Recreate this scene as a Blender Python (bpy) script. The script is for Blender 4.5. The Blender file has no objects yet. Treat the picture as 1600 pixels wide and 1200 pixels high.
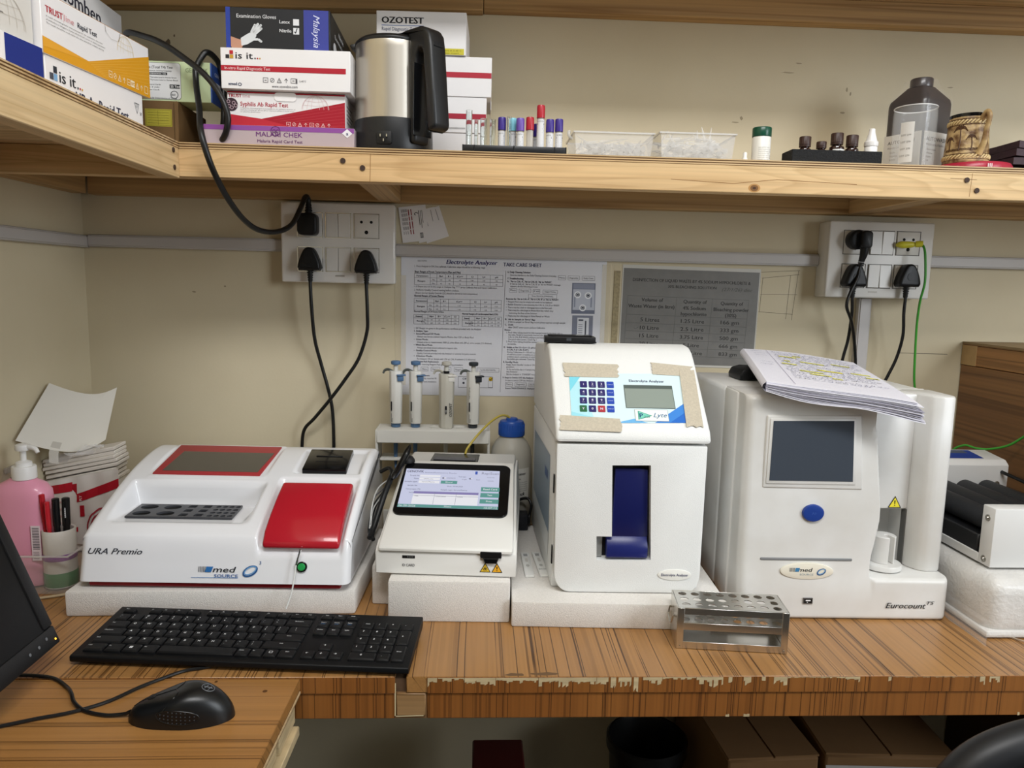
import bpy, bmesh, math, random
from mathutils import Vector, Matrix

random.seed(11)
S = bpy.context.scene
C = S.collection
PI = math.pi
T = 0.75            # worktop height
SH = 1.4515         # wall shelf top
WY = 1.488          # back wall
WX = -0.767         # left wall

# ------------------------------------------------------------------ camera
def camera(loc, pitch, yaw, roll, fpx):
    cp, sp, cy, sy = math.cos(pitch), math.sin(pitch), math.cos(yaw), math.sin(yaw)
    w = Vector((sy*cp, cy*cp, -sp)); r = Vector((cy, -sy, 0)); u = r.cross(w)
    c, s = math.cos(roll), math.sin(roll)
    r, u = c*r + s*u, -s*r + c*u
    cam = bpy.data.cameras.new('camera'); o = bpy.data.objects.new('camera', cam); C.objects.link(o)
    m = Matrix((r, u, -w)).transposed().to_4x4(); m.translation = loc
    o.matrix_world = m
    cam.sensor_width = 36; cam.lens = 36*fpx/1600; cam.clip_start = .02; cam.clip_end = 60
    S.camera = o
camera(Vector((0, 0, 1.2475)), .134, .0477, .0224, 1150)

# ------------------------------------------------------------------ light and exposure
def area(name, loc, target, sx, sy, power, col):
    l = bpy.data.lights.new(name, 'AREA'); l.shape = 'RECTANGLE'; l.size = sx; l.size_y = sy
    l.energy = power; l.color = col
    o = bpy.data.objects.new(name, l); C.objects.link(o); o.location = loc
    o.rotation_euler = (Vector(target)-Vector(loc)).to_track_quat('-Z', 'Y').to_euler()
    return o
W = bpy.data.worlds.new('world'); S.world = W; W.use_nodes = True
W.node_tree.nodes['Background'].inputs[0].default_value = (.86, .93, 1, 1)
W.node_tree.nodes['Background'].inputs[1].default_value = .3
area('ceiling_lamp_light', (.25, -.25, 2.66), (.30, .9, .9), 1.3, .35, 26, (1, 1, 1))
area('window_light', (2.22, -.35, 1.75), (.2, 1.1, 1.1), 1.3, 1.3, 46, (.88, .94, 1))
S.view_settings.view_transform = 'Standard'; S.view_settings.look = 'None'
S.view_settings.gamma = 1; S.view_settings.use_curve_mapping = False
S.view_settings.exposure = 0.2

# ------------------------------------------------------------------ materials
def lin(h):
    h = h.lstrip('#'); v = [int(h[i:i+2], 16)/255 for i in (0, 2, 4)]
    return tuple(x/12.92 if x <= .04045 else ((x+.055)/1.055)**2.4 for x in v) + (1,)
_M = {}
def mat(name, col='#888888', rough=.5, metal=0, var=0, vscale=8, bump=0, bscale=60, spec=.5, alpha=1, trans=0, ior=1.45, emit=0, coat=0, stretch=(1, 1, 1), var2=None):
    """plain principled material with optional tone variation and fine relief from noise"""
    if name in _M: return _M[name]
    m = bpy.data.materials.new(name); m.use_nodes = True; nt = m.node_tree; b = nt.nodes['Principled BSDF']
    I = b.inputs; c = lin(col)
    I['Base Color'].default_value = c; I['Roughness'].default_value = rough; I['Metallic'].default_value = metal
    I['Specular IOR Level'].default_value = spec; I['Alpha'].default_value = alpha
    I['Transmission Weight'].default_value = trans; I['IOR'].default_value = ior; I['Coat Weight'].default_value = coat
    if emit: I['Emission Color'].default_value = c; I['Emission Strength'].default_value = emit
    m.diffuse_color = c
    if var or bump:
        tc = nt.nodes.new('ShaderNodeTexCoord'); mp = nt.nodes.new('ShaderNodeMapping'); mp.inputs['Scale'].default_value = stretch
        nt.links.new(tc.outputs['Object'], mp.inputs['Vector'])
    if var:
        n = nt.nodes.new('ShaderNodeTexNoise'); n.inputs['Scale'].default_value = vscale; n.inputs['Detail'].default_value = 5
        nt.links.new(mp.outputs[0], n.inputs['Vector'])
        r = nt.nodes.new('ShaderNodeValToRGB'); e = r.color_ramp.elements
        c2 = lin(var2) if var2 else tuple(x*(1-var) for x in c[:3]) + (1,)
        e[0].position = .35; e[1].position = .65; e[0].color = c2; e[1].color = c
        nt.links.new(n.outputs['Fac'], r.inputs[0]); nt.links.new(r.outputs[0], I['Base Color'])
    if bump:
        n = nt.nodes.new('ShaderNodeTexNoise'); n.inputs['Scale'].default_value = bscale; n.inputs['Detail'].default_value = 3
        nt.links.new(mp.outputs[0], n.inputs['Vector'])
        bp = nt.nodes.new('ShaderNodeBump'); bp.inputs['Strength'].default_value = bump; bp.inputs['Distance'].default_value = .002
        nt.links.new(n.outputs['Fac'], bp.inputs['Height']); nt.links.new(bp.outputs[0], I['Normal'])
    _M[name] = m; return m
def wood(name, light, mid, dark, along, dens=60, rough=.45, line=.012, broad=3, off=0, linemix=.8, fine=.35, coat=0, thin=0, rings=0):
    """striped grain running along one axis (0 x, 1 y, 2 z) of the object"""
    if name in _M: return _M[name]
    m = bpy.data.materials.new(name); m.use_nodes = True; nt = m.node_tree; b = nt.nodes['Principled BSDF']; L = nt.links.new
    b.inputs['Roughness'].default_value = rough; b.inputs['Coat Weight'].default_value = coat; b.inputs['Coat Roughness'].default_value = .3
    tc = nt.nodes.new('ShaderNodeTexCoord')
    def noise(sc_across, sc_along, detail, dist=0, o=0):
        mp = nt.nodes.new('ShaderNodeMapping'); s = [sc_across]*3; s[along] = sc_along
        mp.inputs['Scale'].default_value = s; mp.inputs['Location'].default_value = (o+off, o*.7+off, o*.3)
        L(tc.outputs['Object'], mp.inputs[0])
        n = nt.nodes.new('ShaderNodeTexNoise'); n.inputs['Scale'].default_value = 1; n.inputs['Detail'].default_value = detail; n.inputs['Distortion'].default_value = dist
        L(mp.outputs[0], n.inputs['Vector']); return n.outputs['Fac']
    def ramp(src, *st):
        r = nt.nodes.new('ShaderNodeValToRGB'); e = r.color_ramp.elements
        while len(e) < len(st): e.new(.5)
        for k, (p, c) in enumerate(st): e[k].position = p; e[k].color = c
        L(src, r.inputs[0]); return r.outputs[0]
    def mix(f, a, c, mode='MIX'):
        x = nt.nodes.new('ShaderNodeMix'); x.data_type = 'RGBA'; x.blend_type = mode
        if isinstance(f, float): x.inputs[0].default_value = f
        else: L(f, x.inputs[0])
        L(a, x.inputs[6])
        if isinstance(c, tuple): x.inputs[7].default_value = c
        else: L(c, x.inputs[7])
        return x.outputs[2]
    base = ramp(noise(broad*4, broad*.25, 3, .4), (.36, lin(mid)), (.62, lin(light)))
    fn = ramp(noise(dens*5, dens*.06, 2, 0, 3), (.3, (1-fine,)*3+(1,)), (.6, (1, 1, 1, 1)))
    col = mix(1.0, base, fn, 'MULTIPLY')
    k = (0, 0, 0, 1); w = (linemix,)*3+(1,)
    if rings:                               # growth ring contours of flat sawn softwood
        q = nt.nodes.new('ShaderNodeMath'); q.operation = 'MULTIPLY'; q.inputs[1].default_value = rings
        L(noise(dens*.55, dens*.055, 1, .5, 13), q.inputs[0])
        q2 = nt.nodes.new('ShaderNodeMath'); q2.operation = 'FRACT'; L(q.outputs[0], q2.inputs[0])
        col = mix(ramp(q2.outputs[0], (.0, (0, 0, 0, 1)), (.55, (linemix*.25,)*3+(1,)), (.88, (linemix*.8,)*3+(1,)), (1., (0, 0, 0, 1))), col, lin(dark))
    if not thin:
        ln = ramp(noise(dens, dens*.012, 2, 0, 7), (.5-line*2, k), (.5-line*.4, w), (.5+line*.4, w), (.5+line*2, k))
        col = mix(ln, col, lin(dark))
    else:                                   # straight pinstripes of uneven width and spacing
        sx = nt.nodes.new('ShaderNodeSeparateXYZ'); L(tc.outputs['Object'], sx.inputs[0])
        def mth(op, a, c=None):
            q = nt.nodes.new('ShaderNodeMath'); q.operation = op
            for i, v in enumerate((a, c)):
                if v is None: continue
                if isinstance(v, (int, float)): q.inputs[i].default_value = v
                else: L(v, q.inputs[i])
            return q.outputs[0]
        o1, o2 = [i for i in range(3) if i != along]
        ac = mth('ADD', sx.outputs[o1], mth('MULTIPLY', sx.outputs[o2], .73))
        ac = mth('ADD', ac, mth('MULTIPLY', noise(3, 1.6, 2, 0, 5), .012))
        for cells, cut_, amt in ((820, .90, 1.0), (330, .91, .62), (120, .84, .25)):
            wn = nt.nodes.new('ShaderNodeTexWhiteNoise'); wn.noise_dimensions = '1D'
            L(mth('FLOOR', mth('MULTIPLY', ac, cells)), wn.inputs['W'])
            f = mth('MULTIPLY', mth('GREATER_THAN', wn.outputs['Value'], cut_), linemix*amt)
            f = mth('MULTIPLY', f, ramp(noise(30, 3.5, 2, 0, 11+cells), (.34, (.35,)*3+(1,)), (.46, (1, 1, 1, 1))))
            col = mix(f, col, lin(dark))
    L(col, b.inputs['Base Color'])
    bp = nt.nodes.new('ShaderNodeBump'); bp.inputs['Strength'].default_value = .12; bp.inputs['Distance'].default_value = .001
    L(noise(dens*4, dens*.1, 2, 0, 1), bp.inputs['Height']); L(bp.outputs[0], b.inputs['Normal'])
    _M[name] = m; return m
def ink(h, rough=.55):
    return mat('print_'+h.lstrip('#')+('' if rough == .55 else '_gloss'), h, rough, spec=.3)

# ------------------------------------------------------------------ mesh building
_F = bpy.data.curves.new('lettering_source', 'FONT'); _F.resolution_u = 2
_FO = bpy.data.objects.new('lettering_source', _F)
_TC = {}
def glyphs(s, bold=0, shear=0):
    k = (s, bold, shear)
    if k not in _TC:
        _F.body = s; _F.shear = shear
        me = bpy.data.meshes.new_from_object(_FO)
        vs = [v.co.to_2d() for v in me.vertices]; fs = [tuple(p.vertices) for p in me.polygons]
        bpy.data.meshes.remove(me)
        if not vs: vs = [Vector((0, 0))]
        x0 = min(v.x for v in vs); x1 = max(v.x for v in vs); y0 = min(v.y for v in vs); y1 = max(v.y for v in vs)
        _TC[k] = (vs, fs, x0, x1, y0, y1)
    return _TC[k]
def catmull(p, n=6, closed=False):
    p = [Vector(q) for q in p]; N = len(p); out = []
    for i in range(N if closed else N-1):
        a = p[(i-1) % N] if closed or i > 0 else p[0]*2-p[1]
        b = p[i]; c = p[(i+1) % N]
        d = p[(i+2) % N] if closed or i < N-2 else p[-1]*2-p[-2]
        for k in range(n):
            t = k/n
            out.append(.5*((2*b) + (c-a)*t + (2*a-5*b+4*c-d)*t*t + (3*b-a-3*c+d)*t**3))
    if not closed: out.append(p[-1])
    return out
def rrect(w, h, r, n=4, cx=0, cy=0):
    pts = []
    for (sx, sy, a0) in ((1, 1, 0), (-1, 1, 90), (-1, -1, 180), (1, -1, 270)):
        for k in range(n+1):
            a = math.radians(a0+90*k/n); pts.append((cx+sx*(w/2-r)+r*math.cos(a), cy+sy*(h/2-r)+r*math.sin(a)))
    return pts
def ell(w, h, n=24, cx=0, cy=0, a0=0, a1=360):
    return [(cx+w/2*math.cos(math.radians(a0+(a1-a0)*k/n)), cy+h/2*math.sin(math.radians(a0+(a1-a0)*k/n))) for k in range(n if a1-a0 == 360 else n+1)]
class G:
    """collects shapes into one mesh; M is the current local transform, m the current material slot"""
    def __init__(s, M=None): s.v = []; s.f = []; s.fm = []; s.M = M or Matrix(); s.mats = []; s.m = 0
    def use(s, mt):
        if mt not in s.mats: s.mats.append(mt)
        s.m = s.mats.index(mt); return s
    def add(s, vs, fs):
        n = len(s.v); s.v += [s.M @ Vector(v) for v in vs]
        s.f += [tuple(n+i for i in f) for f in fs]; s.fm += [s.m]*len(fs); return s
    def bm(s, b):
        b.verts.ensure_lookup_table()
        s.add([v.co for v in b.verts], [[v.index for v in f.verts] for f in b.faces]); b.free(); return s
    def box(s, x0, x1, y0, y1, z0, z1, bev=0, seg=2):
        b = bmesh.new()
        bmesh.ops.create_cube(b, size=1)
        for v in b.verts: v.co = Vector((x0+(v.co.x+.5)*(x1-x0), y0+(v.co.y+.5)*(y1-y0), z0+(v.co.z+.5)*(z1-z0)))
        if bev: bmesh.ops.bevel(b, geom=b.edges[:], offset=bev, segments=seg, profile=.5, affect='EDGES')
        b.verts.index_update(); return s.bm(b)
    def prism(s, pts, lo, hi, axis='z', bev=0, seg=2, inner=None):
        """outline in the two other axes (x,y / x,z / y,z), extruded along axis"""
        def P(a, c, t): return Vector((a, c, t)) if axis == 'z' else Vector((a, t, c)) if axis == 'y' else Vector((t, a, c))
        b = bmesh.new()
        lo_v = [b.verts.new(P(*p, lo)) for p in pts]; hi_v = [b.verts.new(P(*p, hi)) for p in pts]
        n = len(pts); b.faces.new(lo_v); ft = b.faces.new(hi_v)
        for i in range(n): b.faces.new((lo_v[i], lo_v[(i+1) % n], hi_v[(i+1) % n], hi_v[i]))
        bmesh.ops.recalc_face_normals(b, faces=b.faces[:])
        if bev:
            es = [e for e in b.edges if len(e.link_faces) == 2 and e.calc_face_angle(0) > .5]
            bmesh.ops.bevel(b, geom=es, offset=bev, segments=seg, profile=.5, affect='EDGES')
        b.verts.index_update(); return s.bm(b)
    def grid(s, nu, nv, fn, wrap=False):
        vs = [fn(i/nu, j/nv) for j in range(nv+1) for i in range(nu if wrap else nu+1)]
        w = nu if wrap else nu+1; fs = []
        for j in range(nv):
            for i in range(nu):
                fs.append((j*w+i, j*w+(i+1) % w, (j+1)*w+(i+1) % w, (j+1)*w+i))
        return s.add(vs, fs)
    def lathe(s, prof, seg=24, c=(0, 0, 0), sx=1, sy=1):
        """profile of (radius, z) from bottom to top around z, closed where the radius is 0"""
        vs = []; fs = []; n = len(prof)
        for (r, z) in prof:
            for k in range(seg):
                a = 2*PI*k/seg; vs.append((c[0]+sx*r*math.cos(a), c[1]+sy*r*math.sin(a), c[2]+z))
        for j in range(n-1):
            for k in range(seg):
                q = (j*seg+k, j*seg+(k+1) % seg, (j+1)*seg+(k+1) % seg, (j+1)*seg+k)
                fs.append(q)
        if prof[0][0] > 1e-6: fs.append(tuple(range(seg))[::-1])
        if prof[-1][0] > 1e-6: fs.append(tuple((n-1)*seg+k for k in range(seg)))
        return s.add(vs, fs)
    def open_lathe(s, prof, seg=24, c=(0, 0, 0), sx=1, sy=1):
        vs = [(c[0]+sx*r*math.cos(2*PI*k/seg), c[1]+sy*r*math.sin(2*PI*k/seg), c[2]+z) for (r, z) in prof for k in range(seg)]
        return s.add(vs, [(j*seg+k, j*seg+(k+1) % seg, (j+1)*seg+(k+1) % seg, (j+1)*seg+k) for j in range(len(prof)-1) for k in range(seg)])
    def tube(s, pts, r, seg=8, n=6, smooth=True, flat=1, closed=False):
        p = catmull(pts, n, closed) if smooth else [Vector(q) for q in pts]
        N = len(p); rr = r if callable(r) else (lambda t: r)
        up = None; vs = []
        for i in range(N):
            d = (p[(i+1) % N]-p[i-1] if closed else p[min(i+1, N-1)]-p[max(i-1, 0)]).normalized()
            if up is None: up = d.orthogonal().normalized()
            up = (up-d*up.dot(d)).normalized(); sd = d.cross(up)
            for k in range(seg):
                a = 2*PI*k/seg; vs.append(p[i]+(up*math.cos(a)*flat+sd*math.sin(a))*rr(i/(N-1)))
        fs = [(i*seg+k, i*seg+(k+1) % seg, ((i+1) % N)*seg+(k+1) % seg, ((i+1) % N)*seg+k) for i in range(N if closed else N-1) for k in range(seg)]
        if not closed: fs += [tuple(range(seg))[::-1], tuple((N-1)*seg+k for k in range(seg))]
        return s.add(vs, fs)
    def cyl(s, a, b, r0, r1=None, seg=16):
        r1 = r0 if r1 is None else r1
        return s.tube([a, b], lambda t: r0+(r1-r0)*t, seg, smooth=False)
    # flat print: local x, y on the plane, layer lifts it off by .15 mm a step
    def poly(s, pts, h=None, ly=1):
        if h is not None: s.use(h if not isinstance(h, str) else ink(h))
        return s.add([(x, y, ly*.00015) for x, y in pts], [tuple(range(len(pts)))])
    def rect(s, x0, x1, y0, y1, h=None, ly=1): return s.poly([(x0, y0), (x1, y0), (x1, y1), (x0, y1)], h, ly)
    def line(s, pts, w, h=None, ly=1):
        for (a, b), (c, d) in zip(pts, pts[1:]):
            L = math.hypot(c-a, d-b) or 1; nx, ny = -(d-b)/L*w/2, (c-a)/L*w/2
            s.poly([(a-nx, b-ny), (c-nx, d-ny), (c+nx, d+ny), (a+nx, b+ny)], h, ly)
        return s
    def frame(s, x0, x1, y0, y1, w, h=None, ly=1): return s.line([(x0, y0), (x1, y0), (x1, y1), (x0, y1), (x0, y0)], w, h, ly)
    def ring(s, w, h_, t, col=None, ly=1, cx=0, cy=0, n=28, a0=0, a1=360):
        if col is not None: s.use(ink(col) if isinstance(col, str) else col)
        o = ell(w, h_, n, cx, cy, a0, a1); i = ell(w-2*t, h_-2*t, n, cx, cy, a0, a1); k = len(o); z = ly*.00015
        q = k if a1-a0 == 360 else k-1
        return s.add([(x, y, z) for x, y in o+i], [(a, (a+1) % k, k+(a+1) % k, k+a) for a in range(q)])
    def text(s, t, x, y, hgt, col=None, w=None, al='l', bold=0, shear=0, ly=2, rot=0):
        """x, y = left end of the baseline (or its centre / right end); hgt = height of a capital"""
        if col is not None: s.use(ink(col) if isinstance(col, str) else col)
        vs, fs, x0, x1, y0, y1 = glyphs(t, 0, shear)
        k = hgt/.72; kx = w/(x1-x0) if w else k
        wd = (x1-x0)*kx; ox = {'l': 0, 'c': -wd/2, 'r': -wd}[al]; c, sn = math.cos(rot), math.sin(rot)
        out = []
        for v in vs:
            a = (v.x-x0)*kx+ox; b = v.y*k; out.append((x+a*c-b*sn, y+a*sn+b*c, ly*.00015))
        if bold:                            # heavier strokes: the letters once more, shifted by a hair
            d = bold*k*1.1
            s.add([(a-d*c, b-d*sn, z-.00006) for a, b, z in out], fs); return s.add([(a+d*c, b+d*sn, z) for a, b, z in out], fs)
        return s.add(out, fs)
    def obj(s, name, mt=None, parent=None, flat=False, ang=38, loc=None):
        me = bpy.data.meshes.new(name); me.from_pydata(s.v, [], s.f)
        ms = s.mats or [mt]
        for q in ms: me.materials.append(q)
        if len(ms) > 1: me.polygons.foreach_set('material_index', s.fm)
        if not flat:
            me.polygons.foreach_set('use_smooth', [True]*len(me.polygons)); me.set_sharp_from_angle(angle=math.radians(ang))
        me.update()
        o = bpy.data.objects.new(name, me); C.objects.link(o); o.parent = parent
        if loc: o.location = loc
        return o
def wrap(g, r, cx, cy, a0=0):
    """bends flat print (x, z on a front plane at y = 0) round an upright cylinder"""
    for v in g.v:
        t = v.x/r+a0; q = r-v.y; v.x = cx+q*math.sin(t); v.y = cy-q*math.cos(t)
    return g
def fr(o, u, v):
    """frame of a flat print: origin, x direction, y direction"""
    u = Vector(u).normalized(); v = Vector(v); v = (v-u*v.dot(u)).normalized(); n = u.cross(v)
    m = Matrix((u, v, n)).transposed().to_4x4(); m.translation = Vector(o); return m
FRONT = lambda x, y, z: fr((x, y, z), (1, 0, 0), (0, 0, 1))
RIGHT = lambda x, y, z: fr((x, y, z), (0, 1, 0), (0, 0, 1))
TOP = lambda x, y, z: fr((x, y, z), (1, 0, 0), (0, 1, 0))
def tag(o, label, cat, group=None):
    o['label'] = label; o['category'] = cat
    if group: o['group'] = group
    return o
def thing(name, label, cat, loc=(0, 0, 0), rz=0, group=None, rot=None):
    o = bpy.data.objects.new(name, None); C.objects.link(o); o.empty_display_size = .02
    o.location = loc; o.rotation_euler = rot or (0, 0, rz)
    return tag(o, label, cat, group)
def struct(o): o['kind'] = 'structure'; return o
def stuff(o): o['kind'] = 'stuff'; return o
def copy_thing(o, label=None, loc=None, rz=None):
    c = o.copy(); C.objects.link(c)
    def kids(a, b):
        for ch in list(a.children):
            d = ch.copy(); C.objects.link(d); d.parent = b; kids(ch, d)
    kids(o, c)
    if label: c['label'] = label
    if loc is not None: c.location = loc
    if rz is not None: c.rotation_euler = (0, 0, rz)
    return c
# ------------------------------------------------------------------ shared materials
PAINT = mat('cream_wall_paint', '#d3c8ac', .55, var=.1, vscale=2.2, bump=.06, bscale=220, spec=.35, var2='#c8bc9f')
PINE = wood('pine_board', '#e3c492', '#d9b481', '#a8804c', 0, dens=34, rough=.6, line=.008, broad=2.2, linemix=.42, fine=.14, rings=11)
PINEY = wood('pine_board_lengthwise', '#e0c69a', '#d6b584', '#b08c5a', 1, dens=34, rough=.6, line=.009, broad=2.2, linemix=.38, fine=.18, rings=8)
PINED = wood('pine_batten', '#c9a674', '#b48f5d', '#7c562e', 0, dens=30, rough=.65, line=.012, broad=2, linemix=.5, fine=.25)
PINEDY = wood('pine_batten_lengthwise', '#c9a674', '#b48f5d', '#7c562e', 1, dens=30, rough=.65, line=.012, broad=2, linemix=.5, fine=.25)
PLY = wood('plywood', '#d9bd92', '#c9a878', '#9a7648', 0, dens=20, rough=.65, linemix=.3)
PLYD = mat('plywood_dark_ply', '#7a5a38', .7)
LAMY = wood('teak_laminate_deep', '#a87b48', '#9d703e', '#42260e', 1, dens=44, rough=.36, broad=3, linemix=.88, fine=.14, coat=.12, thin=1)
LAMX = wood('teak_laminate_wide', '#a67640', '#996b38', '#482a0e', 0, dens=36, rough=.4, broad=3, linemix=.6, fine=.16, coat=.1, thin=1)
LAMZ = wood('teak_laminate_upright', '#935d2a', '#875222', '#43240c', 2, dens=44, rough=.45, broad=3, linemix=.75, fine=.16, thin=1)
BARE = mat('bare_wood', '#c9b48c', .75, var=.25, vscale=30, stretch=(1, 1, 6))
TRUNK = mat('grey_trunking_plastic', '#b9b5b2', .4)
WHITE = mat('white_plastic', '#e6e6e4', .35)
GLOSS = mat('glossy_white_plastic', '#ecedf0', .16, coat=.4)
BLACK = mat('black_plastic', '#131416', .42, spec=.35)
BLACKG = mat('glossy_black_plastic', '#0d0e10', .15)
CABLE = mat('black_cable', '#121314', .38)
FOAM = mat('white_foam', '#e8e4de', .8, bump=.55, bscale=900, var=.09, vscale=420)
STEEL = mat('brushed_steel', '#b9b5ac', .28, metal=1, var=.2, vscale=30, stretch=(1, 1, .05))
CHROME = mat('bright_steel', '#c8c8c6', .14, metal=1)
CLEAR = mat('clear_plastic', '#f4f6f8', .05, trans=1, ior=1.3)
GLASS = mat('clear_glass', '#f2f6f6', .02, trans=1, ior=1.45)
CARD = mat('white_carton', '#e8e6e6', .5, var=.04, vscale=6)
PAPER = mat('white_paper', '#e9e8ea', .6)

# ------------------------------------------------------------------ room
Z0, ZC, YB = 0, 2.75, -1.7
struct(G().box(WX-.1, 2.3, YB, WY+.1, -.1, 0).obj('floor', mat('grey_floor', '#2b2926', .5, var=.15, vscale=3), flat=True))
wall = struct(G().box(WX-.1, 2.3, WY, WY+.1, 0, ZC).obj('wall_back', PAINT, flat=True))
struct(G().box(WX-.1, WX, YB, WY, 0, ZC).obj('wall_left', PAINT, flat=True))
struct(G().box(2.3, 2.4, YB, WY+.1, 0, ZC).obj('wall_right', mat('white_wall_paint', '#dcdcda', .6), flat=True))
struct(G().box(WX-.1, 2.4, YB-.1, YB, 0, ZC).obj('wall_front', mat('grey_wall_paint', '#8c8a86', .6), flat=True))
struct(G().box(WX-.1, 2.3, YB, WY+.1, ZC, ZC+.1).obj('ceiling', mat('white_ceiling', '#e8e6e0', .7), flat=True))
# scuffs, holes and the pencilled grid on the back wall
g = G(FRONT(0, WY, 0))
def wpath(pts, w, h, k=1): g.line(pts, w, h, k)
PEN = '#6f6757'
for a in ([(.573, 1.284), (.653, 1.289)], [(.575, 1.272), (.652, 1.281)], [(.577, 1.272), (.574, 1.204)], [(.650, 1.289), (.642, 1.188)], [(.634, 1.279), (.630, 1.19)], [(.574, 1.239), (.65, 1.240)], [(.572, 1.204), (.644, 1.200)]):
    wpath(a, .0008, PEN)
wpath([(.873, 1.125), (.979, 1.124)], .0012, '#6b6458')
g.obj('pencil_grid', parent=wall, flat=True)
g = G(FRONT(0, WY, 0)); rnd = random.Random(5)
for (x, z, w, h, c) in [(-.592, 1.684, .010, .016, '#6a5d4c'), (-.588, 1.677, .006, .012, '#4f4436'), (-.58, 1.698, .004, .006, '#6a5a48'), (.50, 1.575, .02, .003, '#a2967d'), (.512, 1.583, .007, .008, '#9b8e75'), (.60, 1.672, .03, .003, '#a1947b'),
                     (.62, 1.69, .016, .003, '#a1947b'), (.72, 1.644, .004, .012, '#a1947b'), (.728, 1.636, .004, .008, '#978a72'), (.715, 1.60, .012, .004, '#a1947b'), (.93, 1.655, .014, .003, '#a1947b'), (-.50, 1.232, .006, .004, '#978a72'), (-.56, 1.22, .010, .003, '#978a72'), (-.19, 1.155, .010, .0025, '#978a72')]:
    n = 9; g.poly([(x+w/2*math.cos(2*PI*k/n)*rnd.uniform(.6, 1.1), z+h/2*math.sin(2*PI*k/n)*rnd.uniform(.6, 1.1)) for k in range(n)], c)
stuff(g.obj('wall_scuff', parent=wall, flat=True))
# cable trunking
def trunking(n, x0, x1, y0, y1, z0, z1):
    o = struct(G().box(x0, x1, y0, y1, z0, z1, .0015, 1).obj('trim_%d' % n, TRUNK))
    v = x1-x0 < z1-z0 and y1-y0 < .02
    g = G()
    if y1-y0 > .02: g.box(x1, x1+.0018, y0, y1, z0+.003, z1-.003, .0008, 1)
    elif v: g.box(x0+.003, x1-.003, y0-.0018, y0, z0, z1, .0008, 1)
    else: g.box(x0, x1, y0-.0018, y0, z0+.003, z1-.003, .0008, 1)
    g.obj('trunking_lid', TRUNK, o)
trunking(1, WX, WX+.012, -.6, WY, 1.300, 1.324)
trunking(2, WX+.014, -.381, WY-.012, WY, 1.302, 1.326)
trunking(3, -.164, .6845, WY-.012, WY, 1.298, 1.322)
trunking(4, .8965, 2.2, WY-.012, WY, 1.301, 1.325)
trunking(5, .775, .802, WY-.012, WY, .752, 1.236)

# ------------------------------------------------------------------ lower wall shelf, its left wing and the shelf above
def nails(pts, root, M, y=True):
    for (a, z) in pts:
        g = G(M); g.cyl((a, 1.1797, z), (a, 1.1785, z), .0042, .0042, 10) if y else g.cyl((-.4592, a, z), (-.4580, a, z), .004, .004, 10)
        g.obj('nail_head', mat('rusty_nail', '#3d2a20', .7), root)
def plies(g, x0, x1, y0, y1, z0, z1):
    h = (z1-z0)/5
    for k in range(5):
        e = .0012 if k % 2 else 0
        g.use(PLYD if k in (1, 3) else PLY).box(x0+e, x1-e, y0+e, y1-e, z0+k*h, z0+(k+1)*h)
XR = 1.75
L = Vector((.5, 1.33, 1.40)); M = Matrix.Translation(-L)
r = thing('wall_shelf', 'long pine wall shelf with plywood top carrying the kettle, test tubes and bottles', 'shelf', L)
g = G(M); plies(g, WX, XR, 1.18, WY, 1.4425, SH); g.obj('plywood_board', parent=r, flat=True)
G(M).box(WX+.002, XR, 1.1805, 1.206, 1.400, 1.4424, .0012, 1).obj('front_rail', PINE, r)
G(M).box(WX+.027, XR, 1.458, WY, 1.400, 1.4424, .0015, 1).obj('wall_cleat', PINED, r)
G(M).box(-.195, -.152, 1.2065, 1.4575, 1.401, 1.4424, .0015, 1).obj('cross_batten', PINEDY, r)
G(M).box(.728, .772, 1.2065, 1.4575, 1.401, 1.4424, .0015, 1).obj('cross_batten', PINEDY, r)
G(M).box(XR-.04, XR, 1.2065, 1.4575, 1.401, 1.4424, .0015, 1).obj('cross_batten', PINEDY, r)
nails([(.779, 1.430), (.797, 1.414), (-.212, 1.431), (-.182, 1.421)], r, M)
for (x, z, s) in [(.434, 1.408, .013)]:
    g = G(M @ FRONT(x, 1.1805, z)); g.poly(ell(s*1.5, s), '#b98a52', 1).poly(ell(s, s*.75), '#7d5832', 2).poly(ell(s*.45, s*.3), '#4a3120', 3); g.obj('knot', parent=r, flat=True)
g = G(M @ FRONT(0, 1.1805, 0))
for a in ([(.30, 1.418), (.40, 1.414), (.47, 1.422), (.60, 1.418)], [(-.17, 1.4424), (-.171, 1.40)], [(.788, 1.441), (.786, 1.404)], [(.752, 1.432), (.796, 1.431)]): g.line(a, .0008, '#8a6236')
g.obj('split_line', parent=r, flat=True)
L = Vector((-.61, .6, 1.40)); M = Matrix.Translation(-L)
r = thing('wall_shelf', 'left wing of the pine wall shelf, holding the leaning stack of test kit cartons', 'shelf', L)
g = G(M); plies(g, WX, -.459, .1, 1.1795, 1.4425, SH); g.obj('plywood_board', parent=r, flat=True)
G(M).box(-.485, -.4594, .1, 1.1795, 1.397, 1.4424, .0012, 1).obj('front_rail', PINEY, r)
G(M).box(WX, WX+.026, .1, 1.456, 1.400, 1.4424, .0012, 1).obj('wall_cleat', PINEDY, r)
G(M).box(WX+.027, -.4855, .70, .735, 1.401, 1.4424, .0012, 1).obj('cross_batten', PINED, r)
nails([(1.158, 1.436), (1.160, 1.411)], r, M, False)
L = Vector((.5, 1.33, 1.757)); M = Matrix.Translation(-L)
r = thing('wall_shelf', 'upper pine wall shelf overhead, only its wall cleat showing', 'shelf', L)
G(M).prism([(WX+.002, 1.7365), (.0, 1.7550), (.0, 1.7950), (WX+.002, 1.7950)], 1.458, WY, 'y', .0015, 1).obj('wall_cleat', PINED, r)
G(M).box(.001, XR, 1.458, WY, 1.757, 1.80, .0015, 1).obj('wall_cleat', PINED, r)
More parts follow.
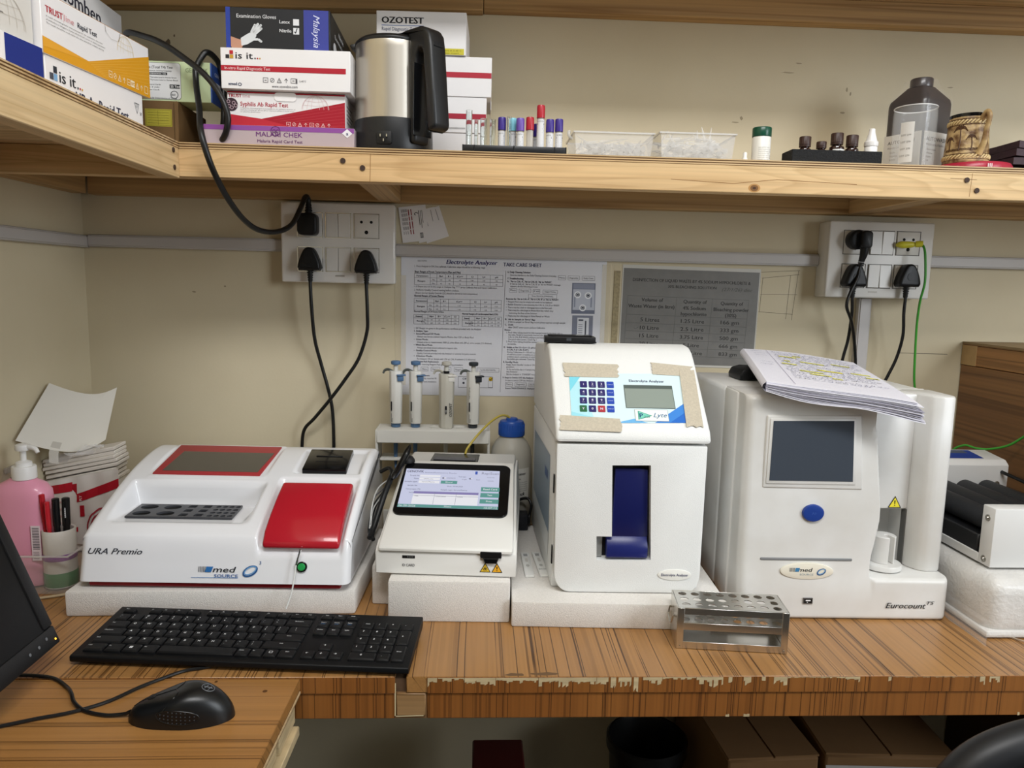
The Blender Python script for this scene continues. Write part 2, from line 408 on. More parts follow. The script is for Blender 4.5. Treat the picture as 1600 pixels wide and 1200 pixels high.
g = G(M); plies(g, WX, XR, 1.18, WY, 1.80, 1.81); g.obj('plywood_board', parent=r, flat=True)
G(M).box(WX+.002, XR, 1.1805, 1.206, 1.757, 1.7995, .0012, 1).obj('front_rail', PINE, r)

# ------------------------------------------------------------------ workbench and side desk
YF = .883
L = Vector((.4, 1.18, 0)); M = Matrix.Translation(-L)
r = thing('workbench', 'long striped teak laminate workbench with chipped front edge', 'workbench', L)
G(M).box(WX+.001, -.0985, YF, WY-.001, .728, T, .001, 1).obj('tabletop', LAMY, r)
G(M).box(-.084, 1.7, YF, WY-.001, .728, T, .001, 1).obj('tabletop', LAMY, r)
G(M).box(-.0983, -.0842, YF+.004, WY, .72, .746).obj('joint_strip', mat('grimy_joint_filler', '#5d4530', .8, var=.3, vscale=40), r)
G(M).box(WX, -.0985, YF+.0015, YF+.024, .692, .7278, .001, 1).obj('apron', LAMZ, r)
G(M).box(-.0575, 1.7, YF+.0015, YF+.024, .692, .7278, .001, 1).obj('apron', LAMZ, r)
G(M).box(WX, -.0985, YF-.0012, YF, .7285, .7495).obj('edge_strip', LAMZ, r)
G(M).box(-.0575, 1.7, YF-.0012, YF, .7285, .7495).obj('edge_strip', LAMZ, r)
G(M).box(-.0965, -.0595, YF-.0005, YF+.03, .697, .7275, .001, 1).obj('end_block', wood('bare_end_block', '#9c7a52', '#85643e', '#5a3f24', 0, dens=40, linemix=.5), r)
G(M).box(1.06, 1.08, YF+.03, WY-.003, .0005, .7279, .001, 1).obj('end_panel', mat('dark_brown_board', '#4a3320', .6), r)
G(M).box(-.0982, -.0578, YF+.003, YF+.03, .692, .7279).obj('block_recess', PLYD, r)
g = G(M @ FRONT(0, YF-.0003, 0)); g.line([(-.098, .697), (-.098, .742)], .0014, '#cdbd96').line([(-.097, .6965), (-.062, .6975)], .0014, '#cdbd96')
for (x, z) in ((-.09, .7185), (-.081, .7085)): g.poly(ell(.004, .0025, 10, x, z), '#2c2017')
g.obj('block_edge', parent=r, flat=True)
[G(M).box(x-.03, x+.03, 1.40, 1.46, 0, .7279, .002, 1).obj('leg', LAMZ, r) for x in (WX+.05, 1.5)]
# bare wood showing where the laminate edge has split off
def chips(x0, x1, dmin, dmax, seed, down=True, z=.7495):
    q = random.Random(seed); x = x0; top = []; s = -1 if down else 1
    while x < x1:
        w = q.uniform(.0015, .006); d = q.choice((dmin, q.uniform(dmin, dmax), q.uniform(dmin, dmax)))
        top += [(x, z+s*d), (min(x+w, x1), z+s*(d*q.uniform(.7, 1.1)))]; x += w
    for (a, b) in zip(top, top[1:]):
        if b[0] > a[0]: g.poly([(a[0], z), (b[0], z), b, a] if s > 0 else [a, b, (b[0], z), (a[0], z)], None)
g = G(M @ FRONT(0, YF-.0014, 0)); g.use(BARE)
chips(-.057, -.045, .006, .014, 1); chips(-.044, -.0105, .0015, .006, 2); chips(-.0100, .0295, .004, .011, 3); chips(.03, .0845, .004, .009, 4)
chips(.085, .1595, .006, .014, 5); chips(.16, .175, .006, .010, 6); chips(.178, .185, .014, .032, 7); chips(.188, .205, .006, .015, 8); chips(.208, .214, .018, .031, 9)
chips(.22, .245, .004, .011, 10); chips(.2455, .2895, .001, .004, 11); chips(.29, .325, .004, .016, 12); chips(.332, .337, .008, .017, 13); chips(.352, .362, .006, .014, 14); chips(.376, .381, .005, .010, 15)
chips(.392, .410, .006, .015, 16); chips(.4105, .4865, .0006, .002, 17); chips(.487, .507, .003, .009, 18); chips(.545, .549, .004, .009, 19)
chips(.669, .676, .008, .012, 20); chips(.682, .696, .003, .010, 21); chips(.775, .792, .004, .010, 22); chips(.5495, .668, .0004, .0014, 23)
stuff(g.obj('chipped_edge', parent=r, flat=True))
g = G(M @ FRONT(0, YF+.0013, 0)); g.use(BARE)
chips(.356, .364, .004, .009, 24, False, .6925); chips(.332, .337, .003, .006, 25, False, .6925); chips(.728, .731, .004, .007, 26, False, .6925); chips(.746, .756, .006, .013, 27, False, .6925)
stuff(g.obj('chipped_edge', parent=r, flat=True))
g = G(M @ TOP(0, 0, T)); rnd = random.Random(3)
for (x, y, w) in ((.055, .888, .016), (.094, .890, .022)):
    g.poly([(x+w*math.cos(2*PI*k/9)*rnd.uniform(.6, 1), y+.005*math.sin(2*PI*k/9)*rnd.uniform(.5, 1)) for k in range(9)], '#6a5138')
g.obj('worn_patch', parent=r, flat=True)

L = Vector((-.5, .6, 0)); M = Matrix.Translation(-L)
r = thing('side_desk', 'low side desk top in striped teak laminate under the computer mouse', 'desk', L)
g = G(M); YD = YF-.004
g.prism([(WX+.001, .1), (-.232, .1), (-.2165, YD), (WX+.001, YD)], .7365, T+.0005, 'z', .0008, 1); g.obj('desk_top', LAMX, r)
g = G(M)
for k, (z0, z1, e, m_) in enumerate(((.7335, .7365, .001, PLYD), (.7305, .7335, 0, PLY), (.727, .7305, .001, PLYD))):
    g.use(m_).prism([(WX+.001, .1), (-.232-e, .1), (-.2165-e, YD-e), (WX+.001, YD-e)], z0, z1, 'z')
g.obj('plywood_core', parent=r, flat=True)
def bar(y0, y1, z0, z1, x, name, m_, th=.025):
    q = lambda y: -.232+(y-.1)/(YD-.1)*.0155+x
    G(M).prism([(q(y0)-th, y0), (q(y0), y0), (q(y1), y1), (q(y1)-th, y1)], z0, z1, 'z', .001, 1).obj(name, m_, r)
bar(.80, YD-.012, .699, .727, -.004, 'edge_batten', BARE); bar(.1, .795, .700, .727, -.006, 'edge_batten', BARE)
bar(.745, .86, .686, .6985, .003, 'edge_batten', BARE, .02); bar(.1, .742, .684, .6995, -.001, 'edge_batten', BARE, .02)
g = G(M @ TOP(0, 0, T+.0005)); g.poly(ell(.006, .006, 12, -.252, .85), '#5b3a1c').poly(ell(.004, .005, 12, -.318, .872), '#5b3a1c'); g.obj('nail_head', parent=r, flat=True)
[G(M).box(x-.025, x+.025, y-.025, y+.025, 0, .7265, .002, 1).obj('leg', LAMZ, r) for x, y in ((WX+.05, .3), (-.32, .3), (WX+.05, .8))]

# ------------------------------------------------------------------ switchboards, plugs and cables
MODW = mat('switch_white_plastic', '#dcdad5', .3)
HOLE = mat('socket_hole', '#0a0a0a', .8)
def switchboard(cx, cz, w, h, depth, dep0, label, chromeline, offs):
    r = thing('switchboard', label, 'switchboard', (cx, WY, cz), 0, 'white six module switchboards')
    G().box(-w/2, w/2, -dep0, 0, -h/2, h/2, .003, 2).obj('back_box', MODW, r)
    G().box(-w/2-.0005, w/2+.0005, -depth, -dep0, -h/2-.0005, h/2+.0005, .0035, 3).obj('face_plate', mat('glossy_switch_plate', '#e2e0dc', .12, coat=.3) if chromeline else MODW, r)
    for j, z in enumerate((.0335, -.0315)):
        for i, x in enumerate(offs):
            y = -depth-.0006
            g = G(); g.use(CHROME if chromeline else mat('dark_switch_gap', '#4a4640', .6))
            for (a0, a1, b0, b1) in ((-.0245, .0245, .0226, .0236), (-.0245, .0245, -.0236, -.0226), (-.0245, -.0235, -.0236, .0236), (.0235, .0245, -.0236, .0236)):
                g.box(x+a0, x+a1, y, y+.003, z+b0, z+b1)
            g.obj('module_frame', parent=r, flat=True)
            if i == 1:
                for k, s in enumerate((-1, 1)):
                    t_ = .0022 if (k+j) % 2 == 0 else .0006
                    g = G(); x0, x1 = (x-.0228, x-.0004) if s < 0 else (x+.0004, x+.0228)
                    zz = [(-.0222, -.0012-t_), (.0222, -.0034+t_), (.0222, .004), (-.0222, .004)]
                    g.prism([(y+b, z+a) for a, b in zz], x0, x1, 'x', .0006, 1); g.obj('rocker_switch', MODW, r)
            else:
                s = G().box(x-.0226, x+.0226, y-.001, y+.004, z-.0224, z+.0224, .001, 2).obj('socket', MODW, r)
                g = G(FRONT(x, y-.001, z))
                for (a, b, q) in ((-.0094, .0075, .0028), (.0094, .0075, .0028), (0, -.0118, .0036)): g.use(HOLE).poly(ell(q*2, q*2, 14, a, b), None)
                g.obj('socket_hole', parent=s, flat=True)
    return r
sb = switchboard(-.2725, 1.3195, .217, .151, .030, .022, 'white switchboard with glossy curved plate, under the shelf left of the stuck business cards', True, (-.0535, .0005, .0545))
g = G(FRONT(.003, -.0304, -.064)); g.rect(-.009, .009, 0, .0030, '#aaa69e'); g.obj('maker_mark', parent=sb, flat=True)
sb = switchboard(.790, 1.3115, .210, .1475, .050, .044, 'deeper white switchboard on a surface box, above the open notebook', False, (-.0525, .0005, .0535))
g = G(FRONT(-.010, -.0504, -.064)); g.rect(-.009, .009, 0, .0030, '#c0bcb4'); g.obj('maker_mark', parent=sb, flat=True)
def plug(kind, x, y, z, path, label, extra=None, r_=.0034):
    """y is the face of the socket; the cable path is in room coordinates"""
    L = Vector((x, y, z)); M = Matrix.Translation(-L)
    r = thing('power_plug', label, 'plug', L, 0, 'plugs in the switchboards')
    g = G()
    if kind == 'tri':
        out = catmull([(-.0195, -.013, 0), (-.0165, -.0185, 0), (0, -.0195, 0), (.0165, -.0185, 0), (.0195, -.013, 0), (.016, .001, 0), (.0085, .0165, 0), (0, .0205, 0), (-.0085, .0165, 0), (-.016, .001, 0)], 4, True)
        g.prism([(p.x*1.1, p.y*1.1) for p in out], -.026, 0, 'y', .0045, 3); g.obj('plug_body', BLACK, r)
        G().use(BLACK).cyl((0, -.0262, -.002), (0, -.0268, -.002), .0075, .0075, 16).obj('plug_cap', BLACKG, r)
        g = G()
        for k in range(5): g.cyl((0, -.012, -.0195-k*.0046), (0, -.012, -.0226-k*.0046), .0068-.0005*k, .0064-.0005*k, 12)
        g.cyl((0, -.012, -.017), (0, -.012, -.043), .0046, .0038, 10); g.obj('strain_relief', BLACK, r)
    elif kind == 'square':
        g.prism(rrect(.037, .041, .009, 4), -.03, 0, 'y', .004, 3); g.obj('plug_body', BLACK, r)
        g = G()
        for k in range(4): g.cyl((.001, -.014, .019+k*.005), (.001, -.014, .0225+k*.005), .0078-.0006*k, .0072-.0006*k, 12)
        g.cyl((.001, -.014, .018), (.001, -.014, .041), .0055, .0046, 10); g.obj('strain_relief', BLACK, r)
    else:
        g.prism(ell(.038, .038, 24), -.024, 0, 'y', .005, 3); g.obj('plug_body', BLACK, r)
        g = G(); g.prism(rrect(.021, .034, .007, 4, .0095, -.001), -.038, -.020, 'y', .004, 2); g.tube([(.009, -.029, -.012), (.008, -.028, -.028), (.006, -.026, -.04)], lambda t: .0088-.003*t, 12); g.obj('cable_elbow', BLACK, r)
        g = G()
        for k in range(3): g.cyl((.0058-.0005*k, -.026, -.040-k*.004), (.0055-.0005*k, -.026, -.0425-k*.004), .0058, .0056, 10)
        g.obj('strain_relief', BLACK, r)
    if path: G(M).tube(path, r_, 10, 7).obj('cable', CABLE, r)
    if extra: G(M).tube(extra, r_, 10, 7).obj('cable', CABLE, r)
    return r
K1 = [(-.325, 1.444, 1.392), (-.325, 1.443, 1.400), (-.326, 1.436, 1.4035), (-.328, 1.425, 1.399), (-.331, 1.405, 1.378), (-.342, 1.380, 1.346), (-.360, 1.345, 1.331), (-.378, 1.300, 1.331), (-.390, 1.260, 1.345), (-.397, 1.210, 1.371), (-.402, 1.165, 1.405), (-.410, 1.152, 1.439), (-.419, 1.160, 1.470), (-.434, 1.200, 1.505), (-.448, 1.230, 1.545), (-.451, 1.238, 1.573), (-.4435, 1.243, 1.593), (-.437, 1.248, 1.602), (-.431, 1.262, 1.6), (-.426, 1.275, 1.588),
      (-.420, 1.272, 1.55), (-.417, 1.258, 1.50), (-.412, 1.230, 1.465)]
K2 = [(-.412, 1.230, 1.465), (-.402, 1.203, 1.460), (-.392, 1.192, 1.470), (-.387, 1.188, 1.490), (-.393, 1.188, 1.514), (-.408, 1.193, 1.538), (-.429, 1.200, 1.560), (-.460, 1.218, 1.583), (-.498, 1.235, 1.608), (-.541, 1.27, 1.629), (-.589, 1.31, 1.644), (-.621, 1.395, 1.630), (-.64, 1.43, 1.56), (-.64, 1.44, 1.46)]
plug('square', -.3255, WY-.0316, 1.3525, K1+K2[1:], 'black square plug with thick cable looping up onto the shelf, upper left socket', None, .0047)
plug('tri', -.3235, WY-.0316, 1.2875, [(-.3235, 1.4444, 1.262), (-.3235, 1.444, 1.239), (-.322, 1.445, 1.196), (-.319, 1.455, 1.134), (-.310, 1.468, 1.084), (-.297, 1.470, 1.033), (-.289, 1.470, 0.989), (-.287, 1.470, 0.924), (-.288, 1.470, 0.86), (-.29, 1.46, .79), (-.3, 1.42, .754)], 'black three pin plug in the lower left socket of the glossy switchboard')
plug('tri', -.2165, WY-.0316, 1.2845, [(-.2165, 1.4444, 1.26), (-.2165, 1.444, 1.236), (-.215, 1.445, 1.186), (-.217, 1.450, 1.149), (-.233, 1.452, 1.098), (-.258, 1.449, 1.058), (-.288, 1.449, 1.017), (-.322, 1.457, 0.976), (-.343, 1.465, 0.953), (-.350, 1.470, 0.923), (-.351, 1.470, 0.86), (-.35, 1.46, .79), (-.34, 1.42, .754)], 'black three pin plug in the lower right socket of the glossy switchboard')
plug('elbow', .7325, WY-.0516, 1.349, [(.738, 1.4115, 1.302), (.736, 1.411, 1.292), (.731, 1.407, 1.274), (.7155, 1.400, 1.246), (.711, 1.400, 1.221), (.731, 1.418, 1.194), (.751, 1.440, 1.161), (.765, 1.452, 1.109), (.770, 1.455, 1.050), (.772, 1.46, .9), (.772, 1.44, .755)], 'black right angled round plug, upper left socket of the deep switchboard', None, .003)
plug('tri', .7330, WY-.0516, 1.280, [(.733, 1.4244, 1.254), (.7335, 1.4244, 1.236), (.739, 1.432, 1.206), (.745, 1.450, 1.154), (.739, 1.455, 1.108), (.736, 1.457, 1.049), (.734, 1.46, .9), (.734, 1.44, .755)], 'black three pin plug behind the hanging cable, lower left socket of the deep switchboard', None, .003)
plug('tri', .8400, WY-.0516, 1.282, [(.840, 1.4244, 1.256), (.8405, 1.4244, 1.24), (.841, 1.426, 1.208), (.848, 1.434, 1.164), (.845, 1.444, 1.118), (.831, 1.449, 1.076), (.817, 1.452, 1.039), (.80, 1.455, .9), (.80, 1.44, .755)], 'black three pin plug in the lower right socket of the deep switchboard', None, .003)
L = Vector((.843, WY-.0516, 1.342)); M = Matrix.Translation(-L)
r = thing('earth_lead', 'green earth wire with yellow clip pushed into the upper right socket', 'wire', L)
G().tube([(-.025, -.004, -.001), (-.022, -.009, 0), (-.015, -.011, 0), (0, -.013, .0005), (.007, -.015, .001)], lambda t: .0028+.0040*math.sin(PI*min(1, .06+t*.9)), 12).obj('yellow_clip', mat('yellow_plastic', '#d9d23c', .4), r)
G().tube([(.006, -.015, .001), (.012, -.018, .0015), (.017, -.020, .0015)], .0062, 12).obj('clip_collar', mat('yellow_plastic'), r)
G(M).tube([(.857, 1.417, 1.343), (.860, 1.412, 1.338), (.8605, 1.405, 1.320), (.863, 1.402, 1.271), (.862, 1.410, 1.234), (.866, 1.420, 1.190), (.874, 1.430, 1.132), (.880, 1.435, 1.081), (.889, 1.44, 1.03), (.893, 1.445, .9), (.893, 1.43, .754)], .0022, 8, 7).obj('green_wire', mat('green_wire', '#3f9a35', .4), r)
# ------------------------------------------------------------------ helpers for cut and swept shells
def cut(o, cutters):
    for c in cutters:
        m = o.modifiers.new('cut', 'BOOLEAN'); m.operation = 'DIFFERENCE'; m.object = c; m.solver = 'EXACT'
    bpy.context.view_layer.update(); dg = bpy.context.evaluated_depsgraph_get()
    me = bpy.data.meshes.new_from_object(o.evaluated_get(dg)); old = o.data
    me.polygons.foreach_set('use_smooth', [True]*len(me.polygons)); me.set_sharp_from_angle(angle=math.radians(35))
    o.modifiers.clear(); o.data = me; me.name = old.name; bpy.data.meshes.remove(old)
    for c in cutters: bpy.data.objects.remove(c)
    return o
def ss(a, b, t):
    t = max(0, min(1, (t-a)/(b-a))); return t*t*(3-2*t)
def interp(tab, t):
    for (a, b), (c, d) in zip(tab, tab[1:]):
        if t <= c: return b+(d-b)*max(0, (t-a))/(c-a)
    return tab[-1][1]
RED = mat('glossy_red_plastic', '#b51c2c', .22, coat=.3)
DRED = mat('dark_red_plastic', '#8c1a22', .35)
NAVY = mat('navy_plastic', '#141a52', .3)
LCDG = mat('lcd_glass', '#8f9a92', .12)
def pad(name_label, pts, z0, z1, bev=.004, extra=None):
    cx = sum(p[0] for p in pts)/len(pts); cy = sum(p[1] for p in pts)/len(pts)
    r = G(Matrix.Translation((-cx, -cy, -z0))).prism(pts, z0, z1, 'z', bev, 2).obj('foam_block', FOAM, loc=(cx, cy, z0))
    tag(r, name_label, 'foam block', 'white packing foam under the instruments'); return r
pad('thick white foam slab under the white and red analyzer with red lid', [(-.598, 1.052), (-.178, 1.062), (-.166, 1.345), (-.592, 1.34)], T, .789)
pad('rough foam block set back at the lower left under the screen reader', [(-.158, 1.098), (-.128, 1.096), (-.122, 1.33), (-.150, 1.33)], T, .8135, .003)
pad('tall foam block filling most of the space under the screen reader', [(-.1265, 1.038), (.0535, 1.034), (.064, 1.33), (-.114, 1.33)], T, .8135, .003)
pad('long low foam slab under the electrolyte analyzer, carrying two test cassettes', [(.0555, 1.0215), (.375, 1.008), (.39, 1.44), (.118, 1.44), (.113, 1.368), (.066, 1.368)], T, .789, .003)

# ------------------------------------------------------------------ chemistry analyzer with red lid
r = thing('chemistry_analyzer', 'white desktop analyzer with red lid, red framed screen and sample tray', 'analyzer', (-.385, 1.057, .79), -.027)
PR = [(.0, .0105), (.0068, .036), (.0165, .070), (.028, .081), (.06, .0965), (.118, .1205), (.18, .141), (.234, .1525), (.272, .1555), (.288, .1505), (.294, .138), (.295, .10), (.295, .0105)]
P2 = catmull([(0, a, b) for a, b in PR], 8); P2 = [(p.y, p.z) for p in P2]
cum = [0]
for a, b in zip(P2, P2[1:]): cum.append(cum[-1]+math.hypot(b[0]-a[0], b[1]-a[1]))
TY = list(zip(cum, [p[0] for p in P2])); TZ = list(zip(cum, [p[1] for p in P2]))
def shell(u, v):
    x = -.2+.4*u; s = v*cum[-1]; y = interp(TY, s); z = interp(TZ, s)
    e = max(0, abs(x)-.188); ins = .012-math.sqrt(max(0, .012**2-e*e))
    y0, z0 = y, z
    if y < .285:
        m = ss(-.178, -.164, x)*(1-ss(.024, .042, x))*ss(.035, .05, y)*(1-ss(.130, .139, y)); z = z+(min(z, .0865)-z)*m
        m = ss(.057, .066, x)*(1-ss(.183, .191, x))*ss(.0085, .016, y)*(1-ss(.144, .153, y)); z -= .0115*m
        m = ss(-.162, -.158, x)*(1-ss(.031, .035, x))*ss(.144, .150, y)*(1-ss(.270, .276, y)); z += (.1335+(y-.152)*.0235/.114-.0006-z)*m
        m = ss(.072, .081, x)*(1-ss(.180, .188, x))*ss(.163, .169, y)*(1-ss(.252, .260, y)); z -= .005*m
    if ins > 0:
        if y0 < .0175: y += ins
        elif y0 > .289: y -= ins
        else: z -= ins
    return (x, y, z)
g = G().grid(200, 210, shell); n = 201
for s in (0, 200): g.f.append(tuple(j*n+s for j in range(211))); g.fm.append(0)
body = g.obj('body', GLOSS, r, ang=70)
G().box(-.186, .186, .006, .288, .0012, .0104, .002, 1).obj('red_base', DRED, r)
g = G()
for x in (-.12, .12):
    for y in (.03, .25): G().lathe([(.012, 0), (.012, .0012)], 14, (x, y, 0)).obj('rubber_foot', BLACK, r)
M = fr((0, .152, .1335), (1, 0, 0), (0, .114, .0235))
sc = G(M).prism([(-.1545, .001), (.0225, 0), (.0275, .1145), (-.1535, .1155)], -.006, .0016, 'z', .001, 2).obj('screen_frame', mat('matt_red_film', '#a8363a', .4), r)
G(M).prism([(-.1425, .011), (.0160, .010), (.0222, .0855), (-.1365, .0875)], .0010, .0020, 'z').obj('screen', mat('dim_screen_glass', '#5a554c', .1), sc)
pb = G(fr((0, .171, .1345), (1, 0, 0), (0, .082, .0165))).prism([(.0875, 0), (.162, 0), (.159, .082), (.084, .082)], -.004, .008, 'z', .002, 2).obj('printer', BLACKG, r)
g = G(fr((0, .171, .1345), (1, 0, 0), (0, .082, .0165)))
g.box(.100, .146, .050, .053, .0075, .0092, .0005, 1).box(.104, .141, .030, .0315, .0078, .0084); g.obj('paper_slot', BLACK, pb)
g = G(); g.prism([(.0085, .0610), (.0080, .0705), (.020, .0855), (.05, .1035), (.085, .120), (.119, .1335), (.1245, .129), (.1250, .115), (.05, .083), (.018, .064)], .0705, .1835, 'x', .0042, 3)
for v in g.v: v.x += (.119-v.y)*(.012*(v.x-.127)/.0565)*.4/.06*.06
g.obj('lid', RED, r)
tp = G().prism([(-.1575, .0625), (.0075, .0625), (.0020, .1275), (-.1620, .1275)], .0872, .0905, 'z', .0006, 1).obj('cuvette_plate', mat('dark_grey_plate', '#3c3d41', .4), r)
g = G(); H = []
for (a, b) in ((-.139, .079), (-.102, .079), (-.141, .111), (-.104, .111)): H.append((ell(.027, .022, 20, a, b)))
for i in range(2):
    for j in range(3): H.append([(p[0], p[1]) for p in rrect(.0125, .0125, .001, 1, -.072+i*.0235+j*-.001, .0735+j*.0215)])
for i in range(4):
    for j in range(4): H.append(ell(.0085, .009, 12, -.0305+i*.0105-j*.0008, .0705+j*.0155))
for h in H: g.prism(h, .086, .095, 'z')
ct = g.obj('cutter'); ct.parent = r; cut(tp, [ct])
G().prism([(-.156, .064), (.006, .064), (.001, .126), (-.161, .126)], .0866, .0871, 'z').obj('plate_well', mat('well_black', '#0b0b0c', .6), r)
FP = fr((0, -.0010, .0105), (1, 0, 0), (0, .0165, .0605))
bt = G(FP).lathe([(.0078, 0), (.0078, .0022), (.0062, .003), (0, .003)], 20, (.1295, .026, 0)).obj('button_collar', BLACKG, r)
G(FP).lathe([(.0056, .002), (.0056, .005), (.0045, .0062), (0, .0064)], 20, (.1295, .026, 0)).obj('green_button', mat('green_button', '#1f9a4c', .3), bt)
G().cyl((.128, .004, .063), (.1225, -.001, .041), .0014, .0014, 8).obj('metal_nozzle', CHROME, r)
G().tube([(.1225, -.001, .041), (.121, -.006, .024), (.1185, -.013, .003), (.1125, -.021, -.018)], .0011, 8).obj('thin_hose', mat('milky_hose', '#dfe0dd', .4), r)
INK = '#3a3d44'
g = G(FP)
g.text('URA Premio', -.186, .0405, .0088, INK, w=.079, bold=.017, shear=.35)
for k in range(6): g.rect(-.0225+k*.0022, -.0215+k*.0022, .0165, .0245, '#4a4d55', 2)
g.poly([(-.013, .0165), (-.004, .0165), (-.001, .0245), (-.011, .0245)], '#2e6fb0', 3)
g.text('med', -.0015, .0165, .0085, '#2c2f36', w=.034, bold=.018, shear=.2)
g.text('SOURCE', .001, .009, .0048, '#2f5f9c', w=.035, bold=.02); g.line([(-.033, .0085), (.036, .0085)], .0006, '#5a8ac0')
g.obj('lettering', parent=r, flat=True)
g = G(FP @ Matrix.Translation((.0535, .0185, 0)) @ Matrix.Rotation(.5, 4, 'Z')); g.ring(.024, .0145, .0022, '#27588f', 2); g.ring(.020, .0105, .0014, '#6ea3d6', 3, .0006, .0008); g.obj('ring_logo', parent=r, flat=True)
g = G(FP); g.text('3', .0665, .0285, .005, '#27588f', bold=.01); g.obj('lettering', parent=r, flat=True)

# ------------------------------------------------------------------ rapid test reader with lit touch screen
r = thing('test_reader', 'white rapid test reader with lit touch screen in a black bezel', 'analyzer', (-.043, 1.0535, .815), -.072)
g = G(); g.prism([(0, .0005), (0, .036), (.02, .046), (.30, .050), (.30, .0005)], -.105, .1055, 'x', .0015, 1); lb = g.obj('lower_case', mat('warm_white_plastic', '#e2e1dc', .4), r)
g = G(); g.prism([(-.0035, .0368), (-.0035, .0415), (.004, .0465), (.06, .0682), (.13, .0955), (.19, .1188), (.205, .1235), (.213, .1225), (.222, .1185), (.30, .1185), (.306, .112), (.306, .047), (.02, .0415)], -.1005, .1005, 'x', .004, 2)
for v in g.v:
    if v.z > .05: v.x *= 1-.05*(v.z-.05)/.07
sh = g.obj('upper_case', mat('warm_white_plastic'), r)
for s in (-1, 1):
    g = G(); g.prism([(.0, .036), (.02, .0415), (.305, .0415), (.305, .106), (.20, .110), (.015, .041)], .101*s-.0035, .101*s+.0035, 'x', .001, 1)
    for v in g.v: v.x *= 1-.05*max(0, v.z-.05)/.07
    g.obj('side_panel', mat('warm_white_plastic'), r)
SL = fr((0, .004, .0475), (1, 0, 0), (0, .186, .0722))
bz = G(SL).prism([(x*(1-.0)+(.0005 if y > .13 else 0), y) for x, y in rrect(.182, .139, .013, 5, -.002, .134)], -.003, .0022, 'z', .0008, 1).obj('screen_bezel', BLACKG, r)
def SCR(n, c, e=.9):
    m = mat(n, c, .25, emit=e); m.node_tree.nodes['Principled BSDF'].inputs['Base Color'].default_value = (.02, .02, .025, 1); return m
g = G(SL @ Matrix.Translation((-.087, .0815, .0024)))
w, h = .1605, .104; E_ = .72
g.use(SCR('screen_lilac', '#d2d6f0', E_)).poly([(0, 0), (w, 0), (w-.002, h), (-.003+.002, h)], None, 1)
TEAL = SCR('screen_teal', '#5f9f96', E_); WHT = SCR('screen_white', '#f6f6fb', E_); PUR = SCR('screen_purple', '#8c83b8', E_); DK = SCR('screen_ink', '#4a4a66', .5); BLU = SCR('screen_blue', '#4466c8', .6); GRY = SCR('screen_grey', '#9a9ab4', .5)
def q(x0, x1, y0, y1, m_, ly=2): g.use(m_).rect(x0*w, x1*w, (1-y1)*h, (1-y0)*h, None, ly)
def tx(s, x, y, hh, m_, wd=None, al='l', b=0): g.text(s, x*w, (1-y)*h, hh*h, m_, wd*w if wd else None, al, b, 0, 4)
q(0, 1, .93, 1, TEAL)
q(.155, .37, .16, .215, WHT); q(.155, .37, .235, .295, WHT); q(.155, .37, .315, .385, WHT); q(.385, .555, .305, .385, TEAL)
q(.13, .79, .60, .66, PUR); q(.13, .79, .66, .92, WHT); q(.13, .79, .705, .712, GRY, 3)
for x in (.345, .565): q(x, x+.003, .60, .92, GRY, 3)
for y0 in (.45, .60, .755): q(.81, 1.0, y0, y0+.11, TEAL)
for x in (.39, .67): g.use(GRY).poly(ell(.04*w, .045*h, 16, (x+.02)*w, (1-.235)*h), None, 2); g.use(WHT).poly(ell(.018*w, .035*h, 12, (x+.03)*w, (1-.235)*h), None, 3)
q(.73, .755, .03, .115, BLU)
tx('GENOVIK', .01, .105, .062, DK, .175, b=.01); tx('Immunofluorescence Reader', .20, .115, .035, GRY, .34); tx('RapiScan', .80, .11, .062, GRY, .18)
tx('Sample No', .05, .205, .035, DK, .10); tx('Name', .10, .285, .035, DK, .05); tx('Sample type', .01, .37, .035, DK, .13); tx('Whole', .20, .285, .03, GRY, .10); tx('Serum/Plasma', .19, .365, .03, GRY, .13)
tx('Blood', .47, .365, .035, WHT, .07, 'c'); tx('2026/06/20', .44, .25, .03, GRY, .09); tx('Test type', .56, .205, .03, DK, .08); tx('Single', .60, .275, .028, GRY, .05); tx('Batch', .75, .275, .028, GRY, .04); tx('Serial No', .86, .205, .028, GRY, .08); tx('000000', .87, .30, .028, GRY, .06)
tx('Sample No', .05, .47, .032, DK, .10); tx('Test project (TS)', .04, .565, .032, DK, .15); tx('Test No', .08, .655, .032, DK, .05); tx('No.', .15, .735, .03, DK); tx('Outcome', .36, .735, .03, DK); tx('Units', .58, .735, .03, DK)
tx('Date: 20/06/2026', .46, .47, .03, DK, .16); tx('Sample type: Serum/Plasma', .40, .565, .032, DK, .27)
tx('Read Card', .905, .525, .045, WHT, .14, 'c', .01); tx('Test', .905, .675, .04, WHT, .05, 'c', .01); tx('Print', .905, .83, .04, WHT, .06, 'c', .01)
tx('06-20-2026', .01, .99, .045, WHT, .17); tx('Menu', .5, .985, .04, WHT, .07, 'c'); tx('15:07:12', .86, .99, .045, WHT, .13)
g.obj('screen_display', parent=bz, flat=True)
g = G(); g.box(-.055, .030, .228, .285, .1180, .1196, .0008, 1).obj('printer_cover', BLACKG, r)
G().box(-.050, .025, .232, .25, .1197, .1215, .0006, 1).obj('paper_slot', mat('grey_flap', '#55555a', .4), r)
g = G(FRONT(0, -.0003, 0)); g.rect(-.0645, -.0455, .0255, .0300, '#141414'); 
for k in range(4): g.rect(-.057+k*.0025, -.0555+k*.0025, .0268, .0288, '#5a5a5a', 2)
g.obj('card_slot', parent=r, flat=True)
g = G(FRONT(0, -.0003, 0)); g.text('ID CARD', -.0645, .0130, .0042, '#33343a', w=.0185, bold=.01); g.obj('lettering', parent=r, flat=True)
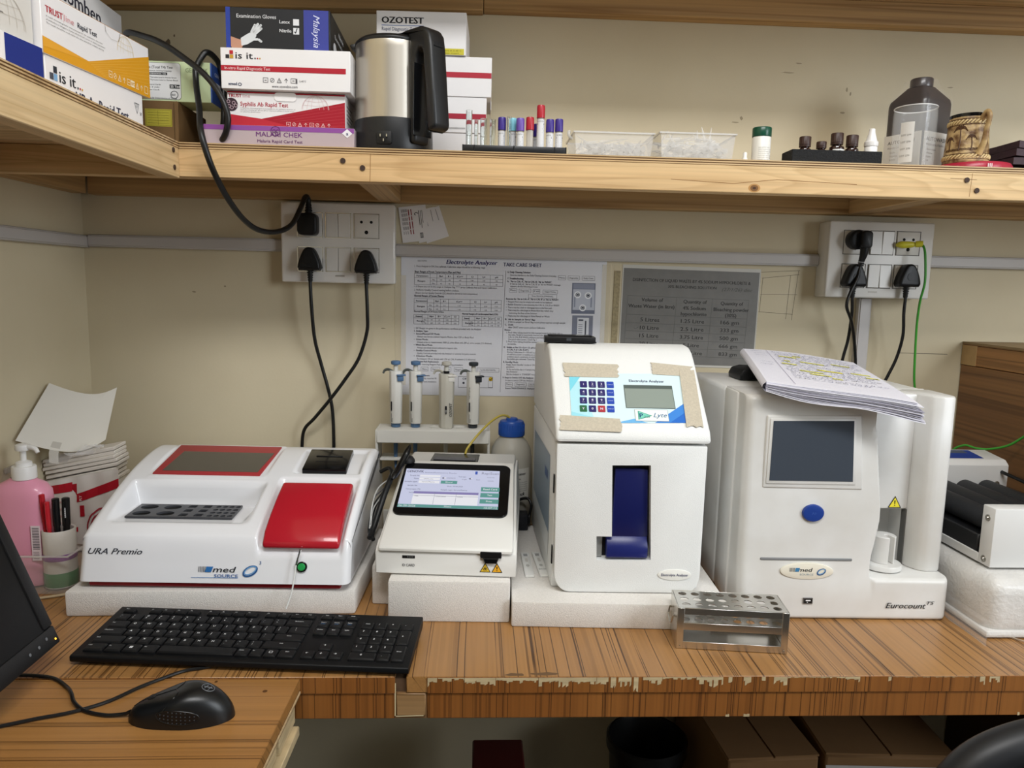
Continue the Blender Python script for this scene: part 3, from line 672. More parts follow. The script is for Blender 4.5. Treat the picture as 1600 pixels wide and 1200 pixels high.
cs = G().box(.052, .0835, -.0045, .002, .0305, .0405, .001, 1).obj('cassette_slot', BLACK, r)
G().prism([(.056, .0305), (.0795, .0305), (.0765, .0225), (.059, .0225)], -.005, .001, 'y', .0008, 1).obj('slot_tray', BLACKG, cs)
def warning(M, size, col, parent, kind):
    g = G(M); a = size; h = a*.9
    g.poly([(-a/2, 0), (a/2, 0), (0, h)], '#181818', 1); g.poly([(-a*.40, a*.06), (a*.40, a*.06), (0, h-a*.12)], col, 2)
    if kind == 'bio':
        for k in range(3): t = PI/2+k*2*PI/3; g.ring(a*.2, a*.2, a*.045, '#181818', 3, a*.105*math.cos(t), a*.32+a*.105*math.sin(t), 14)
        g.poly(ell(a*.08, a*.08, 10, 0, a*.32), '#181818', 4)
    else:
        g.poly([(-a*.05, h*.62), (a*.05, h*.62), (a*.03, h*.32), (-a*.03, h*.32)], '#181818', 3); g.poly(ell(a*.09, a*.09, 10, 0, h*.21), '#181818', 3)
    g.obj('warning_sticker', parent=parent, flat=True)
warning(FRONT(.0595, -.0003, .0075), .0165, '#e6bf3a', r, 'bio'); warning(FRONT(.0770, -.0003, .0075), .0165, '#f0b02c', r, 'warn')
# stylus and its holder
lr = tag(G().lathe([(0, 0), (.011, 0), (.0125, .002), (.012, .006), (.0085, .011), (.003, .0135), (0, .0138)], 20).obj('pen_holder', mat('black_rubber', '#1b1b1d', .55), loc=(-.118, 1.254, .9375)), 'round black rubber pen holder stuck on the corner of the screen reader', 'pen holder')
t = thing('stylus_pen', 'black stylus leaning on the rubber holder beside the lit screen', 'pen', (-.121, 1.24, .95))
G().tube([(.008, .004, .022), (.005, 0, .014), (-.002, -.012, -.001), (-.010, -.030, -.015), (-.0165, -.050, -.0245)], lambda s: .0012+.0045*min(1, s*3)*min(1, (1-s)*9+.15), 12).obj('barrel', BLACKG, t)
G().tube([(-.010, -.030, -.0105), (-.0155, -.046, -.0185)], .0016, 8, smooth=False).obj('clip', BLACK, t)
t = thing('data_cable', 'thin dark cables and black strip bunched between the two left instruments', 'cable', (-.153, 1.20, .882))
G().tube([(.014, .012, .047), (.004, -.02, .02), (-.008, -.055, -.022), (-.012, -.075, -.035)], .0048, 10).obj('black_strip', BLACK, t)
G().tube([(-.012, .05, .04), (.004, .045, .048), (.010, .03, .040), (.002, .0, .02), (-.012, -.02, .0), (-.016, -.05, -.03), (-.006, -.08, -.035)], .0034, 10).obj('cable', CABLE, t)
g = G(); g.tube([(.012, .01, .032), (-.004, -.01, .022), (-.012, -.03, .014), (-.014, -.055, -.02)], .0012, 6); g.obj('thin_wire', mat('grey_wire', '#4a4a4e', .4), t)
G().tube([(.013, .014, .040), (-.006, -.012, .030), (-.013, -.035, .010), (-.015, -.058, -.025)], .0012, 6).obj('thin_wire', mat('clear_wire', '#a9a9a6', .3), t)
G().tube([(.010, .008, .026), (-.002, -.015, .014), (-.012, -.04, .0), (-.013, -.06, -.028)], .0010, 6).obj('thin_wire', mat('clear_wire'), t)

# ------------------------------------------------------------------ electrolyte analyzer
r = thing('electrolyte_analyzer', 'tall white electrolyte analyzer with taped keypad and dark blue flap', 'analyzer', (.2336, 1.0505, .7895), -.027)
EW = mat('grainy_white_plastic', '#e9eae8', .5, bump=.25, bscale=700)
door = G().prism([(-.1155, .2285)] + [(-.1140+.024*(1-math.cos(a)), .0005+.030*(1-math.sin(a))) for a in [k*PI/12 for k in range(7)]] + [(.1070-.022*(1-math.cos(a)), .0005+.030*(1-math.sin(a))) for a in [k*PI/12 for k in range(6, -1, -1)]] + [(.1075, .2285)], 0, .02, 'y', .0025, 2).obj('door', EW, r)
g = G(); g.prism([(-.0505, .0515), (.0310, .0525), (.0245, .1985), (-.0325, .1975), (-.0290, .0885), (-.0520, .0885)], -.01, .017, 'y')
c1 = g.obj('cutter'); c1.parent = r; cut(door, [c1])
g = G(); g.prism([(-.1165, .0205), (-.1330, .335), (.1150, .335), (.1095, .0205)], 0, .2325, 'z', .003, 2); g.obj('housing', EW, r)
g = G(); g.prism([(-.002, .2315), (-.003, .238), (.003, .250), (.10, .343), (.118, .357), (.135, .3635), (.165, .3655), (.335, .352), (.342, .345), (.342, .2330), (.02, .2315)], -.1175, .1115, 'x', .005, 3)
for v in g.v:
    if v.x < 0: v.x -= .016*max(0, v.y)/.34
    v.x -= .004*max(0, v.z-.24)/.12 if v.x > 0 else 0
g.obj('head', EW, r)
G().box(-.0500, .0300, .0165, .0180, .053, .197).obj('window_back', mat('black_recess', '#08080c', .5), r)
G().box(-.0515, -.0415, .012, .0165, .053, .087).obj('grey_insert', mat('grey_insert', '#8f8f8c', .4), r)
fl = G().prism([(-.0285, .086), (.0262, .086), (.0222, .1905), (-.0262, .1905)], .008, .0162, 'y', .0015, 2).obj('flap', NAVY, r)
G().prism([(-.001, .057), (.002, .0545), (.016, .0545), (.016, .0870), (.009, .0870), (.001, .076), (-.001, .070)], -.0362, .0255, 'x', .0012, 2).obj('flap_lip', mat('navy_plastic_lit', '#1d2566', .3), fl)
for z in (.165, .055): G().box(-.1180, -.1160, .010, .016, z-.014, z+.014).obj('hinge', BLACK, r)
SP = fr((0, .003, .250), (1, 0, 0), (0, .097, .093))
pn = G(SP).prism([(-.0935, .011), (.0795, .0145), (.0815, .1090), (-.0935, .1058)], -.0005, .0006, 'z').obj('keypad_panel', mat('keypad_film', '#d9eef3', .18), r)
g = G(SP @ Matrix.Translation((0, 0, .0007)))
g.poly([(-.0935, .070), (-.072, .1062), (-.0935, .1058)], '#7fd4e6', 1); g.poly([(-.0935, .011), (-.030, .0120), (-.0935, .032)], '#9adbe8', 1); g.poly([(-.0935, .032), (-.06, .0215), (-.08, .092), (-.0935, .070)], '#b4e5ef', 1)
g.poly([(-.03, .0120), (.02, .0132), (.0, .0205)], '#6fb4e6', 1); g.poly([(.03, .0134), (.0795, .0145), (.0803, .052)], '#3f86d8', 1); g.poly([(.052, .0139), (.0795, .0145), (.0797, .035)], '#2a6cc8', 2)
g.text('Electrolyte Analyzer', -.001, .0905, .0050, '#27285a', w=.0545, bold=.012)
g.rect(-.0105, .0645, .0400, .0845, '#55605c', 2); g.use(mat('lcd_glass')).rect(-.0095, .0635, .0410, .0775, None, 3)
g.rect(.0020, .0515, .0165, .0375, '#eef2ee', 3); g.frame(.0020, .0515, .0165, .0375, .0005, '#9aa5a0', 4)
g.poly([(.0060, .0185), (.0275, .0262), (.0065, .0352)], '#2f9a84', 4); g.poly([(.0072, .0200), (.0250, .0262), (.0075, .0337)], '#7fd0bb', 5)
g.text('P', .0085, .0225, .0080, '#1d4a7a', bold=.03, ly=6); g.text('ass', .0150, .0225, .0055, '#4f9a8c', ly=6); g.text('Lyte', .0290, .0235, .0085, '#3b6f9c', w=.0205, shear=.4, ly=6)
g.obj('panel_print', parent=pn, flat=True)
KL = [['1', '2', '3', 'SAMPLE'], ['4', '5', '6', 'CALIB'], ['7', '8', '9', 'STANDBY'], ['Y', '0', 'N', 'MENU']]
SUB = [['', 'ABC', 'DEF'], ['GHI', 'JKL', 'MNO'], ['PQR', 'STU', 'VWX'], ['', '', '']]
kmesh = {}
for j in range(4):
    for i in range(4):
        col = '#21277e' if i == 3 else {'Y': '#2c6a45', 'N': '#b03440'}.get(KL[j][i], '#2a2566')
        if i == 3: col = '#2448b0'
        if col not in kmesh:
            kmesh[col] = G().prism(rrect(.0108, .0118, .001, 2), 0, .0009, 'z').obj('key', mat('key_'+col[1:], col, .3), pn)
            o = kmesh[col]
        else:
            o = kmesh[col].copy(); C.objects.link(o)
        o.parent = pn
        px, py = -.0722+i*.01375-j*.0009, .0838-j*.0155
        m = SP @ Matrix.Translation((px, py, .0007)); o.matrix_local = m
        g = G(Matrix.Translation((0, 0, .0009)))
        if i == 3: g.text(KL[j][i], 0, -.001, .0018, '#c9d3f4', al='c', w=.0078)
        else:
            g.text(KL[j][i], 0, -.0012 if SUB[j][i] else -.002, .0042, '#e8e8f4', al='c', bold=.02)
            if SUB[j][i]: g.text(SUB[j][i], 0, -.0042, .0016, '#b8b8d4', al='c')
        lo = g.obj('key_legend', parent=pn, flat=True); lo.matrix_local = m
# masking tape strips round the panel
TAPE = mat('masking_tape', '#cfc5b1', .7, var=.12, vscale=300, bump=.3, bscale=500)
TAPE.node_tree.nodes['Principled BSDF'].inputs['Alpha'].default_value = .93
rnd = random.Random(8)
def tape(pts, lift=.0016, jag=.0018):
    a, b, c, d = [Vector(p) for p in pts]     # lower left, lower right, upper right, upper left; torn ends are the short sides
    n = 7; R = [b+(c-b)*k/n+(b-a).normalized()*rnd.uniform(-jag, jag) for k in range(n+1)]; Lf = [d+(a-d)*k/n+(b-a).normalized()*rnd.uniform(-jag, jag) for k in range(n+1)]
    G(SP).prism([(p.x, p.y) for p in R+Lf], lift-.0008, lift, 'z').obj('masking_tape', TAPE, r)
tape([(-.099, .0985), (-.017, .0985), (-.0155, .1250), (-.103, .1265)]); tape([(.037, .1065), (.096, .1035), (.101, .1235), (.038, .1305)])
tape([(.0800, .1165), (.0760, .0075), (.1010, .0075), (.1035, .1165)], .0022); tape([(-.111, -.0025), (-.021, -.0045), (-.0205, .0195), (-.1105, .0245)], .0016)
bd = G(FRONT(.0678, 0, .0305)).prism(ell(.0505, .0175, 28), 0, .0016, 'z', .0007, 2).obj('oval_badge', mat('badge_white', '#f0efe9', .2), r)
g = G(FRONT(.0678, -.0016, .0305)); g.text('Electrolyte Analyzer', 0, -.0019, .0042, '#23285c', al='c', w=.0405, bold=.015); g.obj('badge_lettering', parent=bd, flat=True)
g = G(); SX = lambda y: -.1167-.0165*(y-.0205)/.3145
for pts, h in (([(.07, .195), (.30, .190), (.30, .075), (.065, .07)], '#8da0b4'), ([(.065, .07), (.30, .078), (.30, .055), (.07, .03)], '#e8ecee'), ([(.09, .165), (.13, .165), (.13, .150), (.09, .150)], '#3a5a92')):
    g.use(ink(h, .3)); k = 1 if h != '#3a5a92' else 2
    g.add([(SX(y)-.0004*k, y, z) for y, z in pts], [(3, 2, 1, 0)])
g.obj('side_label', parent=r, flat=True)
t = thing('cartridge_tray', 'small black plastic cartridge lying on top of the electrolyte analyzer', 'cartridge', (.152, 1.218, 1.1556), -.05)
G().box(-.0420, .0420, -.019, .019, 0, .0095, .0012, 2).obj('case', mat('satin_black_plastic', '#1a1a1c', .35), t)
g = G(); g.box(-.036, .036, -.014, .014, .0095, .0115, .0006, 1).box(-.043, .043, -.0205, -.0185, .000, .0020); g.obj('raised_lid', BLACK, t)
g = G(TOP(0, 0, .0116)); g.rect(.010, .024, -.008, .002, '#cfd2d4').rect(-.03, -.015, -.005, .003, '#55585c').rect(.026, .032, -.008, .0, '#aeb2b6'); g.obj('window_marks', parent=t, flat=True)
g = G(FRONT(-.006, -.0191, .003)); g.rect(0, .008, 0, .0045, '#3f4246'); g.obj('front_mark', parent=t, flat=True)
def cassette(x, y, rz, label, word):
    t = thing('test_cassette', label, 'test cassette', (x, y, .789), rz, 'used test cassettes')
    G().prism(rrect(.0150, .102, .002, 3), 0, .0042, 'z', .0012, 2).obj('case', mat('cassette_white', '#e4e4e0', .4), t)
    g = G(TOP(0, 0, .0043)); g.poly(ell(.006, .010, 16, 0, -.010), '#b9b9b4').poly(rrect(.0045, .016, .002, 3, 0, .014), '#c9c6c0')
    g.rect(-.005, .005, .030, .044, '#f2f2f0'); 
    for k in range(5): g.rect(-.0035, .0035, .0315+k*.0024, .0325+k*.0024 + .0004*(k % 2), '#2b2b2b', 2)
    if word: g.text(word, 0, -.028, .0028, '#4a4a4a', al='c', w=.012, bold=.01)
    g.obj('cassette_print', parent=t, flat=True); return t
cassette(.0870, 1.160, .02, 'white test cassette lying next to the screen reader on the foam slab', '')
cassette(.1085, 1.162, .06, 'white test cassette with printed word, lying close to the electrolyte analyzer', 'Genovik')

# ------------------------------------------------------------------ haematology analyzer
r = thing('hematology_analyzer', 'large white blood count analyzer with grey screen and blue oval button', 'analyzer', (.565, 1.045, .7505), -.024)
HW = mat('satin_white_plastic', '#e4e4e2', .3, var=.05, vscale=9, var2='#d7d5d0')
G().box(-.1680, .1655, .112, .31, .006, .3425, .008, 3).obj('housing', HW, r)
G().box(-.1675, .034, .052, .1125, .010, .3420, .004, 2).obj('housing_left', HW, r)
rgt = catmull([(.0440, .02, 0), (.0435, .06, 0), (.0420, .085, 0), (.0470, .12, 0), (.0520, .165, 0), (.0460, .225, 0), (.0365, .305, 0), (.0350, .345, 0)], 5)
RG = [(p.y, p.x) for p in rgt]
def rnd_in(e, q): e = max(0, min(q, e)); return q-math.sqrt(q*q-e*e)
def front(x, z):
    yb = .010*ss(.03, .12, z)-.003*math.exp(-((z-.13)/.08)**2)*ss(.06, .12, z)
    e = interp(RG, z); m = 1-ss(e-.005, e+.003, x)
    back = rnd_in(z-.058, .0078) if z <= .0658 else .112
    y = back+(yb-back)*m
    y += rnd_in(-.164+.014-x, .014)+rnd_in(z-.333, .010)+rnd_in(.006-z, .006)+(rnd_in(x-.150, .012) if z < .066 else 0)
    return y
xs = [-.164+.014*(1-math.cos(k*PI/16)) for k in range(8)]+[-.150+k*.005 for k in range(37)]+[.0335+k*.0012 for k in range(21)]+[.062+k*.006 for k in range(15)]+[.150+.012*math.sin(k*PI/16) for k in range(9)]
xs = sorted(set(round(x, 5) for x in xs))
zs = [.0005+.0055*(1-math.cos(k*PI/12)) for k in range(6)]+[.006+k*.004 for k in range(13)]+[.058+.0078*math.sin(k*PI/12) for k in range(7)]+[.0662]+[.070+k*.006 for k in range(44)]+[.333+.010*math.sin(k*PI/12) for k in range(7)]
zs = sorted(set(round(z, 5) for z in zs))
xx = [xs[0]]+xs+[xs[-1]]; zz_ = zs+[zs[-1]]; nx, nz = len(xx)-1, len(zz_)-1
def fsh(u, v):
    i, j = round(u*nx), round(v*nz); y = front(xx[i], zz_[j])
    if i in (0, nx) or j == nz: y = max(y, .113)
    return (xx[i], y, zz_[j])
G().grid(nx, nz, fsh).obj('front_bezel', HW, r, ang=60)
G().box(-.158, .158, .016, .113, .0005, .060).obj('base', HW, r)
g = G(); g.prism([(.1165, .075), (.1200, .052), (.1290, .036), (.1400, .030), (.1600, .031), (.1685, .044), (.1690, .115), (.1165, .115)], .0655, .3430, 'z', .004, 2); g.obj('side_column', HW, r)
G().box(.030, .1185, .060, .1125, .158, .3425, .003, 2).obj('recess_panel', HW, r)
G().box(.030, .1185, .106, .1125, .0655, .1585).obj('sample_bay', mat('bay_white', '#d9d9d6', .4), r)
G().box(.1168, .1185, .060, .107, .0655, .1575).obj('bay_edge', mat('bay_shadow_gap', '#5a5955', .5), r)
fr_ = G().prism([(-.1355, .2035), (.0170, .2025), (.0070, .3165), (-.1350, .3140)], .0070, .016, 'y', .0025, 3).obj('screen_frame', HW, r)
ins = G().prism([(-.1310, .2105), (.0050, .2105), (-.0020, .3115), (-.1305, .3095)], .0055, .010, 'y', .001, 2).obj('screen_lip', HW, fr_)
g = G(FRONT(0, .0052, 0)); g.use(mat('grey_screen_glass', '#434a54', .16, spec=.6)).poly([(-.1265, .2155), (.0000, .2155), (-.0055, .3080), (-.1262, .3060)], None); g.obj('screen', parent=fr_, flat=True)
btn = G(FRONT(-.0562, .0062, .1660)).lathe([(.0166, -.002), (.0166, .0015), (.0155, .0030), (.0115, .0038), (0, .0030)], 28, sx=1, sy=.80).obj('start_button', mat('blue_button', '#23408f', .25), r)
g = G(FRONT(-.0562, .0032, .1660)); g.text('START', 0, -.0016, .0040, '#33549f', al='c', w=.020, bold=.01); g.obj('button_lettering', parent=btn, flat=True)
G().box(-.1315, .0095, .0048, .0105, .0912, .0952, .001, 1).obj('grey_strip', mat('strip_grey', '#7f8183', .4), r)
bd = G(FRONT(-.0600, .0040, .0755)).prism(ell(.0815, .0260, 32), -.003, .0022, 'z', .0009, 2).obj('oval_badge', mat('badge_cream', '#ebe6d6', .25), r)
g = G(FRONT(-.0600, .0017, .0755))
for k in range(5): g.rect(-.0270+k*.0017, -.0262+k*.0017, -.0005, .0055, '#555a60', 2)
g.poly([(-.019, -.0005), (-.013, -.0005), (-.0115, .0055), (-.018, .0055)], '#3f7fae', 3); g.text('med', -.0140, -.0005, .0066, '#23262b', w=.0220, bold=.015, shear=.2)
g.text('SOURCE', -.0110, -.0062, .0030, '#8fa3b0', w=.021); g.obj('badge_lettering', parent=bd, flat=True)
g = G(FRONT(.0218-.0600, .0017, .0750) @ Matrix.Rotation(.5, 4, 'Z')); g.ring(.0150, .0098, .0016, '#2c5687', 2); g.ring(.0122, .0070, .0009, '#7fb0dc', 3, .0004, .0005); g.obj('ring_logo', parent=bd, flat=True)
us = G().box(-.0640, -.0495, -.0018, .001, .0255, .0345).obj('usb_port', mat('usb_metal', '#77797c', .3, metal=.8), r)
g = G(FRONT(0, -.0019, 0)); g.rect(-.0627, -.0508, .0268, .0332, '#151515').rect(-.0605, -.0530, .0300, .0318, '#e8e8e8', 2).rect(-.0585, -.0570, .0275, .0285, '#cfcfcf', 2); g.obj('usb_contacts', parent=us, flat=True)
g = G(FRONT(0, -.0012, 0)); g.text('Eurocount', .0640, .0200, .0090, '#17181b', w=.0620, bold=.010, shear=.3); g.text('TS', .1270, .0265, .0052, '#17181b', w=.0115, bold=.008, shear=.3); g.obj('lettering', parent=r, flat=True)
warning(FRONT(.0975, .0596, .1600), .0215, '#e9d93c', r, 'warn')
hd = G().lathe([(.0270, 0), (.0295, .0015), (.0295, .0075), (.0285, .0090), (0, .0090)], 30, (.0780, .048, .0668)).obj('holder_disc', HW, r)
out = [(.0175*math.cos(math.radians(a)), .0175*math.sin(math.radians(a))) for a in range(-56, 279, 8)]
g = G(Matrix.Translation((.0800, .050, .0758))); g.prism(out+[(-.0002, -.0030), (.0022, .0030), (.0072, .0025)], 0, .0430, 'z', .0008, 1); g.obj('tube_socket', HW, hd)
g = G(TOP(0, 0, .3427)); g.rect(.055, .145, .20, .26, '#d8d3c0').frame(.058, .142, .203, .257, .001, '#a09a88', 2); g.obj('top_label', parent=r, flat=True)
# ------------------------------------------------------------------ sheets on the wall
ZI = lambda v: v
def sheet(name, label, cat, x, z, w, h, rot=0, group=None, th=.0006, col=None):
    """paper stuck flat on the back wall; origin at its lower left corner"""
    o = G().box(0, w, -th, 0, 0, h).obj(name, col or PAPER, flat=True)
    o.location = (x, WY-.0003, z); o.rotation_euler = (0, rot, 0); return tag(o, label, cat, group)
FILM = mat('laminated_paper', '#d9dae0', .22, spec=.4)
o = sheet('instruction_sheet', 'laminated Electrolyte Analyzer take care sheet on the wall behind the pipettes', 'poster', -.1545, 1.0215, .411, .2765, 0, col=FILM)
g = G(FRONT(0, -.0007, 0)); K = .411/1424; I1 = '#4a4a55'; I2 = '#2e2a66'
def T_(s, x, y, w=None, h=14, c=I1, b=0, sh=0, al='l'): g.text(s, (x-128)*K, .2765-(y-100)*K, h*K, c, (w*K if w else None), al, b, sh)
def box_(x0, y0, x1, y1, wd=1.6): g.frame((x0-128)*K, (x1-128)*K, .2765-(y1-100)*K, .2765-(y0-100)*K, wd*K, I1)
def ln(x0, y0, x1, y1, wd=1.6): g.line([((x0-128)*K, .2765-(y0-100)*K), ((x1-128)*K, .2765-(y1-100)*K)], wd*K, I1)
T_('Electrolyte Analyzer', 438, 142, 352, 30, I2, .022, .25); T_('TAKE CARE SHEET', 832, 150, 264, 26, '#3a3d63', .02)
T_('ELEC/SOP/01', 242, 130, 62, 10)
T_('1. Once Analyzer is ON, first calibrate. Calibration slope should be in following range', 220, 168, 486, 13)
T_('Slope Ranges of Room Temperature (Max and Min):', 220, 205, 318, 13, b=.025); ln(220, 209, 538, 209)
def table(x0, x1, ys, xs, head, rows):
    box_(x0, ys[0], x1, ys[-1])
    for y in ys[1:-1]: ln(x0 if y == ys[1] else xs[0], y, x1, y)
    for x in xs: ln(x, ys[0], x, ys[-1])
    T_('Parameters', x0+14, ys[1]-7, min(80, xs[0]-x0-12), 11, b=.03)
    T_('Ranges', x0+22, (ys[1]+ys[-1])/2+4, 52, 11, b=.03)
    for x, t in zip([(a+b)/2 for a, b in zip(xs[1:], xs[2:]+[x1])], head): T_(t, x, ys[1]-7, None, 12, b=.03, al='c')
    for k, rw in enumerate(rows):
        T_(('Min', 'Max')[k], (xs[0]+xs[1])/2, ys[k+2]-5, None, 9, al='c')
        for x, t in zip([(a+b)/2 for a, b in zip(xs[1:], xs[2:]+[x1])], rw): T_(t, x, ys[k+2]-5, None, 9, al='c')
table(220, 830, [212, 240, 262, 288], [328, 374, 432, 488, 578, 656, 742], ['Na+', 'K+', 'iCa++', 'Cl', 'Li+', 'pH'], [['120', '-56', '-30', '130', '130', '150'], ['45', '45', '22', '38', '45', '38']])
T_('\u2022  If Slopes are not in the range or Analyzer flag ***** press Calibrate key and repeat Calibration.', 220, 306, 572, 12)
T_('2. Perform Quality Control testing before analysis.', 218, 330, 310, 13); T_('(Ensure Correct Quality Controls (QC) should be stored at room temperature)', 226, 350, 430, 12)
T_('Normal Ranges of Serum Plasma:', 220, 370, 204, 13, b=.025); ln(220, 373, 424, 373)
table(218, 822, [384, 412, 438, 464], [308, 354, 400, 455, 605, 676, 752], ['Na+', 'K+', 'iCa++', 'Cl', 'Li+', 'pH'], [['135', '3.5', '1.10', '96', '0.50', '7.35'], ['145', '5.0', '1.35', '106', '1.50', '7.45']])
T_('Normal Ranges of 24 hours Urine:', 218, 478, 206, 12, b=.025); T_('Normal Ranges of Cerebrospinal fluid (CSF):', 552, 488, 250, 12, b=.025)
table(216, 528, [494, 518, 538, 560], [274, 314, 366, 420, 476], ['Na+', 'K+', 'iCa++', 'Cl'], [['40', '25', '100', '110'], ['220', '125', '300', '250']])
table(552, 826, [500, 526, 548, 570], [600, 640, 688, 734, 782], ['Na+', 'K+', 'iCa++', 'Cl'], [['137', '2.6', '1.0', '115'], ['150', '3.2', '1.40', '132']])
L_ = ['\u2022  QC Ranges are given in the performance certificate provided with the Analyzer', '3. Analyse Type:', '\u2022  Serum/Plasma/CSF Mode:', 'Always use Serum, Lithium heparin Plasma clear CSF or Body Fluid', '\u2022  Urine Mode:', 'Diluted urine i.e. measurement 1000 \u00b5L urine dilute with 200 \u00b5L urine sample (1:5 dilutions)',
      '\u2022  Whole Blood Mode:', 'Always use whole blood collected in heparin tube', '\u2022  Quality Control Mode:', 'Quality Controls provided with the Analyzer or external 3rd party controls', '\u2022  Dilution Mode:', 'Re-measure 100 \u00b5L Sample with 200 \u00b5L CAL A solution (1:2 dilutions)', '4. Reagent Pack Replacement:', 'After inserting Reagent Pack go to following procedure']
for k, (s, x, w) in enumerate(zip(L_, (218, 218, 218, 240, 218, 240, 218, 240, 218, 240, 218, 240, 222, 240), (468, 98, 180, 392, 98, 520, 130, 280, 160, 410, 130, 408, 170, 320))):
    T_(s, x, 594+k*19.4, w, 12, b=.025 if s[0] in '34' or (s[0] == '\u2022' and k) else 0)
for x0, x1, t in ((268, 318, 'Menu'), (338, 400, 'Diagnostics'), (430, 478, 'Flow'), (500, 560, 'Reagent'), (660, 816, 'Yes CAL A/B & WASH FILL')):
    box_(x0, 860, x1, 888); T_(t, (x0+x1)/2, 879, (x1-x0)*.7, 11, al='c')
T_('5. Shut Down:', 230, 925, 100, 13, b=.03); T_('Shut pump reservoir fill', 246, 945, 130, 12); T_('during next installation', 246, 968, 130, 12)
box_(530, 922, 772, 1000, 2.2); ln(676, 922, 676, 1000); T_('OFF', 560, 945, 40, 14, b=.04); g.poly(ell(16*K, 16*K, 14, (567-128)*K, .2765-(968-100)*K), I1)
g.poly(ell(30*K, 30*K, 16, (758-128)*K, .2765-(938-100)*K), '#c9a82c'); g.line([((748-128)*K, .2765-(938-100)*K), ((756-128)*K, .2765-(946-100)*K), ((770-128)*K, .2765-(928-100)*K)], 4*K, '#26251c', 2); box_(742, 950, 772, 998)
ln(848, 180, 826, 1030, 2)
T_('6. Daily Cleaning Solution:', 862, 194, 160, 13, b=.03); T_('Execute mandatory the Daily Cleaning Solution everyday', 882, 214, 318, 12)
for x0, x1, t in ((1216, 1266, 'Menu'), (1284, 1362, 'Diagnostics'), (1382, 1470, 'Daily Clean')): box_(x0, 204, x1, 234); T_(t, (x0+x1)/2, 224, (x1-x0)*.75, 11, al='c')
T_('7. Troubleshooting:', 862, 238, 112, 13, b=.03)
T_("A.  'Air in CAL A', 'Air in CAL B', 'Air in WASH':", 860, 258, 310, 13, b=.03); T_("If 'Air in CAL A', 'Air in CAL B' or 'Air in WASH' message", 882, 275, 350, 12); T_('appears, do the following process', 882, 291, 190, 12)
for x0, x1, y0, t in ((876, 928, 300, 'Menu'), (944, 1026, 302, 'Diagnostics'), (1042, 1090, 304, 'Fill'), (1110, 1212, 306, 'Reagent Priming'), (1010, 1208, 338, 'Prime CAL A/CAL B/WASH/ALL')): box_(x0, y0, x1, y0+26); T_(t, (x0+x1)/2, y0+17, (x1-x0)*.75, 11, al='c')
R_ = ["Reasons for 'Air in CAL A', 'Air in CAL B' or 'Air in WASH':", '\u2022  Reagent Pack may be empty and needs to be replaced', '\u2022  Bubble Detector is not detecting the CAL A, CAL B or WASH', '\u2022  There may be a leak or disengagement in the flow path', '\u2022  There may be a blockage in Waste flow line, which stop', 'restricting the flow of the Solution', '\u2022  There may be a blockage in Valve Manual or Waste']
for k, (s, w) in enumerate(zip(R_, (366, 320, 370, 320, 330, 196, 306))): T_(s, 856 if k != 5 else 876, 378+k*19.6, w, 12, b=.03 if k == 0 else 0)
for s, x, y, w, b in (("B.  Air in Sample or 'Error' flag:", 852, 520, 210, .03), ("If 'Air in sample' or 'Error' flag occurs please aspirate enough sample", 874, 538, 400, 0), ('C.  Drift:', 850, 558, 60, .03), ("After 'DRIFT' error occurs, perform Calibration", 874, 576, 258, 0), ('Notes:', 850, 594, 40, .03),
    ('1. Pinch Valve tubing should be fully inserted towards the inner side so', 862, 612, 394, 0), ('the valve. Partial or incorrectly inserted tube may leads to mix up the', 876, 628, 380, 0), ('CAL A, CAL B & WASH solutions and leads for incorrect result.', 876, 644, 366, 0), ('Use pinch valve covers. Check Fig. 1', 876, 660, 200, 0), ('2. Pinch Valve tubing should be removed, relaxed and reinserted after', 862, 676, 390, 0), ('six months.', 872, 692, 60, 0),
    ("D.  Bubble or Na+ K+ iCa++ Cl- pH Li+", 846, 716, 230, .03), ("in CAL A or CAL B mV's", 870, 732, 150, .03), ('During Calibration if + 100 mV is pre', 870, 750, 212, 0), ('of reference tower or bubbles are pre', 870, 766, 208, 0), ('problem assure continuity of column', 870, 782, 208, 0), ('the bubble gets removed. Check Fig. 2', 870, 798, 206, 0), ('8. Standby Mode:', 844, 820, 106, .03), ("Keep 'Auto Standby' mode in 'ON'", 868, 838, 206, 0), ('position.', 868, 854, 56, 0), ('At the end of the day or if sample does', 868, 872, 206, 0), ('the Analyzer.', 868, 888, 80, 0), ("Set the Analyzer in 'STANDBY' mode", 868, 906, 208, 0), ('9. Steps to Switch OFF the Analyzer:', 842, 930, 220, .03), ('In case to switch OFF the Analyzer, p', 862, 950, 210, 0)):
    T_(s, x, y, w, 12, b=b)
for x0, x1, t in ((862, 912, 'Menu'), (930, 1010, 'Diagnostics'), (1028, 1090, 'Shut down')): box_(x0, 960, x1, 986); T_(t, (x0+x1)/2, 977, (x1-x0)*.75, 11, al='c')
T_("Ensure 'MAINTENANCE' displayed", 862, 1006, 206, 12, b=.02); T_('Rev 01', 246, 1032, 30, 10)
g.obj('text_print', parent=o, flat=True)
g = G(FRONT(0, -.0007, 0)); P = lambda x, y: ((x-128)*K, .2765-(y-100)*K)
def R2(x0, y0, x1, y1, h, l): a, b = P(x0, y1); c, d = P(x1, y0); g.rect(a, c, b, d, h, l)
R2(1314, 252, 1478, 466, '#6f7486', 1); R2(1322, 296, 1474, 440, '#b9bdc9', 2); R2(1322, 258, 1470, 292, '#8b90a2', 2)
for x, y in ((1354, 334), (1428, 338), (1392, 424)):
    a, b = P(x, y); g.poly(ell(50*K, 48*K, 20, a, b), '#e3e5ea', 3).ring(30*K, 28*K, 4*K, '#4a4e5c', 4, a, b); R2(x-8, y-6, x+8, y+6, '#3c404c', 4)
for x in (1330, 1446): R2(x, 350, x+10, 420, '#8d93a4', 3)
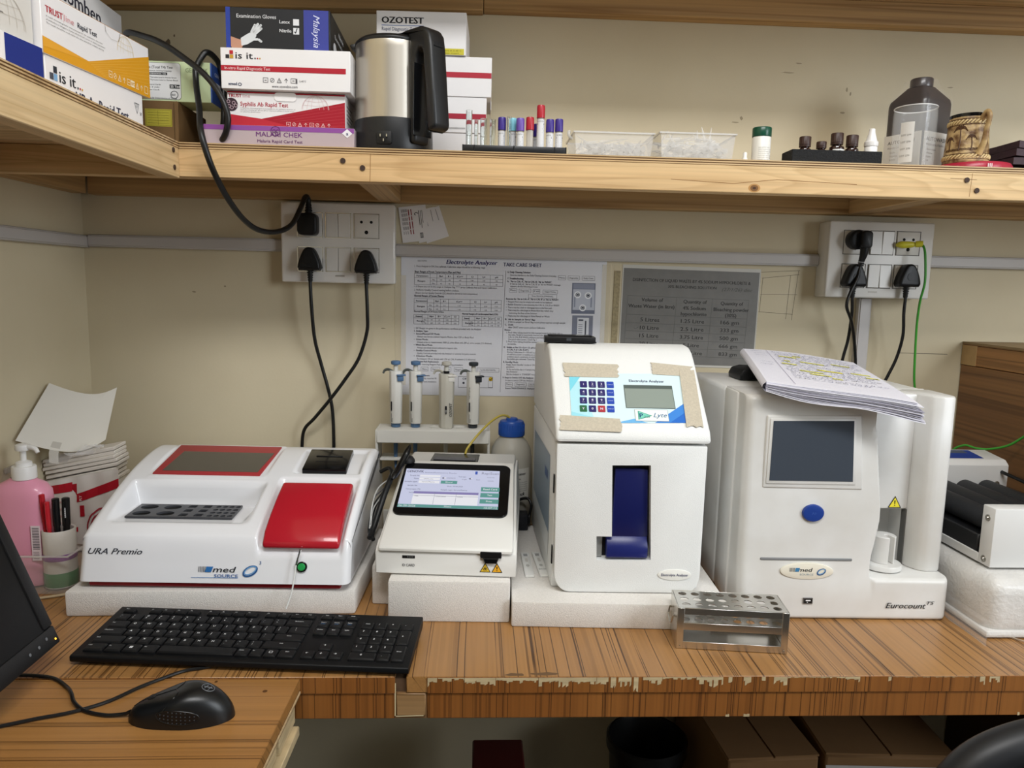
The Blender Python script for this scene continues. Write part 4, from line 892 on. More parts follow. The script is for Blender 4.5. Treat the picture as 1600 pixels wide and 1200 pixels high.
R2(1322, 478, 1468, 660, '#7c8090', 1); R2(1358, 494, 1440, 655, '#d6d8de', 2); R2(1412, 514, 1422, 655, '#4a4d58', 3); R2(1366, 505, 1400, 516, '#555866', 3)
for k in range(6): R2(1366, 540+k*14, 1396, 545+k*14, '#7a7d8a', 3)
g.obj('photo_print', parent=o, flat=True)
# clear tape down the sides of the sheet
CT = mat('clear_tape', '#efe6cf', .12, alpha=.22)
for (x, z, w, h) in ((-.012, .02, .022, .22), (.402, .03, .018, .24)): G().box(x, x+w, -.0011, -.0009, z, z+h).obj('clear_tape', CT, o)
# grey table of bleach quantities
KD = .2835/1005
o = sheet('disinfection_notice', 'grey printed liquid waste disinfection table on the wall right of the instruction sheet', 'poster', .2865, 1.090, .2835, .203, .012, col=mat('notice_paper', '#c9c7c0', .3))
g = G(FRONT(0, -.0007, 0)); P = lambda x, y: ((x-140)*KD, .203-(y-438)*KD)
a, b = P(145, 1140); c, d = P(1135, 462); g.rect(.0025, c, .0045, d, mat('grey_print', '#7d7c79', .35, spec=.3, var=.08, vscale=40), 1)
I3 = '#3f3d3d'
def T2(s, x, y, w, h, bb=.012): a, b = P(x, y); g.text(s, a, b, h*KD, I3, w*KD, 'c', bb, 0, 3)
T2('DISINFECTION OF LIQUID WASTE BY 4% SODIUM HYPOCHLORITE &', 645, 552, 856, 22); T2('30% BLEACHING SOLUTION', 650, 592, 352, 20)
for s, x, y, w in (('Volume of', 366, 694, 156), ('Waste Water (in litre)', 362, 740, 334), ('Quantity of', 678, 698, 170), ('4% Sodium', 675, 744, 166), ('hypochlorite', 673, 786, 188), ('Quantity of', 948, 702, 164), ('Bleaching powder', 946, 746, 258), ('(30%)', 945, 788, 82)): T2(s, x, y, w, 26, .018)
for k, (p, q_, s) in enumerate((('5 Litres', '1.25 Litre', '166 gm'), ('10 Litre', '2.5 Litre', '333 gm'), ('15 Litre', '3.75 Litre', '500 gm'), ('20 Litre', '5 Litre', '666 gm'), ('25 Litre', '6.25 Litre', '833 gm'))):
    y = 838+k*57.5; T2(p, 356, y, 138, 28); T2(q_, 668, y+2, 170 if k != 3 else 118, 28); T2(s, 942, y+2, 134, 28)
def L2(x0, y0, x1, y1): g.line([P(x0, y0), P(x1, y1)], 2.4*KD, '#646260', 2)
for y in (656, 790, 850, 908, 965, 1022, 1078): L2(185, y, 1068, y+6)
for x in (188, 542, 803, 1070): L2(x, 658, x-12, 1084)
a, b = P(868, 602); g.text('(27/1/26) disc', a, b, 26*KD, '#5b5a58', 222*KD, shear=.3, ly=3)
g.line([P(242, 884), P(254, 894), P(276, 878)], 2*KD, '#5b5a58', 3); g.line([P(582, 908), P(742, 906)], 2*KD, '#5b5a58', 3); g.line([P(880, 908), P(1006, 908)], 2*KD, '#5b5a58', 3)
g.obj('text_print', parent=o, flat=True)
g = G(); g.box(.2825, .2840, -.0011, -.0009, .0, .203); g.obj('clear_tape', CT, o)
G().box(-.016, -.004, -.0011, -.0009, .03, .19).obj('tape_residue', mat('tape_residue', '#a89a78', .8, var=.3, vscale=200), o)
# visiting cards
def card(x, z, w, h, rot, y, label, kind):
    o = sheet('visiting_card', label, 'card', x, z, w, h, rot, 'visiting cards tucked above the trunking', .0005); o.location.y = WY-.0003-y
    g = G(FRONT(0, -.0006, 0))
    if kind == 0:
        [g.line([(.0185+.005*a, h-.006-b), (.0185+.005*a, h-.006-b-c)], .0018, '#8c2430') for a in (0, 1) for b, c in ((0, .012), (.0135, .008), (.0235, .014), (.039, .009))]
        for k in range(6): [g.line([(.0050+.0020*k, h-.005-q), (.0050+.0020*k, h-.005-q-.006)], .0008, '#5a5460') for q in (0, .008, .0165, .0245, .0335, .0425)[:6-k % 2]]
        g.line([(.0380, h-.010), (.0380, h-.038)], .0014, '#4b4950').line([(.0415, h-.010), (.0415, h-.044)], .0010, '#4b4950').line([(.0445, h-.010), (.0445, h-.034)], .0010, '#4b4950')
        g.rect(.036, .042, .006, .016, '#2b2a30'); g.ring(.008, .006, .0012, '#2b2a30', 2, .033, h-.016, a1=250)
        for k in range(4): g.rect(.0365+.0014*k, .0371+.0014*k, .007, .015, '#dcdce0', 3)
    else:
        for a, b in ((.08, .7), (.3, .5), (.55, .8), (.8, .6)): g.line([(a*w, h-.004), (a*w, h-.004-b*h*.6)], .0008, '#5a5860')
    g.obj('text_print', parent=o, flat=True)
card(-.1035, 1.325, .0455, .062, -.33, .0002, 'white visiting card at the back, right of the card with red lettering', 1)
card(-.1190, 1.325, .0455, .062, -.24, .0009, 'white visiting card sandwiched in the middle behind the red lettered card', 1)
card(-.1510, 1.3245, .0530, .069, -.13, .0016, 'front visiting card with red lettering beside the glossy switchboard', 0)
# ------------------------------------------------------------------ pipettes on their stand
STW = mat('stand_white_plastic', '#d6d5cf', .45)
L = Vector((-.082, 1.418, T)); M = Matrix.Translation(-L)
r = thing('pipette_stand', 'white plastic stand holding four pipettes behind the screen reader', 'stand', L)
G(M).box(-.1895, .0245, 1.386, 1.450, .9625, .9685, .0015, 2).obj('top_shelf', STW, r)
G(M).box(-.1895, .0245, 1.384, 1.3875, .9435, .9685, .001, 1).obj('front_lip', STW, r)
G(M).box(-.186, .021, 1.405, 1.450, .904, .909, .001, 1).obj('lower_shelf', STW, r)
for x in (-.1925, .0215): G(M).prism([(1.384, .9685), (1.450, .9685), (1.466, .7505), (1.400, .7505), (1.390, .90)], x, x+.0045, 'x', .001, 1).obj('side_panel', STW, r)
G(M).box(-.186, .021, 1.452, 1.458, .7515, .79, .001, 1).obj('rear_bar', STW, r)
for x in (-.137+.057, -.034): G(M).lathe([(.012, .9686), (.0125, .9695), (.010, .9695), (.0098, .9687)], 20, (x, 1.418, 0)).obj('hole_rim', STW, r)
def pipette(x, kind, label, col, body='#d9d9d4'):
    t = thing('pipette', label, 'pipette', (x, 1.418, .9686), .25, 'pipettes in the white stand')
    BM = mat('pipette_body_'+body[1:], body, .4); CM = mat('pipette_trim_'+col[1:], col, .4)
    k = 1.18 if kind == 'fat' else 1
    z0 = .0085 if kind != 'fat' else 0
    g = G(); g.prism([(-.0085*k, -.008), (-.003*k, -.0118*k), (.006*k, -.0118*k), (.0095*k, -.006), (.0095*k, .006), (.004*k, .012), (-.006*k, .012), (-.0095*k, .005)], z0, .110 if kind != 'fat' else .106, 'z', .0015, 2)
    for v in g.v: q_ = 1.16+.13*min(1, max(0, v.z)/.1); v.x *= q_; v.y *= q_
    b = g.obj('body', BM, t)
    G().tube([(-.006, .004, .108), (-.013, .008, .1115), (-.0195, .012, .1095), (-.0225, .014, .1035)], lambda s: .0042-.0022*s, 10, flat=.55).obj('finger_hook', BM if kind == 'fat' else mat('pipette_hook_'+col[1:], '#5c625f', .45), t)
    G().lathe([(.0044, .105), (.0044, .120), (.0042, .124)], 16).obj('plunger_rod', mat('plunger_white', '#d0d0ca', .4), t)
    if kind == 'fat': G().lathe([(.0058, .106), (.0058, .1105), (.005, .111), (.0036, .111)], 16).obj('collar', BLACK, t)
    G().lathe([(.0070, .1215), (.0090, .1225), (.0095, .126), (.0090, .1285), (.006, .1295), (0, .1297)], 22).obj('plunger_knob', CM if kind != 'fat' else mat('knob_grey', '#b9b7ae', .5), t)
    g = G(); g.box(.0005, .0125, -.0185, -.0095, .0915, .1015, .0012, 2); e_ = g.obj('ejector', CM if kind != 'fat' else mat('ejector_white', '#e2e1dc', .4), t)
    g = G(); g.box(-.0010, .0165, -.0205, -.0070, .1015, .1045, .0012, 2); g.obj('ejector_button', CM if kind != 'fat' else mat('ejector_white'), e_)
    if kind != 'fat': G().lathe([(.0086, .0004), (.0092, .002), (.0092, .0085)], 18).obj('tip_collar', CM, t)
    g = G()
    if kind == 'fat':
        g = G(fr((.0015, -.0131, 0), (1, 0, 0), (0, .011, 1))); g.M = FRONT(0, -.0183, 0)
        g.rect(-.0065, -.0025, .030, .045, '#1c1d1f'); g.text('150', -.0030, .032, .0030, '#dfe0de', rot=PI/2); g.text('OZOPET', .0072, .024, .0052, '#3a3a38', w=.027, shear=.3, bold=.02, rot=PI/2)
    else:
        g.M = fr((-.0076, -.0136, 0), (.82, -.57, 0), (0, 0, 1))
        g.rect(-.0040, -.0013, .034, .052, '#1c1d1f', 6); [g.line([(-.0028+.0022*i, .012), (-.0028+.0022*i, .029-.009*i)], .0010, '#6a6a68', 6) for i in (0, 1)]
        if kind == 'c': g.text('NETGENE', -.0015, .060, .0026, '#4a4a48', rot=PI/2, ly=6, w=.022)
    g.obj('mark_print', parent=t, flat=True)
    s = G(Matrix.Translation((0, 0, 0))).lathe([(.0020, -.085), (.0040, -.05), (.0046, -.0005)], 12).obj('shaft', CM if kind != 'fat' else BM, t)
    return t
pipette(-.157, 'a', 'blue knobbed pipette at the outer end of the stand, beside the bare wall', '#4f6f93')
pipette(-.119, 'b', 'blue knobbed pipette standing second along the white stand', '#4f6f93')
pipette(-.0595, 'fat', 'thickest pipette, grey body with vertical lettering and pale knob', '#b9b7ae', '#c6c4ba')
pipette(-.0075, 'c', 'pipette with dark grey knob and tip collar next to the yellow tube', '#2d3238')
# ------------------------------------------------------------------ waste bottle with blue cap
MILK = mat('milky_bottle_plastic', '#b5b2a8', .45)
BLUEC = mat('blue_cap_plastic', '#1d4fa8', .35)
t = thing('reagent_bottle', 'milky reagent bottle with blue screw cap behind the screen reader', 'bottle', (.069, 1.420, T))
G().lathe([(.038, 0), (.041, .004), (.041, .160), (.0385, .178), (.031, .193), (.024, .200), (.0225, .205)], 32).obj('body', MILK, t)
g = G(); g.lathe([(.0255, .205), (.0262, .207), (.0262, .212), (.0262, .2125), (.0245, .230), (.0225, .2335), (.012, .235), (.011, .239), (.009, .2395), (0, .2395)], 32); cp = g.obj('screw_cap', BLUEC, t)
g = G()
for k in range(32): a = 2*PI*k/32; g.box(.0252*math.cos(a)-.0007, .0252*math.cos(a)+.0007, .0252*math.sin(a)-.0007, .0252*math.sin(a)+.0007, .213, .228)
stuff(g.obj('cap_ribs', BLUEC, cp))
g = G(FRONT(0, 0, 0)); 
for k in range(10): g.rect(-.040+.008*k, -.032+.008*k, .085, .146, '#d9d8d2', 1)
g.text('Cleaner', .004, .133, .0060, '#2d2d2d', bold=.025); g.text('Reagents', .004, .1245, .0030, '#4a4a4a', bold=.02)
for k in range(5): g.text('Deproteinizing solution for analyzers', -.004, .118-.0042*k, .0019, '#5a5a5a')
g.text('Pack', .010, .0925, .0070, '#1c1c1c', bold=.03, shear=.3)
g.obj('label', parent=t, flat=True); lab = bpy.data.objects['label']
for v in lab.data.vertices:
    q_ = .0413-v.co.y; a = v.co.x/.0413; v.co = (q_*math.sin(a), -q_*math.cos(a), v.co.z)
tag(G().tube([(.066, 1.418, .9875), (.058, 1.414, .994), (.045, 1.405, .995), (.025, 1.385, .985), (.002, 1.362, .965), (-.016, 1.345, .944), (-.020, 1.335, .9345)], .0022, 10, 8).obj('rubber_tube', mat('yellow_tube', '#b9a648', .35)), 'thin yellowish tube running from the blue bottle cap to the reader', 'tube')
t = thing('power_adapter', 'black power adapter and coiled lead between reader and electrolyte analyzer', 'adapter', (.088, 1.350, .7892))
G().box(-.012, .012, -.017, .017, .0, .03, .003, 2).obj('case', mat('navy_black_plastic', '#15171f', .4), t)
G().tube([(-.008, .017, .012), (-.012, .023, .02), (-.006, .024, .045), (.012, .020, .052), (.019, .012, .040), (.016, .014, .02), (.0145, .0, .008)], .0028, 10).obj('lead', CABLE, t)
# ------------------------------------------------------------------ register book lying open on the blood analyzer
G_ = Vector((.556, 1.17, 1.094)); t = thing('notebook', 'folded ruled notebook full of handwriting with yellow highlighting, lying on the blood analyzer', 'notebook', G_)
A, B_, D_, C_ = [Vector(p)-G_ for p in ((.486, 1.325, 1.141), (.417, 1.035, 1.117), (.625, 1.000, 1.097), (.690, 1.318, 1.121))]
def page(s, q_, lift=0):
    """s across the page from the fold, q_ from the back edge to the front edge"""
    p = (A*(1-s)+C_*s)*(1-q_)+(B_*(1-s)+D_*s)*q_
    p.z += .0025*math.sin(PI*s)*(1-.6*q_)-.004*s**3*q_**2+lift+.0012*math.sin(5*s+3*q_)
    return p
def thick(s, q_): return (.0135+.0035*math.sin(PI*min(1, s*1.6)))*(1-.25*s*(1-q_)) + .012*q_**4*s
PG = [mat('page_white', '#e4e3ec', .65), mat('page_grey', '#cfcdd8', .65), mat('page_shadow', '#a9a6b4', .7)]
rnd = random.Random(4); NS = 13
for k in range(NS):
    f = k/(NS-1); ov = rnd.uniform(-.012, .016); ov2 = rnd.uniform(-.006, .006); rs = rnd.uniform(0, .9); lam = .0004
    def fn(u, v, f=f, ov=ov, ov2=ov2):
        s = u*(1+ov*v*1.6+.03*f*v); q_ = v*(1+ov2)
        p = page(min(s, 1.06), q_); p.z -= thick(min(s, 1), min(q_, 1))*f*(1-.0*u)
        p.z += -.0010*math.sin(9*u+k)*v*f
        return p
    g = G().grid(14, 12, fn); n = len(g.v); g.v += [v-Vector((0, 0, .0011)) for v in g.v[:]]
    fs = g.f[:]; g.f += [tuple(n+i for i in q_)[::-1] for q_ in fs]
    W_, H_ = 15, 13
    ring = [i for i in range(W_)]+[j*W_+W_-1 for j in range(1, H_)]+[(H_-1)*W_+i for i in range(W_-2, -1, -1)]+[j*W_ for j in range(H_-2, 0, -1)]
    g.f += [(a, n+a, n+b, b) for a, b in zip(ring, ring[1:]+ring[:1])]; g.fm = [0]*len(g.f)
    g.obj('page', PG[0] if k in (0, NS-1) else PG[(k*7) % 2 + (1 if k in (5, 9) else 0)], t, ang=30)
sp = G()
sp.grid(8, 10, lambda u, v: page(0, v)+Vector((-.006*math.sin(PI*u), 0, .0004-(thick(0, v)+.0016)*u)))
sp.obj('folded_spine', PG[0], t)
g = G()
def stroke(pts, w, h, ly=1):
    g.use(ink(h)); lift = .00025*ly+.0004
    for (a, b), (c, d) in zip(pts, pts[1:]):
        L_ = math.hypot((c-a)*.21, (d-b)*.3) or 1; nx, ny = -(d-b)*.3/L_*w/2/.21, (c-a)*.21/L_*w/2/.3
        g.add([page(a-nx, b-ny, lift), page(c-nx, d-ny, lift), page(c+nx, d+ny, lift), page(a+nx, b+ny, lift)], [(0, 1, 2, 3), (3, 2, 1, 0)])
for k in range(26): stroke([(.015, .045+k*.036), (.25, .045+k*.036), (.5, .045+k*.036), (.75, .045+k*.036), (.985, .045+k*.036)], .00035, '#b7b9cf')
stroke([(.20, .005), (.20, .35), (.20, .7), (.20, .97)], .0006, '#8f7f9c')
g.obj('ruled_line_print', parent=t, flat=True)
g = G()
for row, (x0, x1) in ((4, (.27, .42)), (7, (.42, .62)), (5.2, (.70, .86)), (12, (.50, .70)), (11, (.78, .93)), (10.2, (.24, .36)), (14.4, (.34, .52)), (7.6, (.28, .33)), (16, (.40, .56)), (13.2, (.86, .96)), (2.6, (.40, .47)), (17.5, (.55, .62))):
    y = .045+row*.036
    stroke([(x0, y+.01), ((x0+x1)/2, y+.014), (x1, y+.012)], .0095, '#ece24a' if row == 12 else '#e6e27a', 1)
stuff(g.obj('highlighter_print', parent=t, flat=True))
g = G(); rnd = random.Random(9)
for row in range(1, 22):
    y = .045+row*.036; x = .225+rnd.uniform(0, .03); end = rnd.uniform(.80, .96)
    if row in (9, 19): end = .55
    while x < end:
        w = rnd.uniform(.018, .065); n = max(3, int(w/.006))
        stroke([(x+w*k/n, y+rnd.uniform(-.016, .004)) for k in range(n+1)], .0008, '#45487e' if rnd.random() < .75 else '#33333f', 2); x += w+rnd.uniform(.008, .022)
for row in (1, 3, 5, 11, 13):
    y = .045+row*.036; x = .05+rnd.uniform(0, .02)
    stroke([(x+.1*k/9, y+rnd.uniform(-.018, .004)) for k in range(10)], .0006, '#5a5c88', 2)
stuff(g.obj('handwriting', parent=t, flat=True))
t = thing('plastic_box', 'small black plastic box propping up the fold of the notebook', 'device', (.484, 1.262, 1.0937))
G().prism([(-.034, 0), (.030, 0), (.030, .012), (.020, .0205), (-.016, .0215), (-.030, .0175), (-.035, .008)], -.03, .03, 'y', .002, 2).obj('case', BLACK, t)
G().box(-.012, .012, -.0315, -.0295, .005, .012, .0006, 1).obj('front_port', BLACKG, t)
# ------------------------------------------------------------------ tube roller on a wrapped styrofoam box
STY = mat('styrofoam_box', '#dcdad6', .55, bump=.6, bscale=180, var=.1, vscale=18, coat=.35)
t = thing('styrofoam_box', 'plastic wrapped styrofoam box under the tube roller', 'box', (.90, 1.16, T))
g = G(); g.box(-.150, .10, -.175, .16, .0005, .088, .022, 4)
for v in g.v: v.x += .014*(v.z-.04)*3*(v.x < 0)*.5; 
g.obj('foam_body', STY, t)
G().box(-.153, .103, -.178, .163, .0015, .012, .004, 2).obj('foam_rim', STY, t)
WRAP = mat('cling_wrap', '#f4f4f4', .06, alpha=.16, spec=.8)
g = G(); rnd = random.Random(2)
g.grid(16, 3, lambda u, v: (-.155-.016*v*(1-u)-.003*rnd.random()*v, -.185+.34*u-.02*v, .03*(1-v)**2+.0012+.001*rnd.random()*(v > 0))); g.obj('wrap_skirt', WRAP, t)
tag(G().tube([(.752, 1.03, .7525), (.80, .97, .752), (.86, .925, .752), (.95, .905, .752)], .0018, 6, flat=.4).obj('clear_strip', mat('clear_strip', '#e9dfcf', .2, alpha=.55)), 'thin clear plastic strip trailing from the wrapped styrofoam box', 'strip')
t = thing('tube_roller', 'white tube roller mixer with black rollers on the styrofoam box', 'mixer', (.865, 1.17, .8395))
MW = mat('white_metal_case', '#e2e2e0', .35)
fe = G().box(-.0925, .095, -.145, -.118, .0025, .0935, .0015, 2).obj('front_end', MW, t)
re = G(); re.prism([(.088, .0025), (.155, .0025), (.155, .118), (.098, .112), (.088, .104)], -.0925, .0985, 'x', .0015, 2); re = re.obj('control_housing', MW, t)
g = G(fr((0, .098, .1122), (1, 0, 0), (0, .057, .006))); g.rect(-.085, .062, .006, .052, '#24408f').rect(-.085, .05, .034, .050, '#55606e', 2).rect(-.088, -.03, .001, .005, '#b08a5a', 2); g.obj('control_label', parent=re, flat=True)
G().box(-.090, .093, -.1185, .089, .0025, .010, .001, 1).obj('base_tray', mat('tray_grey', '#6b6c6e', .4), t)
G().box(-.0925, -.0895, -.118, .089, .0025, .016, .0006, 1).obj('tray_edge', MW, t)
RB = mat('black_rubber_roller', '#1f2125', .55, bump=.15, bscale=300)
for i, x in enumerate((-.066, -.026, .014, .054)):
    rl = G().lathe([(.0045, -.1175), (.0045, -.112), (.0165, -.1115), (.0172, -.110), (.0172, .080), (.0165, .0815), (.0045, .082), (.0045, .0875)], 24)
    for v in rl.v: v.x, v.y, v.z = v.x+x, v.z, v.y+.062
    rl.obj('roller', RB, t)
G().box(-.090, .09, -.110, .085, .012, .043, .002, 1).obj('drive_cover', mat('cover_black', '#1b1c1f', .45), t)
for (x, y, z, p) in ((-.0925, -.131, .076, fe), (-.0925, -.131, .012, fe)):
    g = G(); g.cyl((x, y, z), (x-.0012, y, z), .0052, .005, 14).cyl((x-.0012, y, z), (x-.0032, y, z), .0032, .0022, 10); g.obj('screw', STEEL, p)
for (x, z) in ((.079, .070),):
    g = G(); g.cyl((x, .088, z), (x, .0868, z), .0048, .0046, 14).cyl((x, .0868, z), (x, .0850, z), .003, .0022, 10); g.obj('screw', STEEL, re)
G().tube([(.086, .0875, .092), (.0865, .078, .091), (.094, .06, .087), (.104, .03, .080)], .0032, 8).obj('mains_lead', CABLE, t)
# wooden partition at the end of the bench
CAB = wood('brown_laminate', '#8a6038', '#7a5230', '#4a2c16', 1, dens=30, rough=.4, line=.02, broad=3, linemix=.6, fine=.25, coat=.1)
CABT = wood('brown_laminate_trim', '#a57646', '#946638', '#55351a', 1, dens=26, rough=.45, line=.015, linemix=.5)
L = Vector((1.15, 1.2, T)); M = Matrix.Translation(-L)
r = thing('wooden_cabinet', 'dark brown wooden cabinet at the end of the bench beyond the tube roller', 'cabinet', L)
G(M).box(1.0125, 1.33, .90, WY-.001, T+.0005, 1.103, .001, 1).obj('carcass', CAB, r)
G(M).box(1.0085, 1.0125, .90, WY-.003, T+.0005, 1.1035, .0006, 1).obj('side_veneer', CAB, r)
G(M).box(1.0085, 1.335, .90, WY-.001, 1.1045, 1.145, .001, 1).obj('top_rail', CABT, r)
g = G(M); g.use(PLYD).box(1.0085, 1.335, .90, WY-.001, 1.1455, 1.1475).use(mat('cabinet_top_board', '#8a7452', .6, var=.15, vscale=20)).box(1.0085, 1.335, .90, WY-.001, 1.1475, 1.1515); g.obj('top_board', parent=r, flat=True)
G(M).box(1.0075, 1.0086, 1.44, WY-.003, 1.1045, 1.1450).obj('bare_patch', mat('bare_patch', '#b39263', .7, var=.15, vscale=30), r)
tag(G().tube([(.898, 1.436, .7535), (.91, 1.41, .82), (.925, 1.375, .93), (.940, 1.355, .9585), (.955, 1.335, .9575), (.970, 1.318, .9605), (.983, 1.29, .974), (.993, 1.26, 1.0), (1.001, 1.20, 1.04), (1.004, 1.10, 1.07), (1.004, .95, 1.0)], .0022, 8, 8).obj('green_wire', mat('green_wire')), 'green wire hanging across the dark wooden cabinet', 'wire')
# ------------------------------------------------------------------ steel test tube rack
SS = mat('polished_steel_sheet', '#d8d6d1', .27, metal=1)
r = thing('test_tube_rack', 'empty stainless steel test tube rack in front of the two big analyzers', 'rack', (.3615, .978, T), -.115)
w2, d2 = .0755, .0300
def plate(z, th, name, holes=True):
    o = G().box(-w2+.0012, w2-.0012, -d2+.0012, d2-.0012, z-th, z).obj(name, SS, r, flat=True)
    if holes:
        g = G()
        for i in range(8):
            for j in range(3): g.prism(ell(.0118, .0118, 16, -.0625+i*.01785, -.0185+j*.0185), z-.01, z+.01, 'z')
        c = g.obj('cutter'); c.parent = r; cut(o, [c])
    return o
plate(.0600, .0010, 'top_plate'); plate(.0385, .0010, 'middle_plate'); plate(.0022, .0012, 'bottom_plate', False)
for s in (-1, 1):
    y = s*d2
    for z0, z1, n in ((.0505, .0600, 'top_flange'), (.0280, .0385, 'middle_flange'), (.0008, .0110, 'bottom_flange')):
        G().box(-w2+.008, w2-.008, y-.0006, y+.0006, z0, z1, .0003, 1).obj(n, SS, r)
    for x in (-1, 1):
        G().box(min(x*w2, x*(w2-.009)), max(x*w2, x*(w2-.009)), y-.0009, y+.0009, .0005, .0598, .0003, 1).obj('corner_flange', SS, r)
        g = G(); g.cyl((x*(w2-.0045), y+s*.0009, .005), (x*(w2-.0045), y+s*.0016, .005), .0008, .0007, 8); g.obj('rivet', STEEL, r)
for x in (-1, 1): G().box(x*w2-.0006, x*w2+.0006, -d2, d2, .0005, .0600, .0002, 1).obj('end_plate', SS, r)
g = G(); g.tube([(-w2-.001, -.016, .040), (-w2-.004, -.016, .041), (-w2-.006, -.012, .030), (-w2-.006, .012, .030), (-w2-.004, .016, .041), (-w2-.001, .016, .040)], .0012, 8); g.obj('wire_handle', STEEL, r)
# ------------------------------------------------------------------ keyboard, mouse, monitor
KB = mat('keyboard_black', '#0e0f11', .5, spec=.3, bump=.1, bscale=900); KY = mat('key_black', '#111214', .45, spec=.3); LEG = '#eceef0'
r = thing('keyboard', 'full size black computer keyboard on the workbench', 'keyboard', (-.517, .912, T+.0005), -.0745)
KW, KD_ = .437, .126
TL_ = lambda y: .0130+.0100*y/KD_
g = G(); g.prism([(.004, .003), (0, .006), (0, .0125), (.003, .0135), (KD_-.002, .0235), (KD_, .0215), (KD_, .011), (KD_-.006, .008)], 0, KW, 'x', .0012, 2); g.obj('case', KB, r)
g = G(); [g.box(x-.012, x+.012, y-.005, y+.005, 0, .0095 if y > .06 else .004, .001, 1) for x, y in ((.03, .012), (KW-.03, .012))]; g.obj('front_foot', BLACK, r)
for x in (.05, KW-.05): G().box(x-.014, x+.014, .104, .112, 0, .0125, .001, 1).obj('rear_foot', BLACK, r)
U = .01845; X0, Y0 = .0105, .0090
keyc = {}
leg = G()
KSL = math.atan(.0100/KD_)
def key(x, y, wu=1, hu=1, lab=None, sub=None, blue=None, hk=1.0):
    """x, y in key units from the lower left key corner"""
    k = (wu, hu, hk)
    if k not in keyc:
        w, h = wu*U-.0014, hu*U*hk-.0016
        g = G(); b = rrect(w, h, .0012, 2); tpp = rrect(w-.0046, h-.0040, .0014, 2, 0, .0004); n = len(b)
        g.add([(a, c, 0) for a, c in b]+[(a, c, .0028) for a, c in rrect(w-.0012, h-.0010, .0012, 2)]+[(a, c, .0042) for a, c in tpp], [(i, (i+1) % n, n+(i+1) % n, n+i) for i in range(n)]+[(n+i, n+(i+1) % n, 2*n+(i+1) % n, 2*n+i) for i in range(n)]+[tuple(range(2*n, 3*n))])
        keyc[k] = g.obj('key', KY, r, ang=25); o = keyc[k]
    else:
        o = keyc[k].copy(); C.objects.link(o); o.parent = r
    cx, cy = X0+(x+wu/2)*U, Y0+y*U*1.0+hu*U*hk/2
    o.location = (cx, cy, TL_(cy)); o.rotation_euler = (KSL, 0, 0)
    leg.M = Matrix.Translation((cx, cy, TL_(cy)+.0043)) @ Matrix.Rotation(KSL, 4, 'X')
    w = wu*U
    if lab:
        if sub: leg.text(sub, -.0036, .0014, .0026, LEG, bold=.01); leg.text(lab, -.0036, -.0034, .0026, LEG, bold=.01)
        elif len(lab) > 1: leg.text(lab, -w/2+.0038 if x < 12 else 0, .0006, .0021, LEG, al='l' if x < 12 else 'c')
        else: leg.text(lab, -.0030, -.0006, .0036, LEG, bold=.015)
    if blue: leg.text(blue, 0, -.0030, .0018, '#4a86c4', al='c')
for i, (a, b) in enumerate(zip('`1234567890-=', '~!@#$%^&*()_+')): key(i, 4, 1, 1, a, b)
key(13, 4, 2, 1, 'Backspace'); key(0, 3, 1.5, 1, 'Tab'); key(13.5, 3, 1.5, 1, '\\', '|')
for i, a in enumerate('QWERTYUIOP'): key(1.5+i, 3, 1, 1, a)
key(11.5, 3, 1, 1, '[', '{'); key(12.5, 3, 1, 1, ']', '}')
key(0, 2, 1.75, 1, 'CapsLock')
for i, a in enumerate('ASDFGHJKL'): key(1.75+i, 2, 1, 1, a)
key(10.75, 2, 1, 1, ';', ':'); key(11.75, 2, 1, 1, "'", '"'); key(12.75, 2, 2.25, 1, 'Enter')
key(0, 1, 2.25, 1, 'Shift')
for i, a in enumerate('ZXCVBNM'): key(2.25+i, 1, 1, 1, a)
key(9.25, 1, 1, 1, ',', '<'); key(10.25, 1, 1, 1, '.', '>'); key(11.25, 1, 1, 1, '/', '?'); key(12.25, 1, 2.75, 1, 'Shift')
key(0, 0, 1.5, 1, 'Ctrl'); key(1.5, 0, 1.25, 1, 'Fn'); key(2.75, 0, 1.25, 1); key(4, 0, 1.25, 1, 'Alt'); key(5.25, 0, 5.5, 1); key(10.75, 0, 1.0, 1, 'AltGr'); key(11.75, 0, 1, 1, 'Fn'); key(12.75, 0, 1, 1); key(13.75, 0, 1.25, 1, 'Ctrl')
cx, cy = X0+3.3*U, Y0+.5*U; leg.M = Matrix.Translation((cx, cy, TL_(cy)+.0043)) @ Matrix.Rotation(KSL, 4, 'X')
for a in (0, 1):
    for b in (0, 1): leg.rect(-.002+a*.0022, -.0001+a*.0022, -.002+b*.0022, -.0001+b*.0022, LEG)
cx = X0+13.25*U; leg.M = Matrix.Translation((cx, cy, TL_(cy)+.0043)) @ Matrix.Rotation(KSL, 4, 'X'); leg.frame(-.002, .002, -.002, .002, .0005, LEG)
for i, x in enumerate([0]+[2+k for k in range(4)]+[6.5+k for k in range(4)]+[11+k for k in range(4)]): key(x, 5.18, 1, 1, 'Esc' if i == 0 else 'F%d' % i, hk=.62)
for i, (a, b) in enumerate((('Insert', 'PrtScr'), ('Home', 'ScrLk'), ('PgUp', 'Pause'))): key(15.35+i, 4, 1, 1, a, None, b); key(15.35+i, 5.18, 1, 1, ('Vol-', 'Vol+', 'Mute')[i], hk=.62)
for i, a in enumerate(('Delete', 'End', 'PgDn')): key(15.35+i, 3, 1, 1, a)
for x, y, a in ((16.35, 1, '\u2191'), (15.35, 0, '\u2190'), (16.35, 0, '\u2193'), (17.35, 0, '\u2192')): key(x, y, 1, 1, a)
for i, a in enumerate(('Num', '/', '*', '-')): key(18.7+i, 4, 1, 1, a)
